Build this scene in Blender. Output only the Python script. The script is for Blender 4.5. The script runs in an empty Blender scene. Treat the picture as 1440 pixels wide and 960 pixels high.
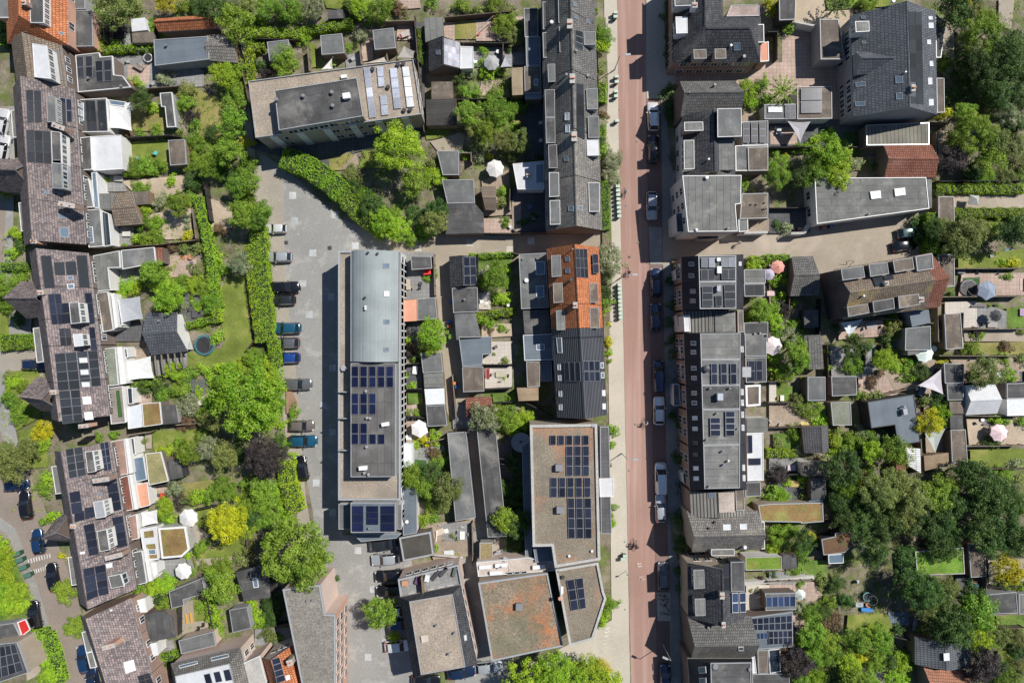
import bpy, math, random
from mathutils import Vector, Matrix
from mathutils.geometry import tessellate_polygon
SC = bpy.context.scene
COL = SC.collection
rnd = random.Random(11)
H, F = 110.0, 960.0          # height of the drone above the street, focal length in photo pixels
OX = OY = 0.0
def tile(c, r):
 global OX, OY
 OX, OY = c * 360.0, r * 240.0
def P(x, y, z=0.0):
 return Vector(((OX + x / 4 - 720) / F * (H - z), (480 - OY - y / 4) / F * (H - z), z))
def PS(s, z=0.0):
 v = [float(a) for a in s.replace(',', ' ').split()] if isinstance(s, str) else [c for p in s for c in p]
 return [P(v[i], v[i + 1], z) for i in range(0, len(v), 2)]
# ------------------------------------------------------------------ materials
MATS = {}
class NT:
 def __init__(s, name):
  s.m = bpy.data.materials.new(name); s.m.use_nodes = True
  s.t = s.m.node_tree; s.b = s.t.nodes['Principled BSDF']
 def n(s, typ, ins=None, **kw):
  k = s.t.nodes.new(typ)
  for a, v in kw.items(): setattr(k, a, v)
  for a, v in (ins or {}).items():
   if isinstance(v, bpy.types.NodeSocket): s.t.links.new(v, k.inputs[a])
   else: k.inputs[a].default_value = v
  return k
 def l(s, a, b): s.t.links.new(a, b)
 def mix(s, fac, a, b, mode='MIX'):
  k = s.t.nodes.new('ShaderNodeMix'); k.data_type = 'RGBA'; k.blend_type = mode
  for i, v in ((0, fac), (6, a), (7, b)):
   if isinstance(v, bpy.types.NodeSocket): s.l(v, k.inputs[i])
   else: k.inputs[i].default_value = v if i == 0 else (*v, 1) if len(v) == 3 else v
  return k.outputs[2]
 def ramp(s, fac, a, b):
  k = s.n('ShaderNodeMapRange', {'Value': fac, 'From Min': a, 'From Max': b})
  return k.outputs[0]
def surf(c1, c2=None, pat=None, cm=None, patch=None, pscale=.25, pth=(.5, .65), fine=.25, fscale=5.0, big=.25, bscale=.35,
         rough=.85, metal=0.0, bump=0.0, name='surface', bias=0.0, patch2=None, streak=None):
 """speckled, blotchy material; pat=(brick width, row height, mortar) adds a pattern laid out in metres"""
 key = repr((c1, c2, pat, cm, patch, pscale, pth, fine, fscale, big, bscale, rough, metal, bump, bias, patch2, streak))
 if key in MATS: return MATS[key]
 s = NT(name); tc = s.n('ShaderNodeTexCoord')
 ob = tc.outputs['Object']
 col = None
 if pat:
  uv = tc.outputs['UV']
  br = s.n('ShaderNodeTexBrick', {'Vector': uv, 'Color1': (*c1, 1), 'Color2': (*(c2 or c1), 1), 'Mortar': (*(cm or [x * .55 for x in c1]), 1),
             'Scale': 1.0, 'Mortar Size': pat[2], 'Mortar Smooth': .2, 'Bias': bias, 'Brick Width': pat[0], 'Row Height': pat[1]})
  br.offset = pat[3] if len(pat) > 3 else .5
  col = br.outputs['Color']
 else:
  nz = s.n('ShaderNodeTexNoise', {'Vector': ob, 'Scale': fscale, 'Detail': 5.0, 'Roughness': .7})
  col = s.mix(s.ramp(nz.outputs[0], .35, .65), c1, c2 or c1)
 if patch:
  nz = s.n('ShaderNodeTexNoise', {'Vector': ob, 'Scale': pscale, 'Detail': 6.0, 'Roughness': .65, 'Distortion': .4})
  col = s.mix(s.ramp(nz.outputs[0], *pth), col, patch)
 if patch2:
  nz = s.n('ShaderNodeTexNoise', {'Vector': s.n('ShaderNodeVectorMath', {0: ob, 1: (31., 7., 3.)}).outputs[0], 'Scale': pscale * 1.6, 'Detail': 6.0, 'Roughness': .7})
  col = s.mix(s.ramp(nz.outputs[0], pth[0] + .03, pth[1] + .03), col, patch2)
 if streak:
  sv = s.n('ShaderNodeVectorMath', {0: ob, 1: (1.1, .035, 1.)}, operation='MULTIPLY').outputs[0]
  nz = s.n('ShaderNodeTexNoise', {'Vector': sv, 'Scale': 1.0, 'Detail': 3.0})
  col = s.mix(s.ramp(nz.outputs[0], .48, .66), col, streak)
 if 'cells' in name:
  oi = s.n('ShaderNodeMapRange', {'Value': s.n('ShaderNodeObjectInfo').outputs['Random'], 'To Min': .7, 'To Max': 1.5}).outputs[0]
  col = s.mix(1.0, col, s.n('ShaderNodeCombineXYZ', {0: oi, 1: oi, 2: oi}).outputs[0], 'MULTIPLY')
 n1 = s.n('ShaderNodeTexNoise', {'Vector': ob, 'Scale': bscale, 'Detail': 4.0})
 v1 = s.n('ShaderNodeMapRange', {'Value': n1.outputs[0], 'From Min': .3, 'From Max': .7, 'To Min': 1 - big, 'To Max': 1 + big}).outputs[0]
 n2 = s.n('ShaderNodeTexNoise', {'Vector': ob, 'Scale': fscale * 1.7, 'Detail': 4.0, 'Roughness': .75})
 v2 = s.n('ShaderNodeMapRange', {'Value': n2.outputs[0], 'From Min': .3, 'From Max': .7, 'To Min': 1 - fine, 'To Max': 1 + fine}).outputs[0]
 v = s.n('ShaderNodeMath', {0: v1, 1: v2}, operation='MULTIPLY').outputs[0]
 cv = s.n('ShaderNodeCombineXYZ', {0: v, 1: v, 2: v}).outputs[0]
 s.l(s.mix(1.0, col, cv, 'MULTIPLY'), s.b.inputs['Base Color'])
 s.b.inputs['Roughness'].default_value = rough; s.b.inputs['Metallic'].default_value = metal
 s.b.inputs['Specular IOR Level'].default_value = .25
 if bump:
  src = br.outputs['Fac'] if pat else n2.outputs[0]
  bp = s.n('ShaderNodeBump', {'Strength': 1.0, 'Distance': -bump if pat else bump, 'Height': src})
  s.l(bp.outputs[0], s.b.inputs['Normal'])
 MATS[key] = s.m
 return s.m
def plain(c, rough=.5, metal=0.0, coat=0.0, name='paint', var=.08):
 key = repr(('plain', c, rough, metal, coat))
 if key in MATS: return MATS[key]
 s = NT(name); tc = s.n('ShaderNodeTexCoord')
 nz = s.n('ShaderNodeTexNoise', {'Vector': tc.outputs['Object'], 'Scale': 2.0, 'Detail': 5.0})
 v = s.n('ShaderNodeMapRange', {'Value': nz.outputs[0], 'From Min': .3, 'From Max': .7, 'To Min': 1 - var, 'To Max': 1 + var}).outputs[0]
 cv = s.n('ShaderNodeCombineXYZ', {0: v, 1: v, 2: v}).outputs[0]
 s.l(s.mix(1.0, c, cv, 'MULTIPLY'), s.b.inputs['Base Color'])
 s.b.inputs['Roughness'].default_value = rough; s.b.inputs['Metallic'].default_value = metal; s.b.inputs['Coat Weight'].default_value = coat
 s.b.inputs['Coat Roughness'].default_value = .08
 MATS[key] = s.m
 return s.m
def leafmat(name, c1, c2, c3):
 s = NT(name); tc = s.n('ShaderNodeTexCoord'); oi = s.n('ShaderNodeObjectInfo')
 off = s.n('ShaderNodeVectorMath', {0: tc.outputs['Object'], 1: s.n('ShaderNodeCombineXYZ', {0: s.n('ShaderNodeMath', {0: oi.outputs['Random'], 1: 50.}, operation='MULTIPLY').outputs[0]}).outputs[0]}).outputs[0]
 nz = s.n('ShaderNodeTexNoise', {'Vector': off, 'Scale': .9, 'Detail': 2.0})
 nf = s.n('ShaderNodeTexNoise', {'Vector': off, 'Scale': 6.0, 'Detail': 1.0})
 col = s.mix(s.ramp(nz.outputs[0], .35, .65), c1, c2)
 col = s.mix(s.ramp(nf.outputs[0], .45, .75), col, c3)
 hs = s.n('ShaderNodeHueSaturation', {'Color': col,
         'Hue': s.n('ShaderNodeMapRange', {'Value': oi.outputs['Random'], 'To Min': .48, 'To Max': .515}).outputs[0],
         'Value': s.n('ShaderNodeMapRange', {'Value': s.n('ShaderNodeMath', {0: s.n('ShaderNodeMath', {0: oi.outputs['Random'], 1: 7.3}, operation='MULTIPLY').outputs[0]}, operation='FRACT').outputs[0], 'To Min': .8, 'To Max': 1.2}).outputs[0]})
 s.l(hs.outputs[0], s.b.inputs['Base Color'])
 s.b.inputs['Roughness'].default_value = .55; s.b.inputs['Specular IOR Level'].default_value = .3
 tr = s.n('ShaderNodeBsdfTranslucent', {'Color': hs.outputs[0]})
 mx = s.n('ShaderNodeMixShader', {0: .24, 1: s.b.outputs[0], 2: tr.outputs[0]})
 s.l(mx.outputs[0], s.t.nodes['Material Output'].inputs[0])
 return s.m
LEAF = {
 'g': leafmat('green_leaves', (.19, .31, .025), (.10, .21, .018), (.31, .45, .06)),
 'b': leafmat('bright_leaves', (.29, .45, .02), (.19, .36, .018), (.42, .56, .06)),
 'd': leafmat('dark_leaves', (.06, .125, .026), (.03, .075, .016), (.15, .235, .05)),
 'o': leafmat('olive_leaves', (.19, .23, .05), (.12, .17, .035), (.33, .36, .13)),
 's': leafmat('pale_leaves', (.26, .31, .15), (.14, .2, .06), (.5, .5, .36)),
 'y': leafmat('yellow_leaves', (.46, .45, .015), (.35, .4, .015), (.62, .56, .03)),
 'p': leafmat('purple_leaves', (.055, .042, .042), (.038, .03, .03), (.1, .085, .08)),
 'r': leafmat('russet_leaves', (.19, .11, .06), (.11, .09, .04), (.28, .18, .11)),
}
LEAFWORD = {'g': 'green', 'b': 'bright green', 'd': 'dark green', 'o': 'olive green', 's': 'pale grey-green', 'y': 'yellow', 'p': 'dark purple', 'r': 'russet brown'}
BARK = surf((.09, .07, .05), (.14, .11, .08), fscale=8, name='bark')
BRICK = surf((.30, .16, .11), (.22, .12, .09), (.24, .07, .012), (.35, .3, .26), big=.12, fine=.1, name='red_brick')
BRICKD = surf((.16, .11, .09), (.11, .08, .07), (.24, .07, .012), (.2, .18, .16), big=.12, fine=.1, name='brown_brick')
BRICKT = surf((.36, .29, .22), (.29, .23, .17), (.24, .07, .012), (.4, .36, .3), big=.12, fine=.1, name='tan_brick')
BRICKO = surf((.52, .25, .15), (.44, .2, .12), (.24, .07, .012), (.5, .4, .33), big=.12, fine=.1, name='orange_brick')
PINK = surf((.55, .42, .36), (.5, .38, .32), (.24, .07, .01), (.55, .46, .4), big=.08, fine=.08, name='pale_pink_brick')
WHITEW = surf((.64, .63, .6), (.58, .57, .54), fscale=2, big=.08, fine=.05, name='white_render')
GREYW = surf((.3, .3, .3), (.25, .25, .25), fscale=2, big=.1, fine=.08, name='grey_render')
BLACKW = surf((.035, .035, .04), (.05, .05, .055), (2.5, .16, .012), (.015, .015, .015), name='black_boards')
WOODW = surf((.2, .14, .09), (.26, .19, .12), (2.2, .15, .01), (.08, .06, .04), name='brown_boards')
WHITE = plain((.66, .66, .65), .45, name='white_paint')
LGREY = plain((.31, .32, .33), .5, name='light_grey_paint')
MGREY = plain((.2, .2, .21), .5, name='grey_paint')
DGREY = plain((.05, .05, .055), .45, name='dark_paint')
ZINC = plain((.42, .45, .48), .35, .4, name='zinc')
GLASS = plain((.03, .04, .05), .06, 0, .5, name='window_glass')
GLASSB = plain((.12, .17, .22), .08, 0, .6, name='roof_window_glass')
GLASSW = plain((.58, .61, .64), .15, 0, .5, name='milky_skylight')
CONCR = surf((.42, .41, .38), (.36, .35, .33), fscale=3, big=.1, name='concrete')
def tiles(a, b, m=None, bias=0.0, moss=None, w=.34, r=.44, k=.05, **kw):
 return surf(a, b, (w, r, k), [x * .6 for x in b], bias=bias, patch=moss, pscale=.35, pth=(.55, .75), big=.16, fine=.28, fscale=2.4, bump=.04, name='roof_tiles', **kw)
T_BROWN = tiles((.27, .22, .205), (.115, .1, .105), moss=(.23, .165, .14), w=.36, r=.34, k=.025, patch2=(.19, .18, .2))
T_BROWN2 = tiles((.31, .25, .235), (.135, .115, .12), moss=(.27, .2, .17), w=.36, r=.34, k=.025, patch2=(.23, .22, .235))
T_DARK = tiles((.1, .102, .11), (.05, .052, .058), (.014, .014, .016), moss=(.12, .12, .115))
T_GREY = tiles((.18, .176, .168), (.115, .113, .108), moss=(.2, .195, .165))
T_GREY2 = tiles((.25, .235, .215), (.16, .15, .14), (.06, .058, .054), moss=(.29, .27, .2))
T_ORANGE = tiles((.55, .215, .1), (.38, .135, .06), (.15, .05, .025))
T_RED = tiles((.3, .13, .085), (.2, .085, .06), (.09, .04, .03), moss=(.24, .16, .12))
T_TAN = tiles((.27, .21, .16), (.17, .14, .11), (.07, .06, .05), moss=(.36, .27, .1))
T_BLUE = tiles((.125, .135, .15), (.085, .093, .107), (.02, .021, .025), r=.5, w=.4)
RIBS = surf((.23, .22, .2), (.19, .182, .168), (40, .5, .1, 0), (.06, .058, .055), big=.15, fine=.15, bump=.05, name='ribbed_sheet')
HALLR = surf((.3, .245, .175), (.14, .115, .085), fscale=3.2, fine=.45, big=.15, patch=(.4, .15, .06), pscale=.1, pth=(.44, .6), patch2=(.16, .15, .1), bump=.02, name='rusty_moss_gravel')
CORR = surf((.16, .17, .185), (.14, .15, .165), (40, .28, .06, 0), (.05, .05, .055), rough=.35, big=.1, fine=.08, bump=.05, name='corrugated_sheet')
CORRD = surf((.13, .138, .155), (.112, .118, .135), (40, .36, .12, 0), (.03, .03, .034), rough=.4, big=.12, fine=.1, bump=.05, name='corrugated_dark_sheet')
BITUM = surf((.085, .085, .085), (.07, .07, .07), (7, 1.05, .035), (.045, .045, .045), patch=(.15, .145, .135), pscale=.3, big=.28, fine=.2, patch2=(.055, .055, .055), name='bitumen_felt')
BITUML = surf((.135, .14, .14), (.115, .12, .12), (7, 1.05, .03), (.1, .1, .1), patch=(.2, .197, .185), pscale=.3, big=.24, fine=.2, patch2=(.11, .11, .105), name='grey_felt')
BITUMP = surf((.165, .167, .155), (.145, .147, .14), (9, 1.05, .045), (.09, .09, .085), patch=(.115, .115, .11), pscale=.3, big=.24, fine=.2, patch2=(.23, .225, .205), name='pale_felt')
BITUMB = surf((.13, .155, .18), (.115, .14, .165), (7, 1.05, .02), (.09, .11, .13), big=.14, fine=.1, rough=.6, name='blue_grey_membrane')
BITUMT = surf((.15, .125, .1), (.12, .1, .085), (7, 1.05, .025), (.08, .07, .06), patch=(.24, .2, .15), pscale=.4, big=.28, fine=.25, patch2=(.1, .085, .07), name='brown_felt')
GRAVEL = surf((.42, .35, .275), (.19, .16, .13), fscale=5.5, fine=.45, big=.15, patch=(.22, .2, .17), pscale=.2, pth=(.5, .7), bump=.02, name='roof_gravel')
GRAVELG = surf((.27, .25, .215), (.14, .13, .115), fscale=3.5, fine=.45, big=.15, patch=(.2, .19, .16), pscale=.2, bump=.02, name='grey_roof_gravel')
GRAVELR = surf((.285, .24, .18), (.135, .118, .09), fscale=5, fine=.45, big=.15, patch=(.36, .165, .09), pscale=.12, pth=(.5, .7), patch2=(.13, .12, .1), bump=.02, name='mossy_roof_gravel')
METAL = surf((.275, .305, .305), (.25, .28, .28), (60, .55, .02, 0), (.19, .215, .22), rough=.75, metal=0., big=.12, fine=.06, name='zinc_sheet')
MEMW = surf((.56, .57, .58), (.5, .51, .52), fscale=1.2, fine=.05, big=.08, rough=.5, name='white_membrane')
SEDUM = surf((.16, .24, .03), (.1, .17, .025), fscale=4, fine=.4, big=.2, name='green_sedum', patch=(.2, .2, .05), pscale=.5)
SEDUMR = surf((.27, .17, .07), (.17, .12, .05), fscale=4, fine=.4, big=.25, patch=(.2, .2, .06), pscale=.5, name='red_sedum')
PLASTIC = plain((.62, .64, .65), .25, name='twinwall_sheet')
SALMON = surf((.6, .3, .2), (.55, .27, .18), fscale=2, big=.1, fine=.1, name='salmon_roofing')
SOIL = surf((.16, .13, .09), (.09, .08, .05), fscale=2.5, fine=.35, big=.3, patch=(.11, .145, .035), pscale=.3, pth=(.4, .55), patch2=(.2, .17, .13), name='garden_soil')
GRASS = surf((.165, .2, .035), (.12, .165, .03), fscale=3, fine=.25, big=.25, patch=(.24, .21, .07), pscale=.35, pth=(.5, .75), name='lawn_grass')
GRASSD = surf((.27, .23, .085), (.2, .19, .06), fscale=3, fine=.25, big=.2, patch=(.15, .18, .035), pscale=.4, pth=(.5, .7), name='dry_grass')
GRASSG = surf((.115, .19, .03), (.08, .14, .025), fscale=3, fine=.4, big=.35, patch=(.17, .18, .05), pscale=.6, pth=(.5, .75), name='green_grass')
PAVG = surf((.25, .25, .245), (.21, .21, .205), (.6, .6, .02, 0), (.13, .13, .125), big=.15, fine=.15, name='grey_paving')
PAVD = surf((.11, .11, .115), (.09, .09, .095), (.6, .6, .02, 0), (.05, .05, .05), big=.2, fine=.15, name='dark_paving')
PAVT = surf((.36, .29, .22), (.29, .23, .175), (.3, .3, .02), (.17, .14, .11), big=.2, fine=.15, name='tan_paving')
PAVP = surf((.42, .32, .27), (.36, .27, .22), (.6, .6, .02, 0), (.2, .16, .13), big=.15, fine=.12, name='pinkish_paving')
PAVL = surf((.5, .46, .4), (.46, .42, .37), (.6, .6, .015, 0), (.3, .27, .24), big=.1, fine=.1, name='pale_paving')
ROADR = surf((.325, .2, .163), (.295, .182, .148), (.2, .1, .006), (.27, .18, .15), big=.07, fine=.06, bscale=.12, patch=(.3, .19, .155), pscale=.5, pth=(.6, .75), streak=(.37, .25, .21), name='red_brick_paving')
BAYR = surf((.22, .145, .125), (.19, .125, .11), (.2, .1, .006), (.15, .1, .09), big=.12, fine=.1, name='dark_red_brick_paving')
WALK = surf((.46, .42, .35), (.42, .385, .32), (.3, .3, .008, .5), (.4, .36, .3), big=.07, fine=.07, bscale=.2, patch=(.44, .4, .335), pscale=.15, name='beige_slabs')
LOT = surf((.29, .285, .268), (.255, .25, .236), (.25, .12, .01), (.17, .168, .16), big=.09, fine=.12, fscale=2, bscale=.15, patch=(.25, .245, .225), pscale=.2, patch2=(.35, .34, .315), name='grey_clinkers')
BAYT = surf((.36, .325, .27), (.31, .28, .235), (.25, .12, .01), (.2, .18, .15), big=.1, fine=.12, bscale=.2, patch=(.3, .22, .17), pscale=.2, pth=(.55, .7), name='tan_clinkers')
ALLEY = surf((.35, .30, .235), (.3, .26, .2), (.25, .12, .01), (.22, .19, .15), big=.1, fine=.1, bscale=.2, patch=(.38, .32, .26), pscale=.15, name='sandy_clinkers')
STREETB = surf((.27, .225, .185), (.23, .19, .16), (.25, .12, .01), (.17, .14, .12), big=.1, fine=.1, bscale=.2, name='brown_clinkers')
SANDY = surf((.43, .35, .26), (.37, .3, .22), fscale=3, fine=.15, big=.15, name='sand')
TURF = surf((.05, .11, .03), (.04, .09, .025), fscale=8, fine=.1, big=.08, name='artificial_turf')
# ------------------------------------------------------------------ mesh building
def area2(p): return sum(p[i].x * p[(i + 1) % len(p)].y - p[(i + 1) % len(p)].x * p[i].y for i in range(len(p)))
def ccw(p):
 p = [Vector(q) for q in p]
 return p if area2(p) > 0 else p[::-1]
def setz(p, z): return [Vector((q.x, q.y, z)) for q in p]
def inset(p, d):
 n = len(p); out = []
 for i in range(n):
  a, b, c = p[i - 1], p[i], p[(i + 1) % n]
  e1 = (b - a).to_2d().normalized(); e2 = (c - b).to_2d().normalized()
  n1 = Vector((-e1.y, e1.x)); n2 = Vector((-e2.y, e2.x))
  k = n1 + n2; k = k / max(k.dot(n1), .25)
  out.append(Vector((b.x + k.x * d, b.y + k.y * d, b.z)))
 return out
ORG = {}
class MB:
 def __init__(s, ang=0.0): s.v = []; s.f = []; s.fm = []; s.uv = []; s.mats = []; s.ang = ang
 def mi(s, m):
  if m not in s.mats: s.mats.append(m)
  return s.mats.index(m)
 def face(s, pts, m):
  b = len(s.v); s.v += [tuple(p) for p in pts]; s.f.append(tuple(range(b, b + len(pts)))); s.fm.append(s.mi(m))
  a, c = pts[0], None
  nr = Vector((0, 0, 0))
  for i in range(len(pts)):
   p, q = pts[i], pts[(i + 1) % len(pts)]
   nr += Vector(((p[1] - q[1]) * (p[2] + q[2]), (p[2] - q[2]) * (p[0] + q[0]), (p[0] - q[0]) * (p[1] + q[1])))
  if nr.length > 1e-9: nr.normalize()
  if abs(nr.z) > .985:
   h = Vector((math.cos(s.ang), math.sin(s.ang), 0)); w = Vector((-h.y, h.x, 0))
  else:
   h = Vector((0, 0, 1)).cross(nr).normalized(); w = nr.cross(h)
  s.uv += [(Vector(p).dot(h), Vector(p).dot(w)) for p in pts]
 def prism(s, poly, z0, z1, mt, ms=None, bottom=False):
  p = ccw(poly); ms = ms or mt
  lo, hi = setz(p, z0), setz(p, z1); n = len(p)
  if mt: s.face(hi, mt)
  for i in range(n):
   j = (i + 1) % n; s.face([lo[i], lo[j], hi[j], hi[i]], ms)
  if bottom: s.face(lo[::-1], ms)
 def ring(s, poly, w, z0, z1, m):
  p = ccw(poly); q = inset(p, w); n = len(p)
  for i in range(n):
   j = (i + 1) % n
   a, b, c, d = p[i], p[j], q[j], q[i]
   up = lambda v, z: Vector((v.x, v.y, z))
   s.face([up(a, z1), up(b, z1), up(c, z1), up(d, z1)], m)
   s.face([up(a, z0), up(b, z0), up(b, z1), up(a, z1)], m)
   s.face([up(c, z0), up(d, z0), up(d, z1), up(c, z1)], m)
 def box(s, c, hx, hy, z0, z1, ang, mt, ms=None, bottom=False):
  u = Vector((math.cos(ang), math.sin(ang), 0)); w = Vector((-u.y, u.x, 0)); c = Vector((c[0], c[1], 0))
  s.prism([c - u * hx - w * hy, c + u * hx - w * hy, c + u * hx + w * hy, c - u * hx + w * hy], z0, z1, mt, ms, bottom)
 def tube(s, a, b, r0, r1, m, n=6, cap=True):
  a, b = Vector(a), Vector(b); d = (b - a).normalized()
  u = d.orthogonal().normalized(); w = d.cross(u)
  A = [a + (u * math.cos(2 * math.pi * i / n) + w * math.sin(2 * math.pi * i / n)) * r0 for i in range(n)]
  B = [b + (u * math.cos(2 * math.pi * i / n) + w * math.sin(2 * math.pi * i / n)) * r1 for i in range(n)]
  for i in range(n): s.face([A[i], A[(i + 1) % n], B[(i + 1) % n], B[i]], m)
  if cap: s.face(B, m); s.face(A[::-1], m)
 def sphere(s, c, r, m, nu=8, nv=5, zs=1.0):
  c = Vector(c)
  pt = lambda i, j: c + Vector((r * math.sin(math.pi * j / nv) * math.cos(2 * math.pi * i / nu), r * math.sin(math.pi * j / nv) * math.sin(2 * math.pi * i / nu), r * zs * math.cos(math.pi * j / nv)))
  for j in range(nv):
   for i in range(nu):
    q = [pt(i, j), pt(i, j + 1), pt(i + 1, j + 1), pt(i + 1, j)]
    if j == 0: q = [q[0], q[1], q[2]]
    elif j == nv - 1: q = [q[0], q[1], q[3]]
    s.face(q, m)
 def build(s, name, parent=None, org=None, smooth=False, weld=False):
  if parent is not None: org = ORG[parent]
  elif org is None:
   xs = [Vector(p) for p in s.v]; z0 = min(p.z for p in xs)
   org = sum(xs, Vector()) / len(xs); org.z = z0
  org = Vector(org)
  me = bpy.data.meshes.new(name)
  me.from_pydata([(p[0] - org.x, p[1] - org.y, p[2] - org.z) for p in s.v], [], s.f)
  for m in s.mats: me.materials.append(m)
  me.polygons.foreach_set('material_index', s.fm)
  ul = me.uv_layers.new(name='UVMap')
  flat_ = [c for q in s.uv for c in q]
  ul.data.foreach_set('uv', flat_)
  if weld or smooth:
   import bmesh
   bm = bmesh.new(); bm.from_mesh(me); bmesh.ops.remove_doubles(bm, verts=bm.verts, dist=.002); bm.to_mesh(me); bm.free()
  if smooth: me.polygons.foreach_set('use_smooth', [True] * len(me.polygons))
  me.update()
  o = bpy.data.objects.new(name, me); COL.objects.link(o)
  if parent is not None: o.parent = parent
  else: o.location = org
  ORG[o] = org
  return o
LANDMARKS = []      # (xy, phrase) for describing what stands between what
PENDING = []        # (object, adjective phrase, xy)
USED = set()
def tag(o, label, cat, group=None):
 o['label'] = label; o['category'] = cat
 if group: o['group'] = group
 USED.add(label.lower())
 return o
def thing(name, label, cat, loc, group=None):
 o = bpy.data.objects.new(name, None); COL.objects.link(o); o.location = loc; o.empty_display_size = .3
 ORG[o] = Vector(loc)
 if label: tag(o, label, cat, group)
 return o
def structure(o): o['kind'] = 'structure'; return o
def mark(xy, s): LANDMARKS.append((Vector((xy[0], xy[1])), s))
def pend(o, words, cat, group, xy):
 o['category'] = cat; o['group'] = group; PENDING.append((o, words, Vector((xy[0], xy[1]))))
# ------------------------------------------------------------------ buildings
class Bd:
 def __init__(s, root, foot=None, parent=None):
  s.root = root; s.foot = foot; s.planes = []; s.parent = parent or root; s.ang = 0.0
 def addplane(s, pts):
  pts = [Vector(p) for p in pts]
  nr = (pts[1] - pts[0]).cross(pts[2] - pts[0]).normalized()
  if nr.z < 0: nr = -nr
  s.planes.append((pts, nr))
 def ray(s, x, y):
  o = Vector((0, 0, H)); d = Vector(((OX + x / 4 - 720) / F, (480 - OY - y / 4) / F, -1.0))
  best = None; alt = None
  for pts, nr in s.planes:
   dn = d.dot(nr)
   if abs(dn) < 1e-4: continue
   t = (pts[0] - o).dot(nr) / dn; q = o + d * t
   n = len(pts); ins = False
   for i in range(n):
    a, b = pts[i], pts[(i + 1) % n]
    if (a.y > q.y) != (b.y > q.y) and q.x < (b.x - a.x) * (q.y - a.y) / (b.y - a.y) + a.x: ins = not ins
   c = sum(pts, Vector()) / n
   if ins and (best is None or q.z > best[0].z): best = (q, pts[0], nr)
   dd = (q - c).length
   if alt is None or dd < alt[3]: alt = (q, pts[0], nr, dd)
  return best or alt[:3]
 def onplane(s, pl, x, y):
  o = Vector((0, 0, H)); d = Vector(((OX + x / 4 - 720) / F, (480 - OY - y / 4) / F, -1.0))
  return o + d * ((pl[1] - o).dot(pl[2]) / d.dot(pl[2]))
def newroot(name, label, cat, c, group, into, s, e=None):
 if into: return into.root
 if e is not None: label = (s + ' ' + e).strip()
 r = thing(name, label, cat, (c.x, c.y, 0), group)
 if s: mark(c, s)
 return r
def gable(name, label, q, ze, zr, roof, wall, t=.5, hipa=0.0, hipb=0.0, ov=.3, ova=None, ovb=None, cat='house', group=None, into=None, s=None, e=None, z0=0.0, trim=None):
 A, B, Cc, D = PS(q, ze)
 c = (A + B + Cc + D) / 4; c.z = 0
 root = newroot(name, label, cat, c, group, into, s, e)
 flip = ((B - A).cross(D - A)).z < 0
 R0, R1 = A.lerp(D, t), B.lerp(Cc, t); R0.z = R1.z = zr
 r0, r1 = R0.lerp(R1, hipa), R1.lerp(R0, hipb)
 h = Bd(root); h.ang = math.atan2((B - A).y, (B - A).x)
 par = root
 if into: par = None
 th = .16
 fs = [[A, B, r1, r0], [Cc, D, r0, r1]]
 if hipa: fs.append([D, A, r0])
 if hipb: fs.append([B, Cc, r1])
 m = MB(h.ang)
 for f in fs:
  f = f[::-1] if flip else f
  m.face(f, roof); h.addplane(f)
  m.face([p - Vector((0, 0, th)) for p in f[::-1]], roof)
 tm = trim or ZINC
 per = [A, B, Cc, D] if (hipa and hipb) else [A, B] + ([] if hipb else [r1]) + [Cc, D] + ([] if hipa else [r0])
 for i in range(len(per)):
  a, b = per[i], per[(i + 1) % len(per)]; k = Vector((0, 0, th))
  f = [a - k, b - k, b, a]
  m.face(f[::-1] if flip else f, tm)
 mr = MB(h.ang)
 d = (r1 - r0).normalized(); w = Vector((-d.y, d.x, 0)) * .13; up = Vector((0, 0, .06)); dn = Vector((0, 0, -.04))
 mr.face([r0 - w + dn, r1 - w + dn, r1 + up, r0 + up], roof); mr.face([r0 + up, r1 + up, r1 + w + dn, r0 + w + dn], roof)
 ova = ov if ova is None else ova; ovb = ov if ovb is None else ovb
 ax = (B - A).normalized(); cr = (D - A).normalized()
 a, b, cc, dd = A + ax * ova + cr * ov, B - ax * ovb + cr * ov, Cc - ax * ovb - cr * ov, D + ax * ova - cr * ov
 foot = [a, b, cc, dd]
 mw = MB(h.ang)
 k = ze
 mw.prism(foot, z0, k, None, wall)
 for (p, r, o_, hp) in ((a, R0 + ax * ova, dd, hipa), (b, R1 - ax * ovb, cc, hipb)):
  if not hp:
   f = [setz([p], k)[0], setz([o_], k)[0], Vector((r.x, r.y, zr - .2))]
   mw.face(f, wall)
 if into: wo = mw.build('wing', into.root); par = wo
 else: wo = mw.build('wall', root)
 ro = m.build('roof', par); mr.build('ridge', root if into else ro)
 h.foot = [Vector((p.x, p.y, 0)) for p in (foot[::-1] if flip else foot)]
 h.roof = ro
 return h
def row(q, cuts, specs, ze, zr, wall, name='terraced_house', group=None, ov=.3, **kw):
 """a terrace: one house object per cut along the ridge"""
 A, B, Cc, D = [Vector(p) for p in (lambda v: [(v[i], v[i + 1]) for i in range(0, 8, 2)])([float(a) for a in q.replace(',', ' ').split()])]
 out = []
 for i, (lab, s, roof) in enumerate(specs):
  a, b = cuts[i], cuts[i + 1]
  e = .0015
  qq = [A.lerp(B, a + e), A.lerp(B, b - e), D.lerp(Cc, b - e), D.lerp(Cc, a + e)]
  out.append(gable(name, None, qq, ze, zr, roof, wall, ov=ov, ova=ov if i == 0 else .03, ovb=ov if i == len(specs) - 1 else .03, group=group, s=s, e=lab, **kw))
 return out
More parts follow.
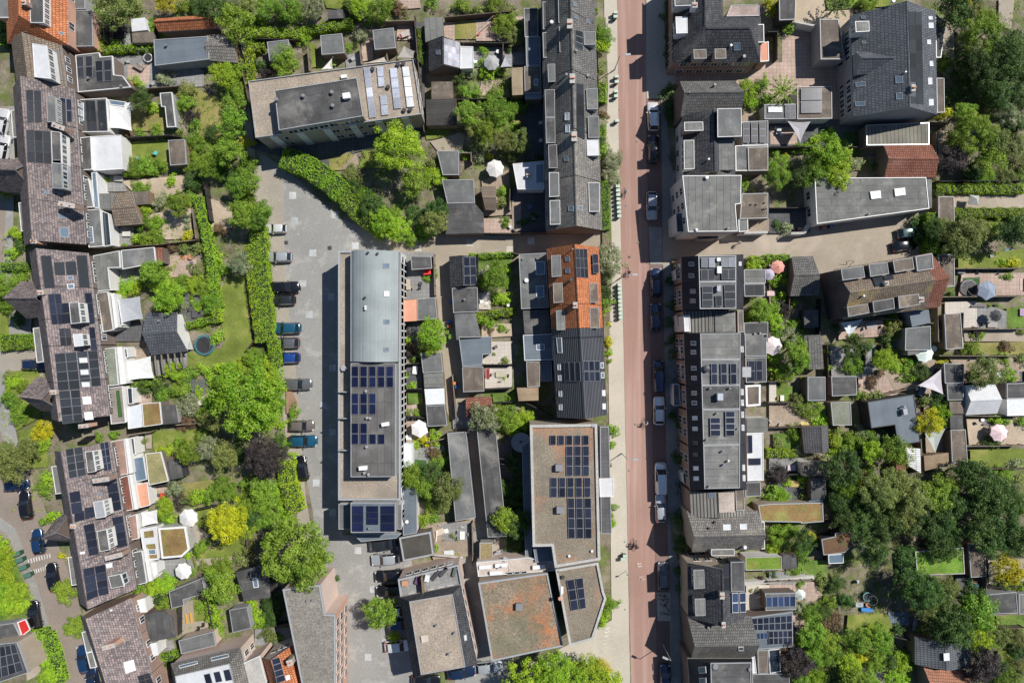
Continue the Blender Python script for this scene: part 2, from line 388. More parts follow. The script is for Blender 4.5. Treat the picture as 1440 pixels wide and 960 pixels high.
def flat(name, label, q, z, roof, wall, trim=None, tw=.1, cat='shed', group=None, into=None, pname='extension', s=None, e=None, ang=None, up=.08, z0=0.0, parent=None):
 p = ccw(PS(q, z)); c = sum(p, Vector()) / len(p); c.z = 0
 root = newroot(name, label, cat, c, group, into, s, e)
 L = max(range(len(p)), key=lambda i: (p[(i + 1) % len(p)] - p[i]).length)
 d = p[(L + 1) % len(p)] - p[L]
 h = Bd(root); h.ang = math.atan2(d.y, d.x) if ang is None else math.radians(ang)
 mw = MB(h.ang); mw.prism(inset(p, .07), z0, z - .12, None, wall)
 wo = mw.build(pname if into else 'wall', root)
 m = MB(h.ang); m.prism(inset(p, .03), z - .2, z, roof, trim or roof); ro = m.build('roof', wo if into else root)
 if trim:
  m = MB(h.ang); m.ring(p, tw, z - .25, z + up, trim); m.build('edge_trim', ro if not into else wo)
 h.addplane(setz(p, z)); h.foot = setz(inset(p, .07), 0.0); h.roof = ro
 return h
def shed(s, e, q, z=2.4, roof=None, wall=None, trim=None, name='garden_shed', cat='shed', **kw):
 return flat(name, None, q, z, roof or BITUM, wall or WOODW, trim, cat=cat, s=s, e=e, group=kw.pop('group', 'flat roofed sheds in the gardens'), **kw)
def gshed(s, e, q, z=2.2, zr=3.3, roof=None, wall=None, name='garden_shed', cat='shed', **kw):
 return gable(name, None, q, z, zr, roof or T_GREY, wall or WOODW, cat=cat, s=s, e=e, group=kw.pop('group', 'pitched roof sheds in the gardens'), ov=.15, **kw)
def mansard(name, label, qe, ze, qt, zt, slope, top, wall, trim=LGREY, cat='house', group=None, into=None, s=None, e=None, ends=None):
 """steep slopes between the eaves outline qe and the flat top qt; corner k of one matches corner k of the other"""
 E, T = PS(qe, ze), PS(qt, zt)
 if area2(E) < 0: E, T = E[::-1], T[::-1]
 c = sum(E, Vector()) / len(E); c.z = 0
 root = newroot(name, label, cat, c, group, into, s, e)
 h = Bd(root); d = E[1] - E[0]
 L = max(range(4), key=lambda i: (E[(i + 1) % 4] - E[i]).length); d = E[(L + 1) % 4] - E[L]
 h.ang = math.atan2(d.y, d.x)
 m = MB(h.ang); n = len(E)
 for i in range(n):
  j = (i + 1) % n; f = [E[i], E[j], T[j], T[i]]
  m.face(f, slope); h.addplane(f)
  m.face([E[i] - Vector((0, 0, .25)), E[j] - Vector((0, 0, .25)), E[j], E[i]], trim)
 mw = MB(h.ang); mw.prism(inset(E, .15), 0, ze - .02, None, wall); wo = mw.build('wall', root)
 so = m.build('roof_slope', root)
 m = MB(h.ang); m.face(T, top); ro = m.build('roof', root); h.addplane(T)
 m = MB(h.ang); m.ring(T, .11, zt - .1, zt + .1, trim); m.build('edge_trim', ro)
 h.foot = setz(inset(E, .15), 0.0); h.roof = ro
 return h
def cut(q):
 v = [float(a) for a in q.replace(',', ' ').split()]
 if len(v) == 4: v = [v[0], v[1], v[2], v[1], v[2], v[3], v[0], v[3]]
 return v
PANEL = surf((.016, .019, .03), (.018, .022, .037), (.3, .3, .006, 0), (.03, .035, .06), rough=.22, big=.1, fine=.03, name='solar_cells')
PANELB = surf((.02, .034, .075), (.022, .04, .09), (.3, .3, .008, 0), (.06, .08, .14), rough=.22, big=.1, fine=.03, name='blue_solar_cells')
PANELK = surf((.022, .025, .03), (.025, .028, .034), (.3, .3, .004, 0), (.03, .032, .036), rough=.3, big=.1, fine=.03, name='black_solar_cells')
PFR = plain((.2, .215, .24), .6, 0, name='panel_frame')
PFK = plain((.05, .05, .055), .4, .3, name='black_panel_frame')
def panels(h, q, nx, ny, cell=None, frame=None, lift=.1, skip=(), fw=.035, tilt=0.0, gap=.02, par=None):
 cell = cell or PANEL; frame = frame or PFR
 v = cut(q); cx, cy = sum(v[0::2]) / 4, sum(v[1::2]) / 4
 pl = h.ray(cx, cy); nr = pl[2]
 K = [h.onplane(pl, v[i], v[i + 1]) for i in (0, 2, 4, 6)]
 bil = lambda a, b: K[0].lerp(K[1], a).lerp(K[3].lerp(K[2], a), b)
 for j in range(ny):
  for i in range(nx):
   if (i, j) in skip: continue
   g = gap / max(nx, ny) * 2
   c = [bil((i + g) / nx, (j + g) / ny), bil((i + 1 - g) / nx, (j + g) / ny), bil((i + 1 - g) / nx, (j + 1 - g) / ny), bil((i + g) / nx, (j + 1 - g) / ny)]
   if (c[1] - c[0]).cross(c[2] - c[0]).dot(nr) < 0: c = c[::-1]
   c = [p + nr * lift for p in c]
   if tilt:
    c = [p + Vector((0, 0, tilt)) if k in (0, 1) else p for k, p in enumerate(c)]
   e1 = (c[1] - c[0]).normalized(); e2 = (c[3] - c[0]).normalized()
   ins = [c[0] + (e1 + e2) * fw, c[1] + (e2 - e1) * fw, c[2] - (e1 + e2) * fw, c[3] + (e1 - e2) * fw]
   m = MB(math.atan2(e1.y, e1.x))
   m.face(ins, cell)
   for k in range(4):
    l = (k + 1) % 4
    m.face([c[k], c[l], ins[l], ins[k]], frame)
    m.face([c[k] - nr * .05, c[l] - nr * .05, c[l], c[k]], frame)
   o = m.build('solar_panel', par or h.root)
def skylight(h, q, glass=None, frame=None, lift=.08, fw=.09):
 v = cut(q); pl = h.ray(sum(v[0::2]) / 4, sum(v[1::2]) / 4); nr = pl[2]
 c = [h.onplane(pl, v[i], v[i + 1]) for i in (0, 2, 4, 6)]
 if (c[1] - c[0]).cross(c[2] - c[0]).dot(nr) < 0: c = c[::-1]
 t = [p + nr * lift for p in c]
 e1 = (t[1] - t[0]).normalized(); e2 = (t[3] - t[0]).normalized()
 ins = [t[0] + (e1 + e2) * fw, t[1] + (e2 - e1) * fw, t[2] - (e1 + e2) * fw, t[3] + (e1 - e2) * fw]
 m = MB()
 for k in range(4):
  l = (k + 1) % 4
  m.face([t[k], t[l], ins[l], ins[k]], frame or MGREY); m.face([c[k], c[l], t[l], t[k]], frame or MGREY)
  m.face([ins[k] - nr * .03, ins[l] - nr * .03, ins[l], ins[k]][::-1], frame or MGREY)
 o = m.build('skylight', h.root)
 m = MB(); m.face([p - nr * .03 for p in ins], glass or GLASSB); m.build('pane', o)
def wallwindow(m_parent, a, b, n, za, zb, z0, frame=WHITE, glass=GLASS, bars=1, name='window'):
 """a window box of the wall stretch a-b (n: outward normal) from za to zb"""
 d = (b - a).normalized(); o = n * .05
 up = lambda p, z: Vector((p.x, p.y, z)) + o
 A, B, Cc, D = up(a, za), up(b, za), up(b, zb), up(a, zb)
 fw = .09
 m = MB()
 u = d * fw; z = Vector((0, 0, fw)); bk = -n * .06
 ins = [A + u + z, B - u + z, Cc - u - z, D + u - z]; out = [A, B, Cc, D]
 for k in range(4):
  l = (k + 1) % 4
  m.face([out[k], out[l], ins[l], ins[k]], frame); m.face([out[k] + bk, out[l] + bk, out[l], out[k]], frame)
 for k in range(bars):
  p = ins[0].lerp(ins[1], (k + 1) / (bars + 1)); q = ins[3].lerp(ins[2], (k + 1) / (bars + 1))
  m.face([p - d * .035, p + d * .035, q + d * .035, q - d * .035], frame)
 w = m.build(name, m_parent)
 m = MB(); m.face([p - n * .03 for p in ins], glass); m.build('pane', w)
 return w
def windows(h, side, z, n, w=1.2, hh=1.4, frame=WHITE, m0=.8, m1=.8, parent=None, bars=1, door=None):
 f = h.foot; a, b = f[side % len(f)], f[(side + 1) % len(f)]
 d = b - a; L = d.length; d = d / L; nr = Vector((d.y, -d.x, 0))
 for i in range(n):
  c = a + d * (m0 + (L - m0 - m1) * ((i + .5) / n))
  wallwindow(parent or h.root, c - d * w / 2, c + d * w / 2, nr, z, z + hh, 0, frame, bars=bars)
 if door is not None:
  c = a + d * (L * door)
  wallwindow(parent or h.root, c - d * .5, c + d * .5, nr, .05, 2.15, 0, frame, DGREY, 0, 'door')
def toward(h, ref=(0, 0)):
 """the side of the footprint that faces a point"""
 f = h.foot; best = None
 for i in range(len(f)):
  a, b = f[i], f[(i + 1) % len(f)]; d = (b - a);
  if d.length < .5: continue
  d.normalize(); n = Vector((d.y, -d.x)); v = (Vector(ref) - ((a + b) / 2).to_2d()).normalized()
  k = n.dot(v) * (b - a).length ** .3
  if best is None or k > best[0]: best = (k, i)
 return best[1]
def dormer(h, q, zt, drop=1.7, roof=None, wall=None, trim=WHITE, win=None, nwin=2, frame=WHITE, name='dormer'):
 v = cut(q); p = PS([(v[i], v[i + 1]) for i in (0, 2, 4, 6)], zt)
 if area2(p) < 0: p = [p[0], p[3], p[2], p[1]]; win = {0: 3, 1: 2, 2: 1, 3: 0}.get(win)
 roof = roof or BITUML; wall = wall or DGREY
 d = p[1] - p[0]; ang = math.atan2(d.y, d.x)
 m = MB(ang); m.prism(inset(p, .1), zt - drop, zt - .05, None, wall); o = m.build(name, h.root)
 m = MB(ang); m.prism(p, zt - .18, zt, roof, trim); m.ring(p, .07, zt, zt + .05, trim); m.build('dormer_roof', o)
 if win is not None:
  f = inset(p, .1); a, b = f[win], f[(win + 1) % 4]; L = (b - a).length; dd = (b - a) / L; nr = Vector((dd.y, -dd.x, 0))
  for i in range(nwin):
   c0, c1 = a + dd * (L * (i + .06) / nwin), a + dd * (L * (i + .94) / nwin)
   wallwindow(o, c0, c1, nr, zt - min(drop, 1.5) + .1, zt - .25, 0, frame, name='dormer_window')
 return o
def chimney(h, x, y, zt, w=.9, l=.6, ang=0.0, m=None, pots=2, drop=2.2):
 c = P(x, y, zt); mb = MB()
 a = math.radians(ang)
 mb.box(c, w / 2, l / 2, zt - drop, zt, a, CONCR, m or BRICK); mb.box(c, w / 2 + .05, l / 2 + .05, zt, zt + .07, a, CONCR)
 o = mb.build('chimney', h.root)
 u = Vector((math.cos(a), math.sin(a), 0))
 for i in range(pots):
  mb = MB(); k = c + u * (w * ((i + .5) / pots - .5)); mb.tube((k.x, k.y, zt + .05), (k.x, k.y, zt + .4), .12, .1, SALMON, 7); mb.build('chimney_pot', o)
def vent(h, x, y, r=.13, hh=.5, m=None):
 q = h.ray(x, y)[0]; mb = MB(); m = m or MGREY
 mb.tube(q - Vector((0, 0, .1)), q + Vector((0, 0, hh)), r, r, m, 7); mb.tube(q + Vector((0, 0, hh)), q + Vector((0, 0, hh + .12)), r * 1.6, r * 1.2, m, 7)
 mb.build('vent_pipe', h.root)
def roofbox(h, x, y, w=1.0, l=.7, hh=.6, ang=0, m=None, name='roof_unit'):
 q = h.ray(x, y)[0]; mb = MB(); a = math.radians(ang)
 mb.box(q, w / 2, l / 2, q.z, q.z + hh, a, m or LGREY); mb.box(q, w / 2 + .06, l / 2 + .06, q.z + hh, q.z + hh + .06, a, m or LGREY); mb.build(name, h.root)
import numpy as np
nr_ = np.random.default_rng(5)
# ------------------------------------------------------------------ foliage
def leafmesh(name, cen, nrm, size, mats=None, idx=None):
 """one rhombic leaf per centre, facing nrm"""
 n = len(cen)
 nrm = nrm / (np.linalg.norm(nrm, axis=1, keepdims=True) + 1e-9)
 a = nr_.normal(size=(n, 3)); u = np.cross(nrm, a); u /= np.linalg.norm(u, axis=1, keepdims=True) + 1e-9
 w = np.cross(nrm, u)
 sz = (size * nr_.uniform(.65, 1.3, n))[:, None]
 v = np.stack([cen - u * sz * .62, cen - w * sz * .4 + nrm * sz * .12, cen + u * sz * .62, cen + w * sz * .4 + nrm * sz * .12], 1).reshape(-1, 3)
 me = bpy.data.meshes.new(name)
 me.vertices.add(4 * n); me.vertices.foreach_set('co', v.astype(np.float32).ravel())
 me.loops.add(4 * n); me.loops.foreach_set('vertex_index', np.arange(4 * n, dtype=np.int32))
 me.polygons.add(n); me.polygons.foreach_set('loop_start', np.arange(0, 4 * n, 4, dtype=np.int32))
 me.update(calc_edges=True)
 return me
def crown_mesh(leaf, nleaf, nclump, cr=(.24, .4), vert=.8, lobes=.0, core=.5, top=1.0):
 c = []; k = 0
 while len(c) < nclump:
  d = nr_.normal(size=3); d /= np.linalg.norm(d)
  if d[2] < -.55: continue
  r = nr_.uniform(core, .9) if k % 1.3 else top
  az = math.atan2(d[1], d[0]); f = 1 + lobes * math.sin(2 * az + k) + lobes * .7 * math.sin(3 * az + 1.7 * k + 2)
  c.append(d * np.array([r * f, r * f, r * vert])); k += .13
 c = np.array(c); rad = nr_.uniform(*cr, nclump)
 pick = nr_.choice(nclump, nleaf, p=rad ** 2 / (rad ** 2).sum())
 d = nr_.normal(size=(nleaf, 3)); d[:, 2] += .25; d /= np.linalg.norm(d, axis=1, keepdims=True)
 cen = c[pick] + d * (rad[pick] * nr_.uniform(.6, 1.12, nleaf))[:, None] * np.array([1, 1, .85])
 nrm = d + nr_.normal(size=(nleaf, 3)) * .5 + np.array([0, 0, .42])
 return leafmesh('leaves', cen, nrm, leaf)
CROWN = {
 0: [crown_mesh(.16, 560, 12, (.26, .48), .85, .2, .3) for _ in range(4)],
 1: [crown_mesh(.1, 1700, 26, (.2, .36), .85, .2, .35) for _ in range(4)],
 2: [crown_mesh(.064, 5200, 55, (.13, .28), .8, .17, .4) for _ in range(5)],
 3: [crown_mesh(.043, 12500, 115, (.085, .22), .8, .12, .42) for _ in range(4)],
}
CROWN_ROUND = [crown_mesh(.043, 12500, 130, (.09, .17), .8, .02, .5, .85) for _ in range(2)]
CROWN_THIN = [crown_mesh(.05, 2600, 50, (.1, .24), .8, .2, .3) for _ in range(2)]
for L in list(CROWN.values()) + [CROWN_THIN, CROWN_ROUND]:
 for me in L: me.materials.append(LEAF['g'])
def crownobj(name, r, kind, parent=None, thin=False):
 k = 0 if r < .75 else 1 if r < 1.6 else 2 if r < 3.1 else 3
 me = rnd.choice(CROWN_THIN if thin == 1 else CROWN_ROUND if thin == 2 else CROWN[k])
 o = bpy.data.objects.new(name, me); COL.objects.link(o)
 o.material_slots[0].link = 'OBJECT'; o.material_slots[0].material = LEAF[kind]
 if parent: o.parent = parent
 o.rotation_euler = (0, 0, rnd.uniform(0, 6.28))
 return o
TREES = []
def tree(x, y, ru, kind, words=None, hf=1.0, thin=False, form='tree'):
 sc = 1 if words or (OX > 1000 and kind in 'do' and ru > 80) else .88
 r0 = ru / 4 * H / F * sc; ru *= sc
 zc = (1.2 + r0 * 1.15) * hf
 c = P(x, y, zc); r = ru / 4 * (H - zc) / F
 root = thing('tree', None, 'tree', (c.x, c.y, 0))
 cw = crownobj('crown', r, kind, root, thin); cw.location = (0, 0, zc); cw.scale = (r * 1.05, r * rnd.uniform(.95, 1.08), r * .95)
 m = MB(); b = r * .055 + .05; top = zc + r * .2
 p = [Vector((c.x, c.y, 0)), Vector((c.x + rnd.uniform(-.1, .1) * r, c.y + rnd.uniform(-.1, .1) * r, zc * .5)), Vector((c.x, c.y, top))]
 m.tube(p[0], p[1], b, b * .75, BARK, 7); m.tube(p[1], p[2], b * .75, b * .3, BARK, 7)
 for i in range(6):
  a = i * 1.05 + rnd.uniform(-.3, .3); q = p[1].lerp(p[2], rnd.uniform(.1, .8))
  m.tube(q, q + Vector((math.cos(a) * r * .6, math.sin(a) * r * .6, r * rnd.uniform(.15, .45))), b * .4, b * .1, BARK, 5)
 m.build('trunk', root)
 sz = 'large ' if r > 3.4 else 'small ' if r < 2.2 else ''
 pend(root, (words or sz + LEAFWORD[kind] + '') + ' ' + form, 'tree', 'garden and street trees', c)
 TREES.append((c, r))
 return root
SHRUBS = []
def shrub(x, y, ru, kind, words=None, flatf=.8):
 r0 = ru / 4 * H / F; zc = r0 * .6
 c = P(x, y, zc); r = ru / 4 * (H - zc) / F
 SHRUBS.append((r + (9 if words else 0), r, c, kind, words, flatf))
def build_shrubs(most=292):
 """the largest shrubs one by one, the many little ones as undergrowth"""
 L = sorted(SHRUBS, key=lambda t: -t[0]); cv = {}
 for _, r, c, kind, words, ff in L[:most]:
  o = crownobj('shrub', r, kind); o.location = (c.x, c.y, c.z); o.scale = (r * 1.08, r * rnd.uniform(.95, 1.1), r * ff)
  sz = 'large ' if r > 1.7 else 'small ' if r < .95 else ''
  pend(o, (words or sz + LEAFWORD[kind]) + ' shrub', 'shrub', 'shrubs in the gardens', c)
 me = bpy.data.meshes.new('undergrowth'); cen = []; kin = []
 kinds = list(LEAF)
 for _, r, c, kind, words, ff in L[most:]:
  src = rnd.choice(CROWN[0]); n = len(src.vertices); a = np.empty(n * 3, np.float32); src.vertices.foreach_get('co', a); a = a.reshape(-1, 3)
  t = rnd.uniform(0, 6.28); R_ = np.array([[math.cos(t), -math.sin(t), 0], [math.sin(t), math.cos(t), 0], [0, 0, 1]])
  cen.append(a @ R_.T * np.array([r * 1.08, r, r * ff]) + np.array([c.x, c.y, c.z])); kin += [kinds.index(kind)] * (n // 4)
 v = np.concatenate(cen); n = len(v) // 4
 me.vertices.add(4 * n); me.vertices.foreach_set('co', v.astype(np.float32).ravel())
 me.loops.add(4 * n); me.loops.foreach_set('vertex_index', np.arange(4 * n, dtype=np.int32))
 me.polygons.add(n); me.polygons.foreach_set('loop_start', np.arange(0, 4 * n, 4, dtype=np.int32))
 for k in kinds: me.materials.append(LEAF[k])
 me.polygons.foreach_set('material_index', np.array(kin, np.int32)); me.update(calc_edges=True)
 o = bpy.data.objects.new('undergrowth', me); COL.objects.link(o); o['kind'] = 'stuff'
 tag(o, 'the many little garden plants growing between the larger shrubs', 'garden plants')
def plants(s):
 for it in s.split(';'):
  t = it.split()
  if not t: continue
  x, y, r = map(float, t[:3]); k = t[3] if len(t) > 3 else 'g'
  th = 2 if k.endswith('c') else 0; k = k[0]
  if len(t) > 4 and r >= 72: tree(x, y, r, k, t[4].replace('_', ' '), thin=th)
  elif len(t) > 4: shrub(x, y, r, k, t[4].replace('_', ' '))
  elif r >= 72: tree(x, y, r, k, thin=th)
  else: shrub(x, y, r, k)
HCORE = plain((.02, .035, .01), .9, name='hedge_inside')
def hedge(pts, w, h, kind='b', words='clipped', leaf=.15, dens=75):
 L = PS(pts, h)
 cen = []; nrm = []; m = MB()
 for a, b in zip(L[:-1], L[1:]):
  d = b - a; ln = d.to_2d().length; u = np.array([d.x, d.y, 0]) / ln; v = np.array([-u[1], u[0], 0])
  a_ = np.array([a.x, a.y, 0])
  n = int(dens * ln * w); t = nr_.uniform(-.15, ln + .15, n); s = nr_.uniform(-w / 2, w / 2, n)
  bump = .12 * np.sin(t * 2.1 + a.x) + .1 * np.sin(t * 5.3 + s * 4)
  cen.append(a_ + t[:, None] * u + s[:, None] * v + np.array([0, 0, 1]) * (h + bump - .35 * (np.abs(s) / (w / 2)) ** 4 + nr_.uniform(-.12, .06, n))[:, None])
  nrm.append(np.array([0, 0, 1.]) + nr_.normal(size=(n, 3)) * .6)
  n = int(dens * ln * h * .8)
  for sg in (-1, 1):
   t = nr_.uniform(-.1, ln + .1, n); z = nr_.uniform(.05, h, n)
   cen.append(a_ + t[:, None] * u + (sg * (w / 2 + nr_.uniform(-.12, .08, n) + .1 * np.sin(t * 2.7 + z)))[:, None] * v + z[:, None] * np.array([0, 0, 1.]))
   nrm.append(v * sg + np.array([0, 0, .4]) + nr_.normal(size=(n, 3)) * .5)
  for tt in (0, ln):
   n2 = int(dens * w * h * .8); z = nr_.uniform(.05, h, n2); s = nr_.uniform(-w / 2, w / 2, n2)
   cen.append(a_ + tt * u + s[:, None] * v + z[:, None] * np.array([0, 0, 1.])); nrm.append(u * (1 if tt else -1) + nr_.normal(size=(n2, 3)) * .5)
 cen = np.concatenate(cen); nrm = np.concatenate(nrm)
 kp = np.sin(cen[:, 0] * 1.7 + 2 * np.sin(cen[:, 1] * .9)) * np.sin(cen[:, 1] * 1.9 + cen[:, 2] * 3) < nr_.uniform(.7, 1.6, len(cen)); cen, nrm = cen[kp], nrm[kp]
 mid = sum((p for p in L), Vector()) / len(L); mid.z = 0
 me = leafmesh('hedge', cen - np.array(mid), nrm, leaf); me.materials.append(LEAF[kind])
 import bmesh
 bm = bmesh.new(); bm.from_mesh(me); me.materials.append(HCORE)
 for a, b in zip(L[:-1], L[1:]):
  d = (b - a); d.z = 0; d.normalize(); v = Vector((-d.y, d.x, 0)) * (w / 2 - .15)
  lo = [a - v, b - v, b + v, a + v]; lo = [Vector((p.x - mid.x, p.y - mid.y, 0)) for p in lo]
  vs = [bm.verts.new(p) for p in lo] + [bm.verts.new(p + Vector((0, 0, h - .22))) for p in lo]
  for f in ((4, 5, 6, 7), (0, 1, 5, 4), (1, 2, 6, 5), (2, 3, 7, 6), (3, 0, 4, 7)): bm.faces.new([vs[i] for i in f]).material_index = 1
 bm.to_mesh(me); bm.free()
 o = bpy.data.objects.new('hedge', me); COL.objects.link(o); o.location = mid
 pend(o, words + ' ' + LEAFWORD[kind] + ' hedge', 'hedge', 'hedges', mid)
 return o
COVER = []
def cover(q, kind='g', dens=6.0):
 COVER.append((setz(ccw(PS(q, 0)), 0), kind, dens))
def build_cover():
 by = {}
 for poly, kind, dens in COVER:
  xs = [p.x for p in poly]; ys = [p.y for p in poly]
  n = int((max(xs) - min(xs)) * (max(ys) - min(ys)) * dens)
  px = nr_.uniform(min(xs), max(xs), n); py = nr_.uniform(min(ys), max(ys), n)
  ins = np.zeros(n, bool)
  for i in range(len(poly)):
   a, b = poly[i], poly[(i + 1) % len(poly)]
   if a.y != b.y: ins ^= ((a.y > py) != (b.y > py)) & (px < (b.x - a.x) * (py - a.y) / (b.y - a.y) + a.x)
  keep = ins & (np.sin(px * .9 + 1.3 * np.sin(py * .7)) + np.sin(py * 1.1 + px * .3) > -.5)
  c = np.stack([px[keep], py[keep], nr_.uniform(.05, .4, keep.sum())], 1)
  by.setdefault(kind, []).append(c)
 for kind, L in by.items():
  c = np.concatenate(L); k = 7
  c = np.repeat(c, k, 0) + nr_.normal(size=(len(c) * k, 3)) * np.array([.16, .16, .07]); c[:, 2] = np.abs(c[:, 2]) + .08
  me = leafmesh('ground_cover', c, nr_.normal(size=c.shape) * .6 + np.array([0, 0, 1.]), .15); me.materials.append(LEAF[kind])
  o = bpy.data.objects.new('ground_cover', me); COL.objects.link(o); o['kind'] = 'stuff'
  tag(o, 'low ' + LEAFWORD[kind] + ' ground cover growing in the garden beds', 'ground cover')
# ------------------------------------------------------------------ ground sheets
GZ = [.006]
def patch(name, q, m, ang=0.0, z=None):
 p = ccw(PS(q, 0)); mb = MB(math.radians(ang))
 if z is None: GZ[0] += .0022; z = GZ[0]
 mb.face(setz(p, z), m)
 o = mb.build(name, None, (0, 0, 0)); structure(o); return o
def slab(name, q, m, z=.12, ang=0.0, kerb=True):
 p = ccw(PS(q, 0)); mb = MB(math.radians(ang)); mb.prism(p, -.1, z, m, CONCR)
 o = mb.build(name, None, (0, 0, 0)); structure(o); return o
FENCEM = [surf((.13, .1, .075), (.1, .078, .06), (2.0, .14, .012), (.04, .03, .025), name='fence_boards'),
          surf((.24, .2, .15), (.2, .165, .125), (2.0, .14, .012), (.09, .07, .055), name='weathered_fence_boards'),
          surf((.05, .045, .042), (.04, .037, .035), (2.0, .14, .012), (.02, .02, .02), name='black_fence_boards')]
FW = ['dark timber', 'weathered timber', 'black timber']
def fence(q, k=0, h=1.8):
 L = PS(q, h)
 mid = sum(L, Vector()) / len(L); root = thing('fence', None, 'fence', (mid.x, mid.y, 0))
 m = MB()
 for a, b in zip(L[:-1], L[1:]):
  d = b - a; ln = d.length; d.normalize(); v = Vector((-d.y, d.x, 0))
  m.prism([a - v * .03, b - v * .03, b + v * .03, a + v * .03], .05, h - .06, FENCEM[k])
  m.prism([a - v * .06, b - v * .06, b + v * .06, a + v * .06], h - .06, h, FENCEM[k])
  n = max(1, round(ln / 1.85))
  for i in range(n + 1):
   c = a + d * (ln * i / n) + v * .075; mp = MB(); mp.box(c, .05, .05, 0, h + .08, math.atan2(d.y, d.x), FENCEM[k]); mp.build('post', root)
 m.build('boards', root)
 pend(root, FW[k] + ' garden fence', 'fence', 'garden fences', mid)
def gwall(q, m, h=1.9, th=.22, words='brick garden wall'):
 L = PS(q, h); mb = MB()
 for a, b in zip(L[:-1], L[1:]):
  d = (b - a).normalized(); v = Vector((-d.y, d.x, 0)) * th / 2
  mb.prism([a - v, b - v, b + v, a + v], 0, h - .06, m); mb.prism([a - v * 1.2, b - v * 1.2, b + v * 1.2, a + v * 1.2], h - .06, h, CONCR)
 o = mb.build('garden_wall'); mid = sum(L, Vector()) / len(L)
 pend(o, words, 'garden wall', 'garden walls', mid)
# ------------------------------------------------------------------ cars
def loft(m, secs, mat):
 for A, B in zip(secs[:-1], secs[1:]):
  for i in range(len(A) - 1): m.face([A[i], A[i + 1], B[i + 1], B[i]], mat)
CARPAINT = plain((.5, .5, .5), .25, .3, 1.0, name='car_paint', var=.02)
CARGLASS = plain((.012, .015, .02), .05, 0, 1.0, name='car_glass')
TYRE = plain((.02, .02, .02), .8, name='tyre_rubber')
RIM = plain((.4, .4, .42), .3, .7, name='wheel_rim')
LAMPW = plain((.75, .77, .8), .1, 0, .8, name='headlight_glass')
LAMPR = plain((.35, .02, .02), .15, 0, .8, name='tail_light_glass')
PLAST = plain((.025, .025, .027), .6, name='black_trim')
def make_car(kind):
 root = thing('parked_car' if kind != 'van' else 'parked_van', None, 'car' if kind != 'van' else 'van', (0, 0, 0))
 if kind == 'van': L, W, hood, base, roof, roof2, tail, zb, zr = 5.1, 1.92, 1.55, .9, 1.25, 4.85, 5.0, 1.12, 1.92
 elif kind == 'suv': L, W, hood, base, roof, roof2, tail, zb, zr = 4.65, 1.88, 1.35, 1.05, 1.95, 4.05, 4.5, 1.02, 1.62
 elif kind == 'hatch': L, W, hood, base, roof, roof2, tail, zb, zr = 4.05, 1.74, 1.15, .95, 1.75, 3.45, 3.9, .95, 1.47
 else: L, W, hood, base, roof, roof2, tail, zb, zr = 4.6, 1.82, 1.4, 1.0, 2.05, 3.9, 4.45, .96, 1.46
 if kind == 'van': base = 1.0; hood = 1.0; roof = 1.75
 ws = hood                    # foot of the windscreen
 m = MB(); X = lambda t: t - L / 2
 def sec(x, hw, zt, z0=.28):
  pts = [(-hw * .9, z0), (-hw, z0 + .22), (-hw * 1.0, zt - .22), (-hw * .93, zt - .06), (-hw * .78, zt), (0, zt + .03), (hw * .78, zt), (hw * .93, zt - .06), (hw, zt - .22), (hw, z0 + .22), (hw * .9, z0)]
  return [Vector((X(x), y, z)) for y, z in pts]
 hw = W / 2
 zh = zb - (.14 if kind != 'van' else .02)
 st = [(0.0, hw * .48, .6), (.04, hw * .66, .66), (.13, hw * .82, .74), (.3, hw * .94, zh - .07), (.7, hw * .985, zh), (ws, hw, zb - .02), (L * .5, hw, zb), (tail - .35, hw * .99, zb), (L - .22, hw * .95, zb - .04), (L - .08, hw * .84, zb - .12), (L - .02, hw * .7, zb - .2), (L, hw * .56, .62)]
 secs = [sec(*q) for q in st]
 m.face(secs[0], CARPAINT); m.face(secs[-1][::-1], CARPAINT)
 loft(m, secs, CARPAINT)
 tw, bw = hw * .76, hw * .93
 ring = lambda t: None
 bl = [(ws, bw * .93), (ws + .35, bw), (L * .55, bw), (tail - .15, bw * .95), (tail + (.02 if kind != 'saloon' else -.1), bw * .86)]
 tp = [(roof, tw * .93), (roof + .25, tw), (L * .58, tw), (roof2 - .2, tw * .98), (roof2, tw * .88)]
 z0 = zb - .03
 R = []
 for (x, y) in tp: R.append((Vector((X(x), -y, zr - .05)), Vector((X(x), -y * .8, zr)), Vector((X(x), y * .8, zr)), Vector((X(x), y, zr - .05))))
 R[0] = tuple(p - Vector((0, 0, .05)) for p in R[0]); R[-1] = tuple(p - Vector((0, 0, .06)) for p in R[-1])
 for A, B in zip(R[:-1], R[1:]):
  for i in range(3): m.face([A[i], B[i], B[i + 1], A[i + 1]], CARPAINT)
 G = {'side_l': MB(), 'side_r': MB(), 'ws': MB(), 'rw': MB()}
 for k, sg in (('side_l', -1), ('side_r', 1)):
  for i in range(4):
   a, b = Vector((X(bl[i][0]), sg * bl[i][1], z0)), Vector((X(bl[i + 1][0]), sg * bl[i + 1][1], z0))
   c, d = R[i + 1][0 if sg < 0 else 3], R[i][0 if sg < 0 else 3]
   g = G[k]; mm = m if (kind == 'van' and i >= 2) else g
   mm.face([a, b, c, d] if sg < 0 else [b, a, d, c], CARPAINT if mm is m else CARGLASS)
   if i in (0, 3) and mm is g:  # pillars
    pass
 for sg in (-1, 1):
  for i, j in ((0, 0), (4, 4), (2, 2)):
   a = Vector((X(bl[i][0]), sg * (bl[i][1] + .012), z0)); b = R[j][0 if sg < 0 else 3] + Vector((0, sg * .012, .01))
   m.tube(a, b, .05, .04, CARPAINT, 5)
 f = [Vector((X(bl[0][0]), -bl[0][1], z0)), Vector((X(bl[0][0]), bl[0][1], z0))]
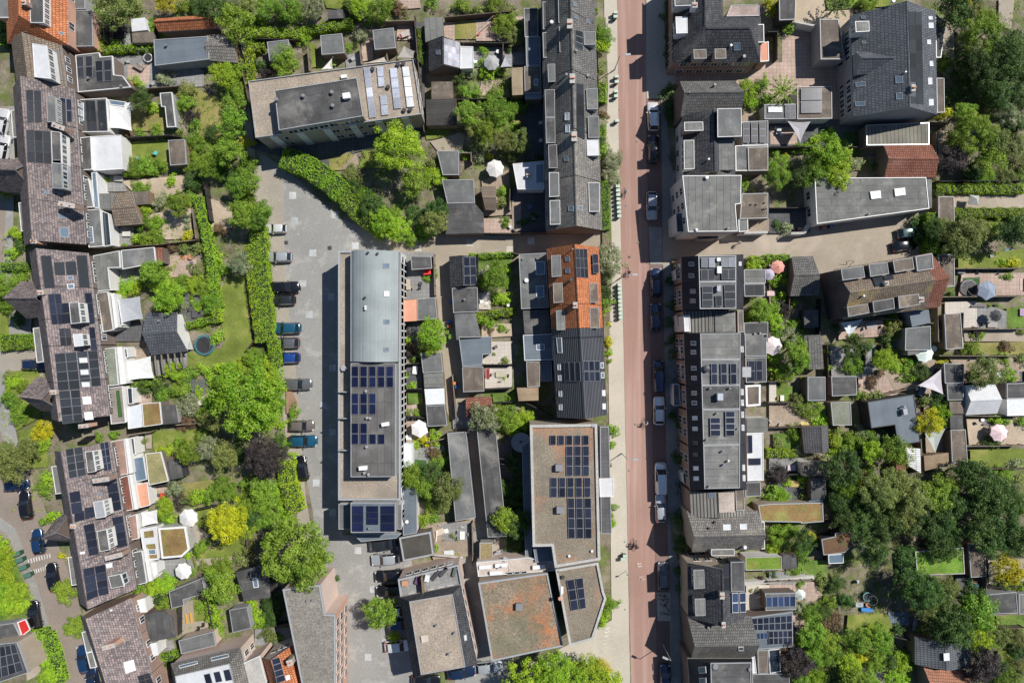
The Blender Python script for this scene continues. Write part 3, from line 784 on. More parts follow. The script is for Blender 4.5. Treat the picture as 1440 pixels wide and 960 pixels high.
 fm = Vector((X(bl[0][0]) - .12, 0, z0))
 G['ws'].face([f[0], R[0][0], R[0][1], R[0][2], R[0][3], f[1], fm][::-1], CARGLASS)
 r = [Vector((X(bl[4][0]), -bl[4][1], z0)), Vector((X(bl[4][0]), bl[4][1], z0))]
 if kind == 'van': m.face([r[0], R[4][0], R[4][1], R[4][2], R[4][3], r[1]], CARPAINT); G.pop('rw')
 else: G['rw'].face([r[0], R[4][0], R[4][1], R[4][2], R[4][3], r[1]], CARGLASS)
 m.build('body', root, smooth=True)
 for k, g in G.items(): g.build({'side_l': 'side_window', 'side_r': 'side_window', 'ws': 'windscreen', 'rw': 'rear_window'}[k], root)
 for sx in (.78, L - .82):
  for sg in (-1, 1):
   w = MB(); w.tube((X(sx), sg * (hw - .2), .32), (X(sx), sg * (hw + .01), .32), .32, .32, TYRE, 14); o = w.build('wheel', root)
   w = MB(); w.tube((X(sx), sg * (hw + .0), .32), (X(sx), sg * (hw + .02), .32), .2, .19, RIM, 10); w.build('rim', o)
 for sg in (-1, 1):
  w = MB(); w.box((X(.2), sg * hw * .68), .1, .16, .62, .74, sg * -.3, LAMPW); w.build('headlight', root)
  w = MB(); w.box((X(L - .1), sg * hw * .78), .07, .1, .72, .9, sg * .2, LAMPR); w.build('tail_light', root)
  w = MB(); w.box((X(ws + .45), sg * (hw + .1)), .07, .1, zb - .02, zb + .14, 0, CARPAINT); w.build('mirror', root)
 return root
def copytree(o, parent=None):
 c = o.copy(); COL.objects.link(c)
 if parent: c.parent = parent
 ORG[c] = Vector((0, 0, 0))
 for ch in o.children: copytree(ch, c)
 return c
PROTO = {}; CARMAT = {}
CC = {'white': (.72, .72, .7), 'silver': (.42, .44, .46), 'grey': (.13, .135, .14), 'dark': (.03, .032, .036), 'black': (.012, .012, .014), 'blue': (.02, .07, .3), 'navy': (.015, .03, .075),
      'mid': (.013, .045, .12), 'teal': (.015, .1, .17), 'taupe': (.19, .16, .14), 'pale': (.45, .56, .64), 'green': (.1, .16, .14)}
def car(x, y, deg, col, label, kind='hatch', sc=1.0):
 """deg: heading of the bonnet in the photo, 0 = to the right, 90 = up"""
 new = kind not in PROTO
 if new: PROTO[kind] = make_car(kind)
 o = PROTO[kind] if new else copytree(PROTO[kind])
 c = P(x, y, .8); o.location = (c.x, c.y, .012 if abs(c.x) > 40 or c.x < 0 else .012)
 o.rotation_euler = (0, 0, math.radians(deg + 180)); o.scale = (sc, .5 + sc / 2, .5 + sc / 2)
 if col not in CARMAT: CARMAT[col] = plain(CC[col], .22, .35, 1.0, name=col + '_car_paint', var=.02)
 for ch in o.children:
  for sl in ch.material_slots:
   if sl.material.name.startswith('car_paint') or sl.link == 'OBJECT':
    sl.link = 'OBJECT'; sl.material = CARMAT[col]
 tag(o, label, 'van' if kind == 'van' else 'car', 'cars parked in the streets and the lot')
 return o
# ------------------------------------------------------------------ street furniture and garden things
BINM = plain((.4, .5, .42), .5, name='pale_green_plastic'); BIND = plain((.02, .06, .035), .5, name='dark_green_plastic')
COLM = {}
def colm(c):
 if c not in COLM: COLM[c] = plain(c, .5, name='plastic')
 return COLM[c]
def bin_(x, y, label, lid=None, body=None, ang=0.0, cat='wheelie bin', group='green wheelie bins along the street'):
 c = P(x, y, 1.0); c.z = .13 if group.startswith('green') else .03
 root = thing('wheelie_bin', label, cat, c, group)
 lid = lid or BINM; body = body or BIND
 u = Vector((math.cos(ang), math.sin(ang), 0)); w = Vector((-u.y, u.x, 0))
 m = MB(); sq = lambda hx, hy, z: [c - u * hx - w * hy + Vector((0, 0, z)), c + u * hx - w * hy + Vector((0, 0, z)), c + u * hx + w * hy + Vector((0, 0, z)), c - u * hx + w * hy + Vector((0, 0, z))]
 A, B = sq(.22, .17, .08), sq(.3, .22, 1.0)
 for i in range(4): m.face([A[i], A[(i + 1) % 4], B[(i + 1) % 4], B[i]], body)
 m.face(A[::-1], body); m.face(B, body); m.build('body', root)
 m = MB(); m.prism(sq(.33, .24, 0), c.z + 1.0, c.z + 1.03, lid); Q = sq(.28, .19, 1.08); K = sq(.33, .24, 1.03)
 for i in range(4): m.face([K[i], K[(i + 1) % 4], Q[(i + 1) % 4], Q[i]], lid)
 m.face(Q, lid); m.build('lid', root)
 for sg in (-1, 1):
  m = MB(); k = c - u * .26 + w * sg * .25; m.tube(k + Vector((0, 0, .1)) - w * .03, k + Vector((0, 0, .1)) + w * .03, .1, .1, TYRE, 8); m.build('wheel', root)
def lamp(px, py, arm, label, h=5.6):
 global OX, OY
 OX = OY = 0; b = P(px * 4, py * 4, 0)
 root = thing('street_lamp', label, 'street lamp', b, 'street lamps')
 m = MB(); m.tube(b, b + Vector((0, 0, 1.2)), .11, .1, LGREY, 9); m.tube(b + Vector((0, 0, 1.2)), b + Vector((0, 0, h)), .07, .05, LGREY, 9)
 m.tube(b + Vector((0, 0, h)), b + Vector((arm[0], arm[1], h + .12)), .04, .035, LGREY, 7); m.build('pole', root)
 e = b + Vector((arm[0], arm[1], 0)); m = MB(); m.box(e, .42, .15, h + .06, h + .2, math.atan2(arm[1], arm[0]), LGREY, None, True); m.build('lamp_head', root)
def parasol(x, y, ru, c, words, n=8, h=2.4):
 q = P(x, y, h); r = ru / 4 * (H - h) / F; root = thing('parasol', None, 'parasol', (q.x, q.y, 0)); mm = plain(c, .8, name='parasol_cloth')
 m = MB(); a0 = rnd.uniform(0, 1)
 for i in range(n):
  a, b = a0 + 2 * math.pi * i / n, a0 + 2 * math.pi * (i + 1) / n
  A, B = q + Vector((r * math.cos(a), r * math.sin(a), -.35)), q + Vector((r * math.cos(b), r * math.sin(b), -.35)); mid = (A + B) / 2 + (q - (A + B) / 2) * .06
  T = q + Vector((0, 0, .25))
  m.face([A, mid, T], mm); m.face([mid, B, T], mm); m.face([A - Vector((0, 0, .12)), B - Vector((0, 0, .12)), B, A], mm)
 m.build('canopy', root)
 m = MB(); m.tube((q.x, q.y, 0), (q.x, q.y, h + .3), .03, .025, LGREY, 7); m.box(q, .25, .25, 0, .08, 0, CONCR); m.build('pole', root)
 pend(root, words, 'parasol', 'parasols in the gardens', q)
def sail(q, h, c, words, sag=.12, zs=None):
 K = PS(q, h); n = len(K)
 if area2(K) < 0: K = K[::-1]
 if zs:
  for k, z in zip(K, zs): k.z += z
 mid = sum(K, Vector()) / n; root = thing('shade_sail', None, 'shade sail', (mid.x, mid.y, 0)); mm = plain(tuple(v * .82 for v in c), .85, name='sail_cloth')
 m = MB(); N = 8; edge = []
 for i in range(n):
  a, b = K[i], K[(i + 1) % n]
  for j in range(N):
   t = j / N; e = a.lerp(b, t); edge.append(e + (mid - e) * sag * 4 * t * (1 - t))
 M_ = len(edge)
 for r in range(4):
  f0, f1 = 1 - r / 4, 1 - (r + 1) / 4
  g = lambda p, f: mid + (p - mid) * f - Vector((0, 0, .25 * (1 - f)))
  for i in range(M_):
   A, B = edge[i], edge[(i + 1) % M_]
   if r < 3: m.face([g(A, f0), g(B, f0), g(B, f1), g(A, f1)], mm)
   else: m.face([g(A, f0), g(B, f0), g(mid, 0)], mm)
 m.build('cloth', root, smooth=True)
 for k in K:
  m = MB(); o = k + (k - mid).normalized() * .25; m.tube((o.x, o.y, 0), (o.x, o.y, k.z + .1), .05, .045, MGREY, 7); m.tube(k, (o.x, o.y, k.z), .012, .012, MGREY, 4); m.build('pole', root)
 pend(root, words, 'shade sail', 'shade sails', mid)
def table(x, y, w, l, ang, c, words, rnd_=False):
 q = P(x, y, .75); root = thing('garden_table', None, 'garden table', (q.x, q.y, 0)); mm = colm(c); a = math.radians(ang); m = MB()
 if rnd_: m.tube((q.x, q.y, .7), (q.x, q.y, .75), w / 2, w / 2, mm, 18);
 else: m.box(q, l / 2, w / 2, .7, .75, a, mm, None, True)
 m.build('tabletop', root); u = Vector((math.cos(a), math.sin(a), 0)); v = Vector((-u.y, u.x, 0))
 for sx in (-1, 1):
  for sy in (-1, 1):
   k = q + u * sx * (l / 2 - .1) * (.6 if rnd_ else 1) + v * sy * (w / 2 - .1) * (.6 if rnd_ else 1); m = MB(); m.tube((k.x, k.y, 0), (k.x, k.y, .7), .03, .03, mm, 5); m.build('leg', root)
 pend(root, words, 'garden table', 'garden tables', q)
def chair(x, y, ang, c, words='garden chair', w=.5):
 q = P(x, y, .5); root = thing('garden_chair', None, 'garden chair', (q.x, q.y, 0)); mm = colm(c); a = math.radians(ang); u = Vector((math.cos(a), math.sin(a), 0)); v = Vector((-u.y, u.x, 0))
 m = MB(); m.box(q, w / 2, w / 2, .4, .46, a, mm, None, True); m.build('seat', root)
 m = MB(); k = q - u * (w / 2); m.box(k, .03, w / 2, .46, .95, a, mm, None, True); m.build('backrest', root)
 for sx in (-1, 1):
  for sy in (-1, 1):
   k = q + u * sx * w * .42 + v * sy * w * .42; m = MB(); m.tube((k.x, k.y, 0), (k.x, k.y, .4), .022, .022, mm, 5); m.build('leg', root)
 pend(root, words, 'garden chair', 'garden chairs', q)
def sofa(x, y, w, l, ang, c, words):
 q = P(x, y, .5); root = thing('garden_sofa', None, 'garden sofa', (q.x, q.y, 0)); mm = colm(c); a = math.radians(ang); u = Vector((math.cos(a), math.sin(a), 0)); v = Vector((-u.y, u.x, 0))
 m = MB(); m.box(q, l / 2, w / 2, .08, .4, a, PLAST if sum(c) > .6 else mm); m.build('base', root)
 m = MB()
 for s in (-.25, .25): m.box(q + u * s * l, l * .235, w * .42, .4, .5, a, mm)
 m.build('cushions', root); m = MB(); m.box(q - v * (w / 2 - .08), l / 2, .08, .4, .8, a, mm); m.build('backrest', root)
 pend(root, words, 'garden sofa', 'garden sofas', q)
POT = plain((.36, .16, .09), .8, name='terracotta')
def pot(x, y, ru=12, k='g', c=None):
 q = P(x, y, .4); r = max(.18, ru / 4 * H / F * .6); root = thing('potted_plant', None, 'potted plant', (q.x, q.y, 0)); m = MB()
 m.tube((q.x, q.y, 0), (q.x, q.y, .4), r * .7, r, colm(c) if c else POT, 10); m.build('pot', root)
 o = crownobj('foliage', r * 1.2, k, root); o.location = (0, 0, .4 + r * .7); o.scale = (r * 1.6, r * 1.6, r * 1.4)
 pend(root, ('' if c is None else 'pale tub ') + LEAFWORD[k] + ' potted plant', 'potted plant', 'potted plants', q)
def trampoline(x, y, ru, ring, words):
 q = P(x, y, .7); r = ru / 4 * (H - .7) / F; root = thing('trampoline', None, 'trampoline', (q.x, q.y, 0)); n = 24; m = MB(); mm = colm(ring)
 p = lambda i, k, z: Vector((q.x + k * math.cos(2 * math.pi * i / n), q.y + k * math.sin(2 * math.pi * i / n), z))
 for i in range(n):
  m.face([p(i, r, .7), p(i + 1, r, .7), p(i + 1, r * .8, .72), p(i, r * .8, .72)], mm); m.face([p(i, r, .6), p(i + 1, r, .6), p(i + 1, r, .7), p(i, r, .7)], mm)
 m.build('padded_rim', root); m = MB(); m.face([p(i, r * .8, .68) for i in range(n)], PLAST); m.build('mat', root); m = MB()
 for i in range(0, n, 4): m.tube(p(i, r, 0), p(i, r, 2.3), .025, .025, MGREY, 5)
 for i in range(n): m.tube(p(i, r, 2.3), p(i + 1, r, 2.3), .02, .02, MGREY, 4, False)
 m.build('net_poles', root); pend(root, words, 'trampoline', 'trampolines', q)
def pool(x, y, w, l, ang, words, c=(.1, .35, .6), wc=(.25, .55, .7), hh=.45):
 q = P(x, y, hh); root = thing('paddling_pool', None, 'paddling pool', (q.x, q.y, 0)); a = math.radians(ang); n = 20; m = MB(); mm = colm(c)
 pt = lambda i, k, z: Vector((q.x, q.y, z)) + Matrix.Rotation(a, 3, 'Z') @ Vector((abs(math.cos(2 * math.pi * i / n)) ** .7 * math.copysign(1, math.cos(2 * math.pi * i / n)) * l / 2 * k, abs(math.sin(2 * math.pi * i / n)) ** .7 * math.copysign(1, math.sin(2 * math.pi * i / n)) * w / 2 * k, 0))
 prof = [(1, 0), (1.04, hh * .5), (1, hh * .9), (.92, hh), (.84, hh * .9), (.82, .2)]
 for (k0, z0), (k1, z1) in zip(prof[:-1], prof[1:]):
  for i in range(n): m.face([pt(i, k0, z0), pt(i + 1, k0, z0), pt(i + 1, k1, z1), pt(i, k1, z1)], mm)
 m.build('rim', root, smooth=True); m = MB(); m.face([pt(i, .83, hh * .6) for i in range(n)], plain(wc, .05, name='pool_water')); m.build('water', root); pend(root, words, 'paddling pool', 'paddling pools', q)
# ------------------------------------------------------------------ bicycles and people
def bicycle(loc, ang, label, c=(.03, .03, .03), group='bicycles'):
 loc = Vector(loc); root = thing('bicycle', label, 'bicycle', loc, group); a = ang
 T = lambda x, y, z: loc + Vector((x * math.cos(a) - y * math.sin(a), x * math.sin(a) + y * math.cos(a), z))
 mm = colm(c)
 for sx in (-.53, .53):
  m = MB(); n = 16
  for i in range(n):
   p, q = 2 * math.pi * i / n, 2 * math.pi * (i + 1) / n
   m.tube(T(sx + .33 * math.cos(p), 0, .34 + .33 * math.sin(p)), T(sx + .33 * math.cos(q), 0, .34 + .33 * math.sin(q)), .02, .02, TYRE, 5, False)
  for i in range(0, n, 2): m.tube(T(sx, 0, .34), T(sx + .33 * math.cos(2 * math.pi * i / n), 0, .34 + .33 * math.sin(2 * math.pi * i / n)), .004, .004, RIM, 3, False)
  m.build('wheel', root)
 m = MB()
 for p, q in (((-.53, .34), (-.1, .3)), ((-.53, .34), (-.2, .85)), ((-.1, .3), (-.22, .9)), ((-.1, .3), (.38, .75)), ((-.2, .75), (.36, .85)), ((.53, .34), (.34, 1.0))): m.tube(T(p[0], 0, p[1]), T(q[0], 0, q[1]), .022, .022, mm, 6)
 m.build('frame', root)
 m = MB(); m.tube(T(.3, -.3, 1.04), T(.34, 0, 1.03), .018, .018, MGREY, 5); m.tube(T(.3, .3, 1.04), T(.34, 0, 1.03), .018, .018, MGREY, 5); m.build('handlebar', root)
 m = MB(); m.prism([T(-.36, -.1, 0), T(-.08, -.03, 0), T(-.08, .03, 0), T(-.36, .1, 0)], loc.z + .9, loc.z + .96, PLAST, None, True); m.build('saddle', root)
 return root
def person(loc, ang, label, top, legs, hair, pose='walk', skin=(.5, .32, .24)):
 loc = Vector(loc); a = ang
 if pose == 'walk':
  J = {'pel': (0, 0, .95, .13), 'waist': (.0, 0, 1.08, .125), 'chest': (.02, 0, 1.3, .15), 'neck': (.03, 0, 1.5, .06), 'head': (.05, 0, 1.6, .09), 'crown': (.04, 0, 1.71, .085)}
  for s, sy, f in (('l', 1, 1), ('r', -1, -1)):
   J.update({'hip' + s: (0, sy * .1, .9, .1), 'kn' + s: (f * .16 + .05, sy * .1, .5, .065), 'an' + s: (f * .28 - .03, sy * .1, .1, .042), 'to' + s: (f * .28 + .14, sy * .11, .05, .04),
                      'sh' + s: (.02, sy * .19, 1.42, .065), 'el' + s: (-f * .1, sy * .25, 1.16, .045), 'wr' + s: (-f * .12 + .08, sy * .26, .93, .032), 'ha' + s: (-f * .12 + .13, sy * .26, .83, .035)})
 else:
  J = {'pel': (-.2, 0, 1.02, .14), 'waist': (-.14, 0, 1.16, .13), 'chest': (-.02, 0, 1.38, .15), 'neck': (.06, 0, 1.56, .06), 'head': (.11, 0, 1.65, .09), 'crown': (.1, 0, 1.76, .085)}
  for s, sy, f in (('l', 1, 1), ('r', -1, -1)):
   J.update({'hip' + s: (-.16, sy * .11, .96, .1), 'kn' + s: (.22, sy * .12, .8 + f * .09, .068), 'an' + s: (.0, sy * .12, .35 + f * .13, .042), 'to' + s: (.16, sy * .12, .28 + f * .13, .04),
                      'sh' + s: (-.0, sy * .19, 1.48, .065), 'el' + s: (.16, sy * .29, 1.26, .045), 'wr' + s: (.3, sy * .29, 1.1, .032), 'ha' + s: (.36, sy * .28, 1.07, .035)})
 E = [('pel', 'waist'), ('waist', 'chest'), ('chest', 'neck'), ('neck', 'head'), ('head', 'crown')]
 for s in 'lr': E += [('pel', 'hip' + s), ('hip' + s, 'kn' + s), ('kn' + s, 'an' + s), ('an' + s, 'to' + s), ('chest', 'sh' + s), ('sh' + s, 'el' + s), ('el' + s, 'wr' + s), ('wr' + s, 'ha' + s)]
 ks = list(J); me = bpy.data.meshes.new('body'); me.from_pydata([J[k][:3] for k in ks], [(ks.index(p), ks.index(q)) for p, q in E], [])
 o = bpy.data.objects.new('person', me); COL.objects.link(o)
 o.modifiers.new('s', 'SKIN'); me.skin_vertices or None
 sv = me.skin_vertices[0].data if me.skin_vertices else None
 if sv:
  for i, k in enumerate(ks): sv[i].radius = (J[k][3], J[k][3]); sv[i].use_root = (k == 'pel')
 sub = o.modifiers.new('u', 'SUBSURF'); sub.levels = 1; sub.render_levels = 1
 dg = bpy.context.evaluated_depsgraph_get(); dg.update()
 m2 = bpy.data.meshes.new_from_object(o.evaluated_get(dg)); o.modifiers.clear(); o.data = m2
 m2.materials.clear()
 for c, n in ((skin, 'skin'), (top, 'shirt_cloth'), (legs, 'trouser_cloth'), (hair, 'hair')): m2.materials.append(plain(c, .8, name=n))
 hz = J['head'][2]; pz = J['pel'][2] + .03
 nk = J['neck'][2]
 for p in m2.polygons:
  c = p.center; i = 2
  if c.z > nk - .02: i = 3 if (c.z > hz + .05 or c.x < J['head'][0] - .05) else 0
  elif any((c - Vector(J[k + s][:3])).length < .14 for k in ('ha', 'wr') for s in 'lr'): i = 0
  elif c.z > pz and not (pose != 'walk' and c.x > .1 and c.z < 1.0): i = 1
  p.material_index = i; p.use_smooth = True
 o.location = loc; o.rotation_euler = (0, 0, a)
 tag(o, label, 'person', None)
 return o
# ------------------------------------------------------------------ labels of the many plants, fences and garden things
def finish_labels():
 order = {'small': 0}
 for o, words, xy in PENDING:
  near = sorted(LANDMARKS, key=lambda l: (l[0] - xy).length)[:24]
  cand = []
  for i in range(len(near)):
   for j in range(i + 1, len(near)):
    a, b = near[i][0] - xy, near[j][0] - xy
    if a.length < .1 or b.length < .1: continue
    cs = a.normalized().dot(b.normalized())
    cand.append((a.length + b.length + (cs + 1) * 12, i, j, cs))
  cand.sort()
  lab = None
  for _, i, j, cs in cand:
   t = f'{words} between the {near[i][1]} and the {near[j][1]}' if cs < .2 else f'{words} beside the {near[i][1]}, not far from the {near[j][1]}'
   if len(t.replace('-', ' ').split()) > 16: continue
   if t.lower() not in USED: lab = t; break
  if lab is None:
   for l in near:
    t = f'{words} close by the {l[1]}'
    if t.lower() not in USED and len(t.split()) < 16: lab = t; break
  lab = lab or f'{words} in the gardens'
  USED.add(lab.lower()); o['label'] = lab
# ================================================================== THE PLACE
def X4(s): return ' '.join(str(float(v) * 4) for v in s.replace(',', ' ').split())
tile(0, 0)
g = MB(); s_ = 420.0
g.face([Vector((-s_, -s_, 0)), Vector((s_, -s_, 0)), Vector((s_, s_, 0)), Vector((-s_, s_, 0))], SOIL); structure(g.build('ground', None, (0, 0, 0)))
patch('road', X4('866 -60, 909 -60, 926 1020, 889 1020, 877 480, 871 240'), ROADR, 90)
patch('parking_strip', X4('908 140, 929 140, 944 1020, 925 1020'), BAYR, 0)
slab('pavement', X4('849 -60, 866.5 -60, 870.5 240, 876.5 480, 881.5 720, 887 1020, 862 1020, 855 480, 851 240'), WALK)
slab('pavement', X4('908.5 -60, 950 -60, 950 139, 925 139, 909 139'), WALK)
slab('pavement', X4('929.5 139, 950 139, 955 320, 931.5 320'), LOT)
slab('pavement', X4('932 372, 955 372, 972 1020, 944.5 1020, 934.5 480'), LOT)
slab('pavement', X4('912 318, 931 320, 931.5 372, 914 372'), LOT, .1)
slab('pavement', X4('923 832, 942 832, 943.5 872, 924.5 872'), WALK, .13)
slab('pavement', X4('740 935, 800 905, 862 870, 863 1020, 740 1020'), WALK, .11)
patch('side_street', X4('932 318, 1100 318, 1310 285, 1310 360, 1160 392, 1090 372, 955 374, 932 374'), ALLEY, 4)
patch('alley', X4('540 318, 852 320, 853 362, 540 364'), ALLEY, 0)
patch('driveway', X4('950 88, 1100 88, 1100 20, 1200 20, 1200 210, 1160 180, 1080 130, 950 120'), PAVP, 0)
patch('driveway', X4('1100 0, 1200 0, 1200 40, 1100 40'), SANDY)
patch('alley', X4('600 362, 640 362, 660 560, 700 600, 720 790, 670 800, 640 600, 618 560'), ALLEY, 82)
patch('alley', X4('610 745, 680 740, 690 900, 720 960, 640 960'), LOT, 82)
patch('car_park', X4('366 215, 400 236, 480 308, 545 335, 545 362, 482 366, 482 752, 575 755, 600 960, 490 1010, 465 830, 445 790, 440 720, 425 640, 416 520, 400 420, 398 330, 372 300, 360 260'), LOT, 88)
patch('parking_bays', X4('358 238, 398 244, 400 330, 404 420, 412 480, 420 560, 430 700, 445 780, 428 790, 412 690, 395 560, 376 430, 370 330, 352 300'), BAYT, 0)
patch('alley', X4('462 785, 572 770, 600 960, 600 1010, 478 1010, 470 860'), LOT, 85)
tile(1, 1)
for q in ((187, 120, 40), (196, 263, 40), (425, 230, 40), (540, 403, 38), (300, 443, 40), (245, 615, 38), (280, 788, 40), (893, 418, 38), (1184, 388, 38), (1408, 425, 38), (405, 690, 38)):
 patch('paving_mark', f'{q[0]} {q[1]}, {q[0]+q[2]} {q[1]}, {q[0]+q[2]} {q[1]+q[2]}, {q[0]} {q[1]+q[2]}', PAVL if q[0] > 800 else surf((.46, .475, .475), (.4, .415, .415), (.3, .3, .015, 0), (.3, .31, .31), name='white_slabs'), 0)
tile(1, 2)
for q in ((320, 775), (412, 130), (362, 340), (412, 490), (555, 1155), (412, 940), (640, 1372), (710, 1665), (612, 1755)):
 patch('paving_mark', f'{q[0]} {q[1]}, {q[0]+38} {q[1]}, {q[0]+38} {q[1]+38}, {q[0]} {q[1]+38}', surf((.46, .475, .475), (.4, .415, .415), (.3, .3, .015, 0), (.3, .31, .31), name='white_slabs'), 0)
tile(2, 1)
patch('paving_mark', '88 375, 127 375, 127 415, 88 415', surf((.46, .475, .475), (.4, .415, .415), (.3, .3, .015, 0), (.3, .31, .31), name='white_slabs'))
for x, y, r in ((415, 435, 11), (170, 405, 10)):
 tile(1, 1); patch('drain_cover', f'{x-r} {y-r}, {x+r} {y-r}, {x+r} {y+r}, {x-r} {y+r}', DGREY)
tile(1, 1)
for x, y in ((205, 157), (235, 355), (110, 555), (190, 565), (260, 640), (205, 745), (90, 820), (220, 800), (240, 1100), (255, 1250), (290, 1330), (250, 1540), (60, 115), (130, 165)): patch('bay_mark', f'{x} {y}, {x+7} {y}, {x+7} {y+6}, {x} {y+6}', PAVL)
tile(2, 1); patch('drain_cover', '655 480, 666 480, 666 490, 655 490', DGREY)
tile(2, 0)
for x, y in ((700, 790), (640, 1150), (705, 1360), (600, 610), (625, 1810), (690, 2380), (655, 2640), (628, 3040), (630, 3420), (750, 2250)): patch('drain_cover', f'{x} {y}, {x+9} {y}, {x+9} {y+9}, {x} {y+9}', MGREY)
tile(2, 3)
for x, y in ((700, 285), (705, 300), (712, 360), (725, 372)): patch('road_mark', f'{x} {y}, {x+26} {y-3}, {x+27} {y+4}, {x+1} {y+7}', surf((.5, .4, .36), (.42, .32, .28), fscale=6, fine=.4, name='worn_paint'))
for i in range(7):
 x, y = 525 + i * -4, 650 + i * 22; patch('road_mark', f'{x} {y}, {x+28} {y-8}, {x+29} {y-2}, {x+1} {y+6}', surf((.58, .53, .46), (.5, .45, .38), fscale=6, fine=.4, name='worn_pale_paint'))
tile(0, 0)
patch('street', X4('-60 590, 4 600, 22 640, 55 690, 92 790, 122 880, 140 1010, 84 1010, 62 900, 40 830, 12 760, -60 700'), STREETB, 60)
patch('pavement', X4('-60 695, 12 752, 42 826, 64 896, 88 1010, 98 1010, 74 890, 52 818, 22 742, -60 680'), LOT, 60)
patch('street', X4('-60 150, 12 150, 16 300, 4 420, -60 470'), STREETB, 90)
patch('pavement', X4('12 150, 24 150, 18 380, 2 470, -10 470, 8 350'), LOT, 90)
patch('driveway', X4('0 478, 60 492, 62 530, 0 526'), BAYT, 0); patch('pavement', X4('0 520, 8 522, 22 600, 30 640, 14 640, 0 600'), LOT, 60)
tile(0, 3)
m_ = surf((.55, .54, .5), (.5, .49, .46), fscale=5, fine=.25, name='road_paint')
for i in range(9):
 x, y = 160 + i * 15, 262 - i * 4; patch('crossing_mark', f'{x} {y}, {x+6} {y-2}, {x+11} {y+22}, {x+5} {y+24}', m_)
 x, y = 178 + i * 13, 325 - i * 4; patch('crossing_mark', f'{x} {y}, {x+6} {y-2}, {x+11} {y+20}, {x+5} {y+22}', m_)
def GP(name, q, m, ang=0): patch(name, q, m, ang)
tile(0, 0)
GP('patio', '640 310, 860 320, 1150 400, 1150 490, 800 500, 640 420', PAVG); GP('patio', '720 370, 850 370, 840 480, 720 470', PAVP)
GP('lawn', '745 600, 935 590, 940 740, 750 740', GRASSD); GP('lawn', '715 800, 950 790, 955 910, 715 930', GRASS); GP('lawn', '1090 500, 1260 560, 1260 800, 1110 800', GRASSD); GP('patio', '680 790, 720 790, 720 960, 690 960', PAVD)
GP('lawn', '1100 780, 1300 800, 1260 960, 1080 960', GRASS); GP('path', '1330 230, 1380 230, 1440 900, 1400 940', ALLEY, 80); GP('patio', '580 100, 740 150, 740 260, 600 250', PAVD)
GP('patio', '700 200, 760 190, 760 290, 700 290', PAVG)
tile(1, 0)
GP('patio', '800 130, 890 130, 890 230, 790 230', PAVP); GP('patio', '590 170, 660 170, 660 340, 600 350', PAVP); GP('patio', '500 310, 590 300, 590 380, 510 390', PAVG)
GP('lawn', '290 250, 340 250, 340 380, 300 390', GRASS); GP('patio', '1055 130, 1120 130, 1120 230, 1055 230', PAVP); GP('lawn', '1118 120, 1240 120, 1240 225, 1118 225', GRASSD); GP('patio', '1240 120, 1420 120, 1420 235, 1240 235', PAVP)
GP('patio', '1220 250, 1440 250, 1440 380, 1220 380', PAVG); GP('path', '1270 460, 1430 450, 1430 550, 1250 540', PAVP); GP('path', '980 800, 1180 740, 1160 860, 1020 850', ALLEY); GP('forecourt', '0 780, 600 700, 900 680, 940 780, 560 860, 430 960, -40 830', PAVD); GP('lawn', '410 900, 520 860, 560 880, 470 960, 420 960', GRASSD); GP('path', '560 870, 600 870, 560 950, 470 960', PAVT); GP('lawn', '600 850, 740 850, 740 950, 580 950', GRASS); GP('lawn', '940 700, 1100 700, 1090 770, 960 790', GRASS)
GP('lawn', '380 0, 520 0, 500 60, 400 50', GRASS); GP('patio', '780 0, 920 0, 930 50, 790 60', PAVP); GP('path', '880 130, 950 130, 950 740, 920 740', PAVD, 85)
tile(2, 0)
GP('patio', '-60 100, 65 100, 65 250, -60 250', PAVP); GP('patio', '-40 300, 70 300, 70 370, -40 370', PAVG); GP('patio', '60 560, 180 560, 180 900, 70 900', PAVD); GP('bed', '486 140, 525 100, 540 500, 520 940, 495 960, 482 300', SOIL); GP('patio', '1290 640, 1430 650, 1430 690, 1290 690', PAVT)
GP('bed', '862 -60, 900 -60, 905 380, 862 380', SOIL); GP('bed', '870 500, 920 480, 930 960, 900 960, 870 700', SOIL)
tile(3, 0)
GP('lawn', '320 0, 680 -40, 700 40, 330 60', GRASS); GP('patio', '0 680, 400 675, 550 690, 560 820, 0 825', PAVD); GP('patio', '10 720, 160 720, 160 815, 10 815', PAVP); GP('artificial_lawn', '412 745, 512 745, 512 820, 412 820', TURF); GP('path', '945 740, 1010 740, 1010 960, 955 960', SANDY, 90); GP('bed', '440 890, 640 880, 640 960, 440 960', SOIL); GP('path', '990 110, 1040 110, 1040 330, 960 330', ALLEY); GP('path', '1290 0, 1380 0, 1360 170, 1290 150', ALLEY)
tile(0, 1)
GP('patio', '600 40, 700 20, 720 120, 600 120', PAVG); GP('path', '690 60, 1040 30, 1050 110, 880 180, 760 130', SANDY); GP('patio', '620 320, 760 320, 750 420, 620 430', PAVG); GP('bed', '1160 150, 1310 200, 1310 320, 1180 360, 1130 200', SANDY); GP('patio', '930 480, 1110 480, 1110 600, 960 600', PAVP, 20)
GP('patio', '640 550, 800 545, 790 640, 640 660', PAVG); GP('lawn', '1215 680, 1330 590, 1400 600, 1420 960, 1270 960, 1240 800', GRASS); GP('patio', '1010 680, 1140 690, 1140 840, 1030 860', PAVD); GP('patio', '580 880, 820 840, 800 960, 590 960', PAVD); GP('path', '0 640, 30 780, 80 960, 0 960', GRASS); GP('path', '60 780, 190 790, 180 920, 60 920', LOT)
GP('path', '800 260, 1080 200, 1090 380, 940 390, 820 320', SANDY)
tile(0, 2)
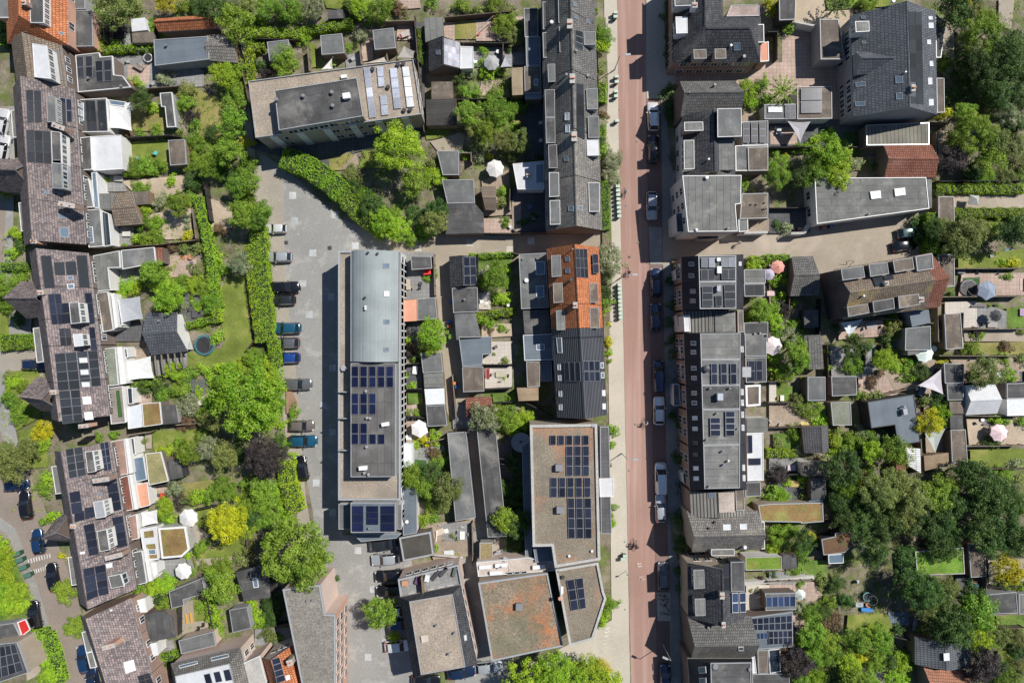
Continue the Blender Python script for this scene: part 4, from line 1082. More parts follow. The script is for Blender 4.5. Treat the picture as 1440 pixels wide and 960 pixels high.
GP('lawn', '1060 60, 1250 40, 1270 -10, 1430 -10, 1440 40, 1380 115, 1160 160, 1060 150', GRASS); GP('patio', '690 60, 850 30, 850 130, 700 110', PAVT); GP('patio', '740 300, 860 290, 860 350, 740 350', PAVP); GP('patio', '860 70, 1060 60, 1060 150, 870 210', PAVG); GP('path', '1040 210, 1180 210, 1150 300, 1050 270', PAVD); GP('lawn', '860 500, 1110 490, 1120 600, 870 610', GRASS); GP('path', '820 510, 860 510, 860 600, 830 600', ALLEY); GP('lawn', '1000 800, 1310 760, 1320 830, 1020 880', GRASSD); GP('lawn', '1090 930, 1330 900, 1330 960, 1090 960', GRASS)
GP('lawn', '50 170, 230 150, 240 420, 100 500, 40 300', GRASS); GP('patio', '840 830, 960 800, 950 900, 850 910', PAVP); GP('bed', '120 500, 260 480, 280 700, 130 720', GRASS); GP('path', '1200 280, 1090 330, 1100 380, 1190 330', ALLEY)
tile(0, 3)
GP('lawn', '1090 0, 1240 0, 1220 90, 1110 80', GRASS); GP('lawn', '1090 240, 1380 130, 1390 260, 1110 330', GRASS); GP('path', '1100 60, 1190 130, 1060 200, 1060 160', ALLEY); GP('patio', '890 260, 1050 250, 1060 350, 900 370', PAVG); GP('path', '1100 260, 1380 240, 1390 270, 1120 300', ALLEY); GP('patio', '1000 500, 1160 480, 1180 640, 1030 680', ALLEY); GP('lawn', '1090 490, 1150 480, 1170 600, 1100 610', GRASS); GP('patio', '830 730, 980 710, 1000 800, 870 830', PAVG); GP('lawn', '0 150, 60 180, 180 480, 170 600, 0 620', GRASSG); GP('bed', '220 650, 290 680, 370 960, 250 960', GRASSG); GP('patio', '150 720, 230 720, 240 900, 160 940', ALLEY); GP('path', '1160 720, 1260 690, 1240 740, 1180 760', PAVD); GP('path', '1060 210, 1110 330, 1090 330, 1040 240', PAVG)
tile(1, 1)
GP('patio', '825 460, 1000 460, 1010 720, 825 725', PAVG); GP('lawn', '1240 480, 1440 500, 1440 640, 1260 650', GRASSG); GP('patio', '1280 270, 1440 275, 1440 352, 1285 352', PAVP); GP('bed', '440 130, 700 0, 1060 0, 1080 350, 860 400, 600 330', SOIL); GP('patio', '1250 690, 1320 680, 1320 780, 1255 780', PAVL); GP('patio', '825 850, 940 850, 930 960, 825 960', PAVD); GP('patio', '1270 60, 1420 0, 1440 250, 1280 260', PAVT)
GP('lawn', '1270 860, 1440 860, 1440 930, 1270 940', SANDY)
tile(1, 2)
GP('patio', '825 140, 930 130, 940 270, 825 270', PAVD); GP('lawn', '855 290, 940 290, 940 350, 860 350', GRASSG); GP('patio', '825 360, 905 350, 905 420, 830 420', PAVP); GP('patio', '825 450, 960 440, 960 560, 825 560', PAVP); GP('patio', '880 600, 1060 580, 1080 690, 890 700', PAVG); GP('patio', '1270 0, 1440 0, 1440 125, 1272 130', PAVL); GP('patio', '1285 145, 1440 140, 1440 255, 1290 262', PAVL); GP('lawn', '1330 290, 1440 285, 1440 335, 1335 340', GRASSG); GP('patio', '1100 350, 1190 350, 1240 480, 1110 490', PAVG); GP('lawn', '890 660, 960 665, 960 710, 890 710', TURF)
GP('verge', '175 200, 240 350, 210 420, 175 400', surf((.33, .2, .14), (.25, .16, .11), fscale=4, fine=.2, name='bare_earth')); GP('patio', '1360 600, 1440 500, 1440 960, 1400 960', PAVD)
tile(2, 1)
GP('patio', '0 100, 190 100, 190 345, 0 345', PAVD); GP('patio', '0 180, 50 180, 50 345, 0 345', PAVT); GP('bed', '505 0, 550 0, 560 480, 545 960, 515 960, 505 340', SOIL); GP('patio', '1295 270, 1440 270, 1440 345, 1300 345', PAVT)
GP('bed', '895 500, 950 500, 960 960, 905 960', SOIL)
tile(3, 1)
GP('patio', '0 220, 240 210, 230 350, 0 355', PAVD); GP('path', '950 130, 1440 135, 1440 215, 1050 215', ALLEY); GP('patio', '1080 580, 1430 575, 1430 700, 1060 705', PAVP); GP('patio', '985 740, 1165 735, 1170 880, 1080 885, 985 800', PAVL); GP('patio', '1165 740, 1330 790, 1330 890, 1165 885', PAVG); GP('lawn', '1330 770, 1440 765, 1440 890, 1330 890', GRASSG); GP('lawn', '1060 480, 1440 440, 1440 545, 1060 550', GRASS); GP('patio', '390 850, 640 840, 650 930, 390 950', PAVP); GP('patio', '0 500, 100 500, 120 620, 0 640', PAVP); GP('bed', '0 640, 180 640, 200 960, 0 960', SOIL); GP('path', '1090 900, 1440 890, 1440 960, 1095 960', ALLEY); GP('artificial_lawn', '1085 605, 1180 600, 1180 650, 1090 660', TURF)
tile(3, 2)
GP('lawn', '1100 10, 1440 0, 1440 75, 1100 75', GRASSD); GP('patio', '1000 85, 1440 90, 1440 225, 1100 230', PAVT); GP('patio', '1105 430, 1440 425, 1440 580, 1120 580', SANDY); GP('lawn', '1125 605, 1440 600, 1440 705, 1130 715', GRASS); GP('lawn', '40 250, 130 250, 130 335, 40 335', GRASSG); GP('patio', '0 225, 40 225, 40 345, 0 345', PAVL); GP('patio', '0 345, 320 340, 320 470, 0 480', PAVT); GP('lawn', '20 515, 180 510, 180 600, 25 610', GRASSG); GP('patio', '0 650, 190 650, 190 720, 0 740', PAVG); GP('patio', '340 30, 620 20, 640 200, 350 200', PAVG); GP('patio', '500 200, 720 180, 720 300, 500 310', PAVP); GP('patio', '640 170, 840 60, 960 120, 840 260, 700 280', PAVT); GP('patio', '860 250, 990 280, 1010 620, 880 640', PAVT); GP('bed', '350 480, 560 490, 640 600, 620 700, 400 700', SOIL); GP('patio', '0 780, 230 770, 230 890, 0 890', PAVD)
tile(3, 3)
GP('lawn', '160 265, 320 265, 320 370, 160 370', GRASSG); GP('path', '0 390, 250 385, 300 460, 160 660, 100 560, 0 440', PAVP); GP('lawn', '440 570, 660 560, 720 700, 430 680', GRASS); GP('patio', '550 890, 740 895, 740 960, 560 960', PAVD); GP('lawn', '1270 575, 1440 570, 1440 660, 1280 660', GRASSG); GP('lawn', '1280 770, 1400 770, 1380 860, 1280 860', GRASS); GP('path', '1040 350, 1225 360, 1225 460, 1060 460', PAVD); GP('bed', '1225 260, 1440 255, 1440 420, 1230 420', ALLEY); GP('patio', '0 330, 200 325, 200 400, 0 400', PAVG); GP('lawn', '740 880, 800 870, 800 960, 740 960', GRASS)
tile(2, 3)
GP('bed', '880 0, 985 0, 985 260, 925 260', SOIL); GP('path', '985 235, 1340 230, 1340 275, 985 270', PAVP); GP('patio', '1310 400, 1440 400, 1440 550, 1310 560', PAVL); GP('bed', '930 280, 985 280, 1010 960, 950 960', SOIL)
GP('patio', '0 400, 0 960, -50 900, -60 500', PAVD)
tile(1, 3)
GP('patio', '910 60, 1210 40, 1200 240, 1000 260', PAVT); GP('patio', '1030 60, 1200 50, 1200 150, 1060 160', PAVG); GP('bed', '0 540, 200 540, 240 760, 0 760', SOIL); GP('patio', '0 650, 200 640, 200 740, 0 740', PAVG)
# ================================================================== WEST: the brown tiled terraces and their gardens
def ex(h, q, z=3.2, roof=None, wall=WHITEW, trim=WHITE, **kw): return flat('extension', None, q, z, roof or BITUM, wall, trim, into=h, **kw)
tile(0, 0)
h = gable('detached_house', None, '40 245, 20 -330, 385 -330, 385 255', 5.5, 9.4, T_ORANGE, BRICKO, hipa=.16, s='orange tiled hip roofed house', e='with a flat grey dormer at the corner of the gardens', cat='house')
dormer(h, '165 -60, 245 -60, 247 130, 172 130', 8.6, 2.0, BITUM, WHITEW, win=1, nwin=6)
skylight(h, '135 178, 155 175, 160 200, 140 203'); skylight(h, '330 178, 362 185, 362 200, 332 195'); chimney(h, 135, 15, 9.9, .6, .6); windows(h, toward(h), 1, 3); windows(h, toward(h), 3.6, 3)
ex(h, '388 58, 520 60, 525 262, 400 265', 3.2, BITUM, BRICKO, LGREY); ex(h, '385 -40, 480 -40, 480 52, 390 54', 3.4, BITUML, GREYW, LGREY)
flat('extension', None, '-40 -40, 95 -40, 95 102, -20 102', 6.2, BITUML, BRICKO, WHITE, into=h, pname='annexe')
h = gable('terraced_house', None, '92 470, 60 210, 345 255, 376 492', 5.6, 8.6, T_TAN, BRICKD, ov=.2, s='mossy house with a broad white dormer', e='just below the orange hip roof')
dormer(h, '182 245, 262 258, 285 445, 195 435', 8.9, 2.4, MEMW, WHITEW, win=1, nwin=5); panels(h, '292 278, 330 285, 352 455, 310 450', 1, 3, PANELK, PFK)
ex(h, '425 312, 558 297, 565 322, 634 316, 640 422, 690 428, 738 492, 440 520', 3.3, BITUM, BRICKD, WHITE)
e_ = Bd(h.root); e_.addplane([P(400, 280, 3.3), P(760, 280, 3.3), P(760, 530, 3.3), P(400, 530, 3.3)])
panels(e_, '432 322, 472 318, 478 438, 440 442', 1, 2, PANELK, PFR, .15); panels(e_, '482 318, 522 316, 526 436, 486 440', 1, 2, PANELK, PFR, .15); panels(e_, '537 345, 580 341, 584 461, 544 464', 1, 2, PANELK, PFR, .15); panels(e_, '585 340, 630 338, 634 458, 590 461', 1, 2, PANELK, PFR, .15)
windows(h, toward(h), 3.6, 3, .9, 1.2); vent(e_, 505, 445); vent(e_, 690, 490)
BK = 'brown tiled terrace houses by the western street'
T1 = row('72 492, 136 1385, 482 1376, 418 500', [0, .253, .5, .746, 1], [
 ('with white framed dormer, next to the mossy house', 'brown tiled end house', T_BROWN), ('with nine black panels and a pyramid wing', 'house with dark square panel array', T_BROWN),
 ('with flat dormer and two brick stacks', 'unpanelled brown tiled house', T_BROWN), ('ending the northern terrace', 'brown tiled house without solar panels', T_BROWN)], 5, 10, BRICKD, group=BK)
a, b, c, d = T1
panels(a, '145 505, 186 508, 192 690, 152 688', 1, 3, PANELK, PFK); panels(a, '188 508, 230 512, 236 690, 194 690', 1, 3, PANELK, PFK); panels(a, '335 548, 402 560, 406 690, 342 688', 2, 2, PANEL, PFR)
dormer(a, '262 540, 312 545, 318 690, 268 688', 9.0, 2.4, BITUML, DGREY, LGREY, 1, 4)
panels(b, '145 730, 283 740, 290 922, 152 912', 3, 3, PANELK, PFK); dormer(b, '287 738, 342 745, 348 922, 294 918', 9.0, 2.2, BITUM, WHITEW, WHITE, 1, 3)
chimney(a, 328, 712, 9.2, 1.9, .6, -20, BRICK)
skylight(a, '345 170, 350 170, 350 172, 345 172') if 0 else None
for hh in (a, b, c, d): windows(hh, toward(hh), 2.6, 3, 1.0, 1.3)
ex(a, '430 562, 600 552, 612 742, 442 745', 3.1, BITUM, WHITEW, WHITE); e_ = Bd(a.root); e_.addplane([P(420, 540, 3.1), P(620, 540, 3.1), P(620, 760, 3.1), P(420, 760, 3.1)])
panels(e_, '482 568, 535 566, 548 738, 494 740', 1, 3, PANELK, PFK); panels(e_, '548 566, 592 564, 604 734, 558 736', 1, 3, PANELK, PFK); skylight(e_, '440 580, 472 580, 474 680, 442 680', GLASSB, WHITE)
flat('conservatory', None, '605 560, 712 575, 700 600, 620 590', 2.6, GLASSB, WHITE, WHITE, into=a, pname='veranda')
ex(b, '515 768, 682 760, 690 952, 525 962', 3.2, MEMW, WHITEW, WHITE); ex(b, '455 775, 512 768, 520 955, 462 958', 3.6, BITUM, WHITEW, WHITE)
def bay(h, q, z=4.4): flat('bay', None, q, z, BITUMP, WHITEW, WHITE, into=h, pname='bay')
bay(a, '62 622, 100 618, 112 772, 74 776')
def wing(h, q, ze=5.0, zr=9.4): return gable('wing', None, q, ze, zr, T_BROWN, BRICKD, into=h, ov=.25)
wing(b, '-60 890, 200 900, 205 1090, -50 1070')
tile(0, 1)
dormer(c, '290 -60, 345 -60, 352 102, 296 100', 9.0, 2.2, BITUML, ZINC, ZINC, 1, 3); skylight(c, '245 110, 278 110, 278 132, 247 132'); skylight(c, '320 115, 354 118, 354 138, 322 138'); chimney(c, 375, 192, 9.2, 2.4, .6, -10, BRICK)
skylight(d, '326 240, 378 242, 378 270, 328 268'); skylight(d, '332 315, 388 318, 390 378, 334 374', fw=.15); chimney(d, 190, 398, 9.6, .9, .5, 0, BRICKO); bay(d, '105 180, 142 178, 158 338, 120 342')
flat('glass_lean_to', None, '515 12, 545 8, 560 210, 530 212', 3.0, GLASSB, WHITE, WHITE, into=c, pname='conservatory'); ex(c, '462 60, 500 45, 530 205, 470 210', 3.4, BITUML, WHITEW, WHITE)
ex(c, '556 128, 640 126, 640 215, 560 218', 2.9, BITUMP, WHITEW, None)
ex(d, '490 222, 565 215, 582 425, 500 432', 3.3, BITUML, WHITEW, WHITE); e_ = Bd(d.root); e_.addplane([P(480, 210, 3.3), P(600, 210, 3.3), P(600, 440, 3.3), P(480, 440, 3.3)]); skylight(e_, '492 315, 522 315, 530 405, 500 408', GLASSB, WHITE)
flat('conservatory', None, '572 225, 612 240, 628 420, 584 428', 2.8, GLASS, WHITE, WHITE, into=d, pname='conservatory')
T2 = row('164 458, 292 1400, 616 1378, 496 462', [0, .215, .41, .565, .775, 1], [
 ('first of the middle western terrace', 'house with two tall black arrays', T_BROWN2), ('second in the middle terrace', 'house with charcoal wing roof', T_BROWN2),
 ('with small square array and white dormer', 'narrow middle terrace house', T_BROWN2), ('with a full roof of dark panels and three roof windows', 'fully panelled terrace house', T_BROWN2), ('with pyramid wing over the green front garden', 'end house with two white roof windows', T_BROWN2)], 5, 10, BRICKD, group=BK)
a, b, c, d, e = T2
panels(a, '224 470, 288 470, 312 668, 248 670', 1, 1, PANELK, PFK); panels(a, '298 512, 362 512, 370 590, 308 592', 1, 1, PANELK, PFK); panels(a, '364 508, 428 508, 436 588, 372 590', 1, 1, PANELK, PFK); panels(a, '424 470, 488 468, 508 662, 444 666', 1, 1, PANELK, PFK)
skylight(a, '376 592, 410 590, 412 614, 378 615', GLASSB, LGREY); skylight(a, '376 638, 416 636, 418 664, 380 665', GLASSB, WHITE)
panels(b, '268 694, 340 690, 362 862, 290 866', 2, 3, PANELB if 0 else PANEL, PFK); panels(b, '345 745, 388 742, 398 858, 354 862', 1, 2, PANEL, PFK); panels(b, '474 688, 514 686, 534 860, 494 864', 1, 3, PANEL, PFK)
dormer(b, '388 742, 442 738, 456 855, 400 862', 9.0, 2.2, BITUM, WHITEW, WHITE, 1, 3)
panels(c, '330 886, 396 884, 404 980, 340 984', 2, 2, PANELK, PFK); panels(c, '498 880, 532 878, 548 1010, 512 1014', 1, 2, PANEL, PFK)
dormer(c, '410 918, 458 915, 468 985, 418 990', 9.0, 2.0, MEMW, WHITEW, WHITE, 1, 2)
chimney(b, 228, 684, 10.3, .9, .6, 0, BRICKT, 2)
wing(b, '40 628, 300 640, 320 810, 60 830'.replace('40 628', '120 620').replace('60 830', '150 832'))
for hh in T2: windows(hh, toward(hh), 2.6, 3, 1.0, 1.3)
bay(c, '186 885, 226 880, 248 1075, 208 1080')
ex(a, '525 478, 672 450, 678 545, 610 548, 622 660, 634 672, 532 680', 3.2, BITUMP, WHITEW, WHITE); ex(a, '682 448, 868 430, 878 520, 690 555', 3.3, BITUML, BRICKD, WHITE); ex(a, '878 432, 915 430, 915 520, 880 522', 2.7, T_RED, BRICKD, None)
ex(b, '545 685, 608 680, 640 895, 580 908', 3.4, BITUMT, WHITEW, WHITE); flat('x', None, '622 690, 640 688, 664 880, 645 890', 3.6, WHITE, WHITEW, None, into=b, pname='balcony')
flat('conservatory', None, '650 730, 668 728, 690 870, 668 876', 2.7, GLASS, WHITE, WHITE, into=b, pname='conservatory')
tile(0, 2)
panels(d, '305 68, 365 64, 388 272, 325 278', 1, 4, PANELK, PFR, fw=.02); panels(d, '366 64, 428 58, 450 268, 390 272', 1, 4, PANELK, PFR, fw=.02); panels(d, '430 58, 490 54, 512 255, 452 262', 1, 4, PANELK, PFR, fw=.02); panels(d, '492 54, 548 50, 568 250, 514 255', 1, 4, PANELK, PFR, fw=.02)
for y in (108, 175, 244): skylight(d, f'{430+y*.1} {y-16}, {478+y*.1} {y-18}, {482+y*.1} {y+12}, {434+y*.1} {y+14}', GLASSW, LGREY, .2)
panels(e, '328 278, 392 274, 412 456, 350 464', 1, 4, PANELK, PFR, fw=.02); panels(e, '394 274, 448 270, 466 452, 414 456', 1, 4, PANELK, PFR, fw=.02)
skylight(e, '462 312, 510 308, 516 350, 468 355', GLASSW, WHITE); skylight(e, '472 398, 518 394, 526 438, 478 442', GLASSW, WHITE)
chimney(e, 300, 285, 10.3, .9, .6, 0, BRICKT, 2); chimney(e, 470, 475, 9.0, 1.4, .5, 5, BRICKO, 2)
wing(e, '205 200, 330 225, 355 395, 235 392')
ex(d, '575 42, 650 32, 668 245, 600 252', 3.4, surf((.22, .25, .2), (.18, .2, .16), fscale=3, name='weathered_green_deck'), WHITEW, WHITE); flat('x', None, '655 30, 685 28, 710 238, 676 244', 3.7, WHITE, WHITEW, None, into=d, pname='balcony')
ex(e, '606 262, 690 250, 708 455, 626 465', 3.4, surf((.3, .27, .24), (.26, .23, .2), (2, .14, .02), (.12, .1, .1), name='grey_deck'), WHITEW, WHITE); e_ = Bd(e.root); e_.addplane([P(600, 250, 3.41), P(720, 250, 3.41), P(720, 470, 3.41), P(600, 470, 3.41)])
flat('x', None, '650 275, 672 272, 690 425, 664 430', 3.42, TURF, TURF, None, into=e, pname='roof_mat')
flat('conservatory', None, '680 42, 715 38, 722 90, 690 94', 2.8, GLASS, WHITE, WHITE, into=d, pname='conservatory'); flat('conservatory', None, '715 262, 745 258, 750 350, 722 352', 2.8, GLASS, WHITE, WHITE, into=e, pname='conservatory')
flat('x', None, '715 370, 795 350, 802 480, 722 492', 2.8, GLASSW, WHITE, WHITE, into=e, pname='glass_veranda'); ex(e, '798 350, 900 340, 912 465, 808 480', 3.0, SEDUMR, BRICKD, WHITE)
shed('grey shed beside the sedum roofed extension', '', '912 362, 985 352, 1000 460, 918 468', 2.5, BITUM, GREYW, None)
T3 = row('304 1385, 448 1570, 448 1570, 304 1385', [0], [], 5, 10, BRICKD) if 0 else None
T3 = row('305 615, 450 1475, 766 1392, 622 560', [0, .21, .475, .7, 1], [
 ('with twelve panels beside a white windowed dormer', 'top house of the southern terrace', T_BROWN2), ('with panels all round its white dormer', 'house between two brick stacks', T_BROWN2),
 ('with pyramid wing over the parked blue car', 'house with one long panel strip', T_BROWN2), ('with one big panel block and a beige dormer', 'lowest house of the southern terrace', T_BROWN2)], 5, 10, BRICKD, group=BK)
a, b, c, d = T3
panels(a, '366 606, 412 598, 434 762, 388 770', 1, 4, PANELK, PFR, fw=.02); panels(a, '414 598, 462 590, 484 752, 436 762', 1, 4, PANELK, PFR, fw=.02); panels(a, '560 570, 608 562, 628 720, 584 730', 2, 4, PANEL, PFR, fw=.02); dormer(a, '478 620, 522 614, 540 730, 494 738', 9.0, 2.2, BITUM, WHITEW, WHITE, 1, 4)
chimney(a, 568, 778, 9.2, 2.4, .6, 8, BRICK, 2)
panels(b, '386 848, 448 836, 466 960, 404 972', 1, 2, PANEL, PFK); panels(b, '600 802, 658 792, 684 945, 622 958', 1, 3, PANEL, PFK); panels(b, '470 935, 525 925, 530 965, 478 972', 1, 1, PANEL, PFK); dormer(b, '524 902, 580 892, 596 985, 540 995', 9.0, 2.2, LGREY, WHITEW, WHITE, 1, 4)
skylight(b, '545 850, 574 846, 576 862, 548 866')
for hh in T3: windows(hh, toward(hh), 2.6, 3, 1.0, 1.3)
bay(a, '290 702, 330 696, 352 852, 314 858')
ex(a, '628 560, 700 548, 722 745, 655 755', 3.4, surf((.38, .25, .21), (.33, .22, .18), (2, .14, .02), (.2, .12, .1), name='red_deck'), WHITEW, WHITE); flat('x', None, '700 545, 722 542, 750 740, 726 745', 3.7, WHITE, WHITEW, None, into=a, pname='balcony')
ex(b, '664 768, 722 750, 752 945, 694 955', 3.4, surf((.25, .1, .07), (.2, .08, .06), (2, .14, .02), (.1, .04, .03), name='dark_red_deck'), WHITEW, WHITE); flat('x', None, '724 748, 742 745, 778 942, 756 946', 3.7, WHITE, WHITEW, None, into=b, pname='balcony')
flat('x', None, '725 545, 755 540, 765 635, 738 640', 2.8, GLASS, WHITE, WHITE, into=a, pname='conservatory'); flat('x', None, '738 655, 808 645, 828 775, 765 790', 2.8, GLASSB, WHITE, WHITE, into=a, pname='glass_veranda'); ex(a, '818 630, 905 620, 948 785, 838 808', 3.0, SEDUM if 0 else surf((.3, .26, .14), (.2, .2, .08), fscale=4, fine=.4, name='dry_sedum'), BRICKD, WHITE)
ex(b, '765 805, 830 790, 846 920, 788 935', 2.8, SALMON, WHITEW, WHITE)
shed('black felt shed behind the dry sedum roof', '', '942 670, 1010 655, 1030 765, 955 780', 2.4, BITUM, BLACKW)
tile(0, 3)
panels(c, '468 72, 528 60, 556 235, 500 246', 1, 4, PANEL, PFK); panels(c, '628 30, 688 18, 716 188, 656 200', 1, 4, PANEL, PFK); panels(c, '415 0, 530 -25, 535 25, 418 58', 2, 1, PANEL, PFK); dormer(c, '544 106, 600 94, 618 210, 562 222', 9.0, 2.2, BITUM, WHITEW, WHITE, 1, 4)
chimney(c, 640, 248, 9.4, 2.6, .6, 14, BRICK, 2); chimney(b, 412, 78, 10.2, .8, .6, 0, BRICKT)
panels(d, '466 318, 528 304, 552 470, 488 498', 1, 4, PANEL, PFK); panels(d, '530 304, 592 292, 612 458, 555 470', 1, 4, PANEL, PFK); dormer(d, '608 360, 678 345, 700 415, 625 428', 9.0, 1.8, BITUMP, LGREY, WHITE, 1, 1); skylight(d, '590 288, 632 280, 634 310, 596 316', GLASSW, LGREY); skylight(d, '448 225, 476 218, 478 230, 452 236', GLASSW, WHITE)
wing(c, '340 20, 410 -20, 430 160, 380 165'.replace('340 20', '310 40')); bay(c, '382 252, 418 248, 442 405, 404 412')
ex(c, '700 30, 768 10, 782 148, 724 158', 3.4, surf((.38, .25, .21), (.33, .22, .18), (2, .14, .02), (.2, .12, .1), name='red_deck'), WHITEW, WHITE); ex(c, '788 95, 880 78, 892 265, 815 275', 3.1, MEMW, WHITEW, WHITE); e_ = Bd(c.root); e_.addplane([P(780, 60, 3.1), P(900, 60, 3.1), P(900, 290, 3.1), P(780, 290, 3.1)])
flat('x', None, '808 108, 862 100, 866 140, 812 146', 3.14, SEDUMR, SEDUMR, None, into=c, pname='sedum_tray'); flat('x', None, '820 180, 872 175, 886 258, 834 262', 3.14, SEDUMR, SEDUMR, None, into=c, pname='sedum_tray'); skylight(e_, '832 208, 876 205, 880 236, 838 238', GLASSB, WHITE)
ex(c, '890 88, 1045 78, 1068 210, 1024 250, 910 260', 3.2, SEDUMR, CONCR, WHITE, tw=.3); ex(d, '745 225, 800 215, 828 395, 768 410', 3.4, BITUML, WHITEW, WHITE); flat('x', None, '805 205, 822 200, 858 385, 835 392', 3.7, WHITE, WHITEW, None, into=d, pname='balcony')
flat('x', None, '838 285, 880 278, 888 345, 850 385', 2.8, GLASSW, WHITE, WHITE, into=d, pname='glass_veranda')
T4 = row('450 575, 650 1160, 905 1095, 735 480', [0, .34, .7, 1], [
 ('with one square roof window below the alley gap', 'plain brown tiled house', T_BROWN2), ('with tan stack, second below the alley gap', 'brown tiled house with a skylight box', T_BROWN2), ('at the bottom edge beside the white flat roof', 'half seen brown tiled house', T_BROWN2)], 5, 9.8, BRICK, group=BK)
a, b, c = T4
skylight(a, '612 545, 634 540, 636 556, 616 560', GLASSW); vent(a, 672, 733); vent(a, 715, 755); chimney(b, 610, 755, 9.6, 1.8, .6, 15, BRICKO, 2); skylight(b, '688 842, 745 826, 760 885, 702 905', GLASSW, WHITE, .4); panels(c, '770 920, 840 900, 862 960, 790 980', 2, 2, PANELK, PFK)
for hh in T4: windows(hh, toward(hh), 2.6, 2, 1.0, 1.3)
bay(a, '460 672, 496 665, 522 780, 486 790'); bay(b, '486 790, 522 780, 545 870, 508 876'); flat('x', None, '750 500, 815 480, 828 560, 770 562', 3.2, WHITE, WHITEW, WHITE, into=a, pname='white_veranda'); flat('x', None, '820 745, 880 730, 892 800, 838 818', 3.0, GLASSW, WHITEW, WHITE, into=b, pname='glass_veranda')
tile(0, 0)
gshed('orange pantile outhouse', 'behind the long blue-grey workshop', '880 105, 1210 82, 1228 160, 890 180', 2.6, 3.9, T_ORANGE, BRICKD); chimney_b = shed('small white box shed', 'in the dark yard below the olive tree', '735 108, 815 98, 830 170, 742 180', 2.3, MEMW, WHITEW, None); shed('tan shed with open brick floor', 'beside the small white box shed', '740 185, 865 178, 870 240, 745 244', 2.2, BITUMT, BRICKT, None)
h = shed('long blue-grey workshop', 'beside a small tiled lean-to and paved yard', '865 225, 1170 205, 1178 335, 872 372', 3.0, BITUMB, GREYW, LGREY, name='garden_workshop', cat='workshop'); vent(h, 940, 262)
gshed('tiled lean-to workshop', 'at the end of the blue-grey workshop', '1225 195, 1320 185, 1335 355, 1170 340'.replace('1225 195', '1160 200'), 2.6, 3.4, T_GREY2, WOODW, t=.5)
shed('narrow stepped grey shed', 'on the top lawn beside a purple bush', '900 525, 968 520, 990 715, 940 718, 928 602, 908 602', 2.4, BITUM, GREYW, WHITE); shed('rusty brown felt shed', 'at the end of the second lawn', '946 790, 1040 784, 1050 925, 958 932', 2.4, BITUMT, WOODW, LGREY)
sail('612 582, 738 575, 742 738, 615 720', 2.6, (.75, .75, .73), 'white four cornered', .08)
table(768, 895, .8, .8, 0, (.2, .4, .36), 'round turquoise', True); trampoline(832, 325, 26, (.5, .52, .52), 'small grey'); sofa(778, 378, .7, 1.6, -30, (.25, .22, .19), 'brown'); chair(875, 860, 60, (.1, .4, .35), 'turquoise lounger', .6); chair(860, 470, 20, (.3, .3, .3)); chair(720, 345, 0, (.3, .3, .3))
bin_(738, 470, 'red lidded bin beside the dark bitumen extension corner', colm((.4, .12, .06)), colm((.1, .1, .1)), cat='bin', group='bins in yards'); bin_(740, 492, 'blue lidded bin beside the dark bitumen extension corner', colm((.05, .2, .35)), colm((.1, .1, .1)), cat='bin', group='bins in yards')
tile(0, 1)
gshed('thatched looking brown garden room', 'with a bright blue-white edge among shrubs', '640 130, 745 118, 800 300, 645 310', 2.5, 3.2, T_TAN, WOODW, name='garden_room'); shed('low tan felt shed', 'beside the thatched looking garden room', '752 120, 835 112, 840 188, 758 195', 2.2, BITUMT, WOODW)
sail('660 722, 788 705, 805 832, 682 858', 2.6, (.42, .44, .47), 'pale grey four cornered', .07)
h = gable('garden_house', None, '818 800, 996 795, 1056 1015, 850 1036', 2.6, 4.4, T_BLUE, WHITEW, cat='garden house', s='black tiled gabled garden house', e='with a pergola behind the middle terrace'); vent(h, 900, 845)
tile(0, 2); mb = MB()
root = thing('pergola', 'pale timber pergola of parallel beams below the black tiled gabled garden house', 'pergola', P(950, 130, 0));
for i in range(5):
 a_, b_ = P(870 + i * 37, 75 - i * 3, 2.3), P(885 + i * 37, 195 - i * 14, 2.3); d_ = (b_ - a_).normalized(); v_ = Vector((-d_.y, d_.x, 0)) * .09
 m = MB(); m.prism([a_ - v_, b_ - v_, b_ + v_, a_ + v_], 2.2, 2.38, FENCEM[1]); m.build('beam', root); m = MB(); m.box(b_, .06, .06, 0, 2.2, 0, FENCEM[1]); m.build('post', root)
sail('696 112, 848 82, 868 205, 704 222', 2.6, (.78, .78, .76), 'big white four cornered', .08)
trampoline(1150, 20, 58, (.04, .14, .16), 'blue rimmed'); table(915, 872, .9, 1.2, 90, (.45, .06, .03), 'red'); chair(888, 865, 0, (.05, .05, .05), 'black garden chair'); chair(940, 860, 180, (.05, .05, .05), 'black garden chair')
table(1268, 195, .5, .5, 0, (.5, .45, .35), 'sawn log', True); table(1128, 345, .8, .8, 0, (.55, .5, .42), 'round pale', True)
sail('792 960, 885 945, 888 1020, 800 1040', 2.6, (.76, .76, .74), 'small white four cornered', .07)
tile(0, 1)
table(710, 355, .8, 1.3, 0, (.5, .48, .44), 'pale slatted'); table(665, 45, .8, 1.4, -5, (.4, .38, .35), 'grey'); chair(1030, 490, -60, (.45, .16, .06), 'orange garden chair'); table(1070, 485, .9, .9, 0, (.4, .2, .1), 'orange-brown', True); chair(1075, 520, 90, (.1, .1, .1)); table(1095, 800, .9, 1.5, 90, (.08, .08, .09), 'black'); chair(1075, 780, 0, (.08, .08, .08)); chair(1120, 790, 180, (.08, .08, .08))
tile(0, 3)
parasol(1055, 35, 55, (.6, .6, .58), 'pale grey octagonal'); parasol(1025, 335, 48, (.72, .71, .68), 'white scalloped')
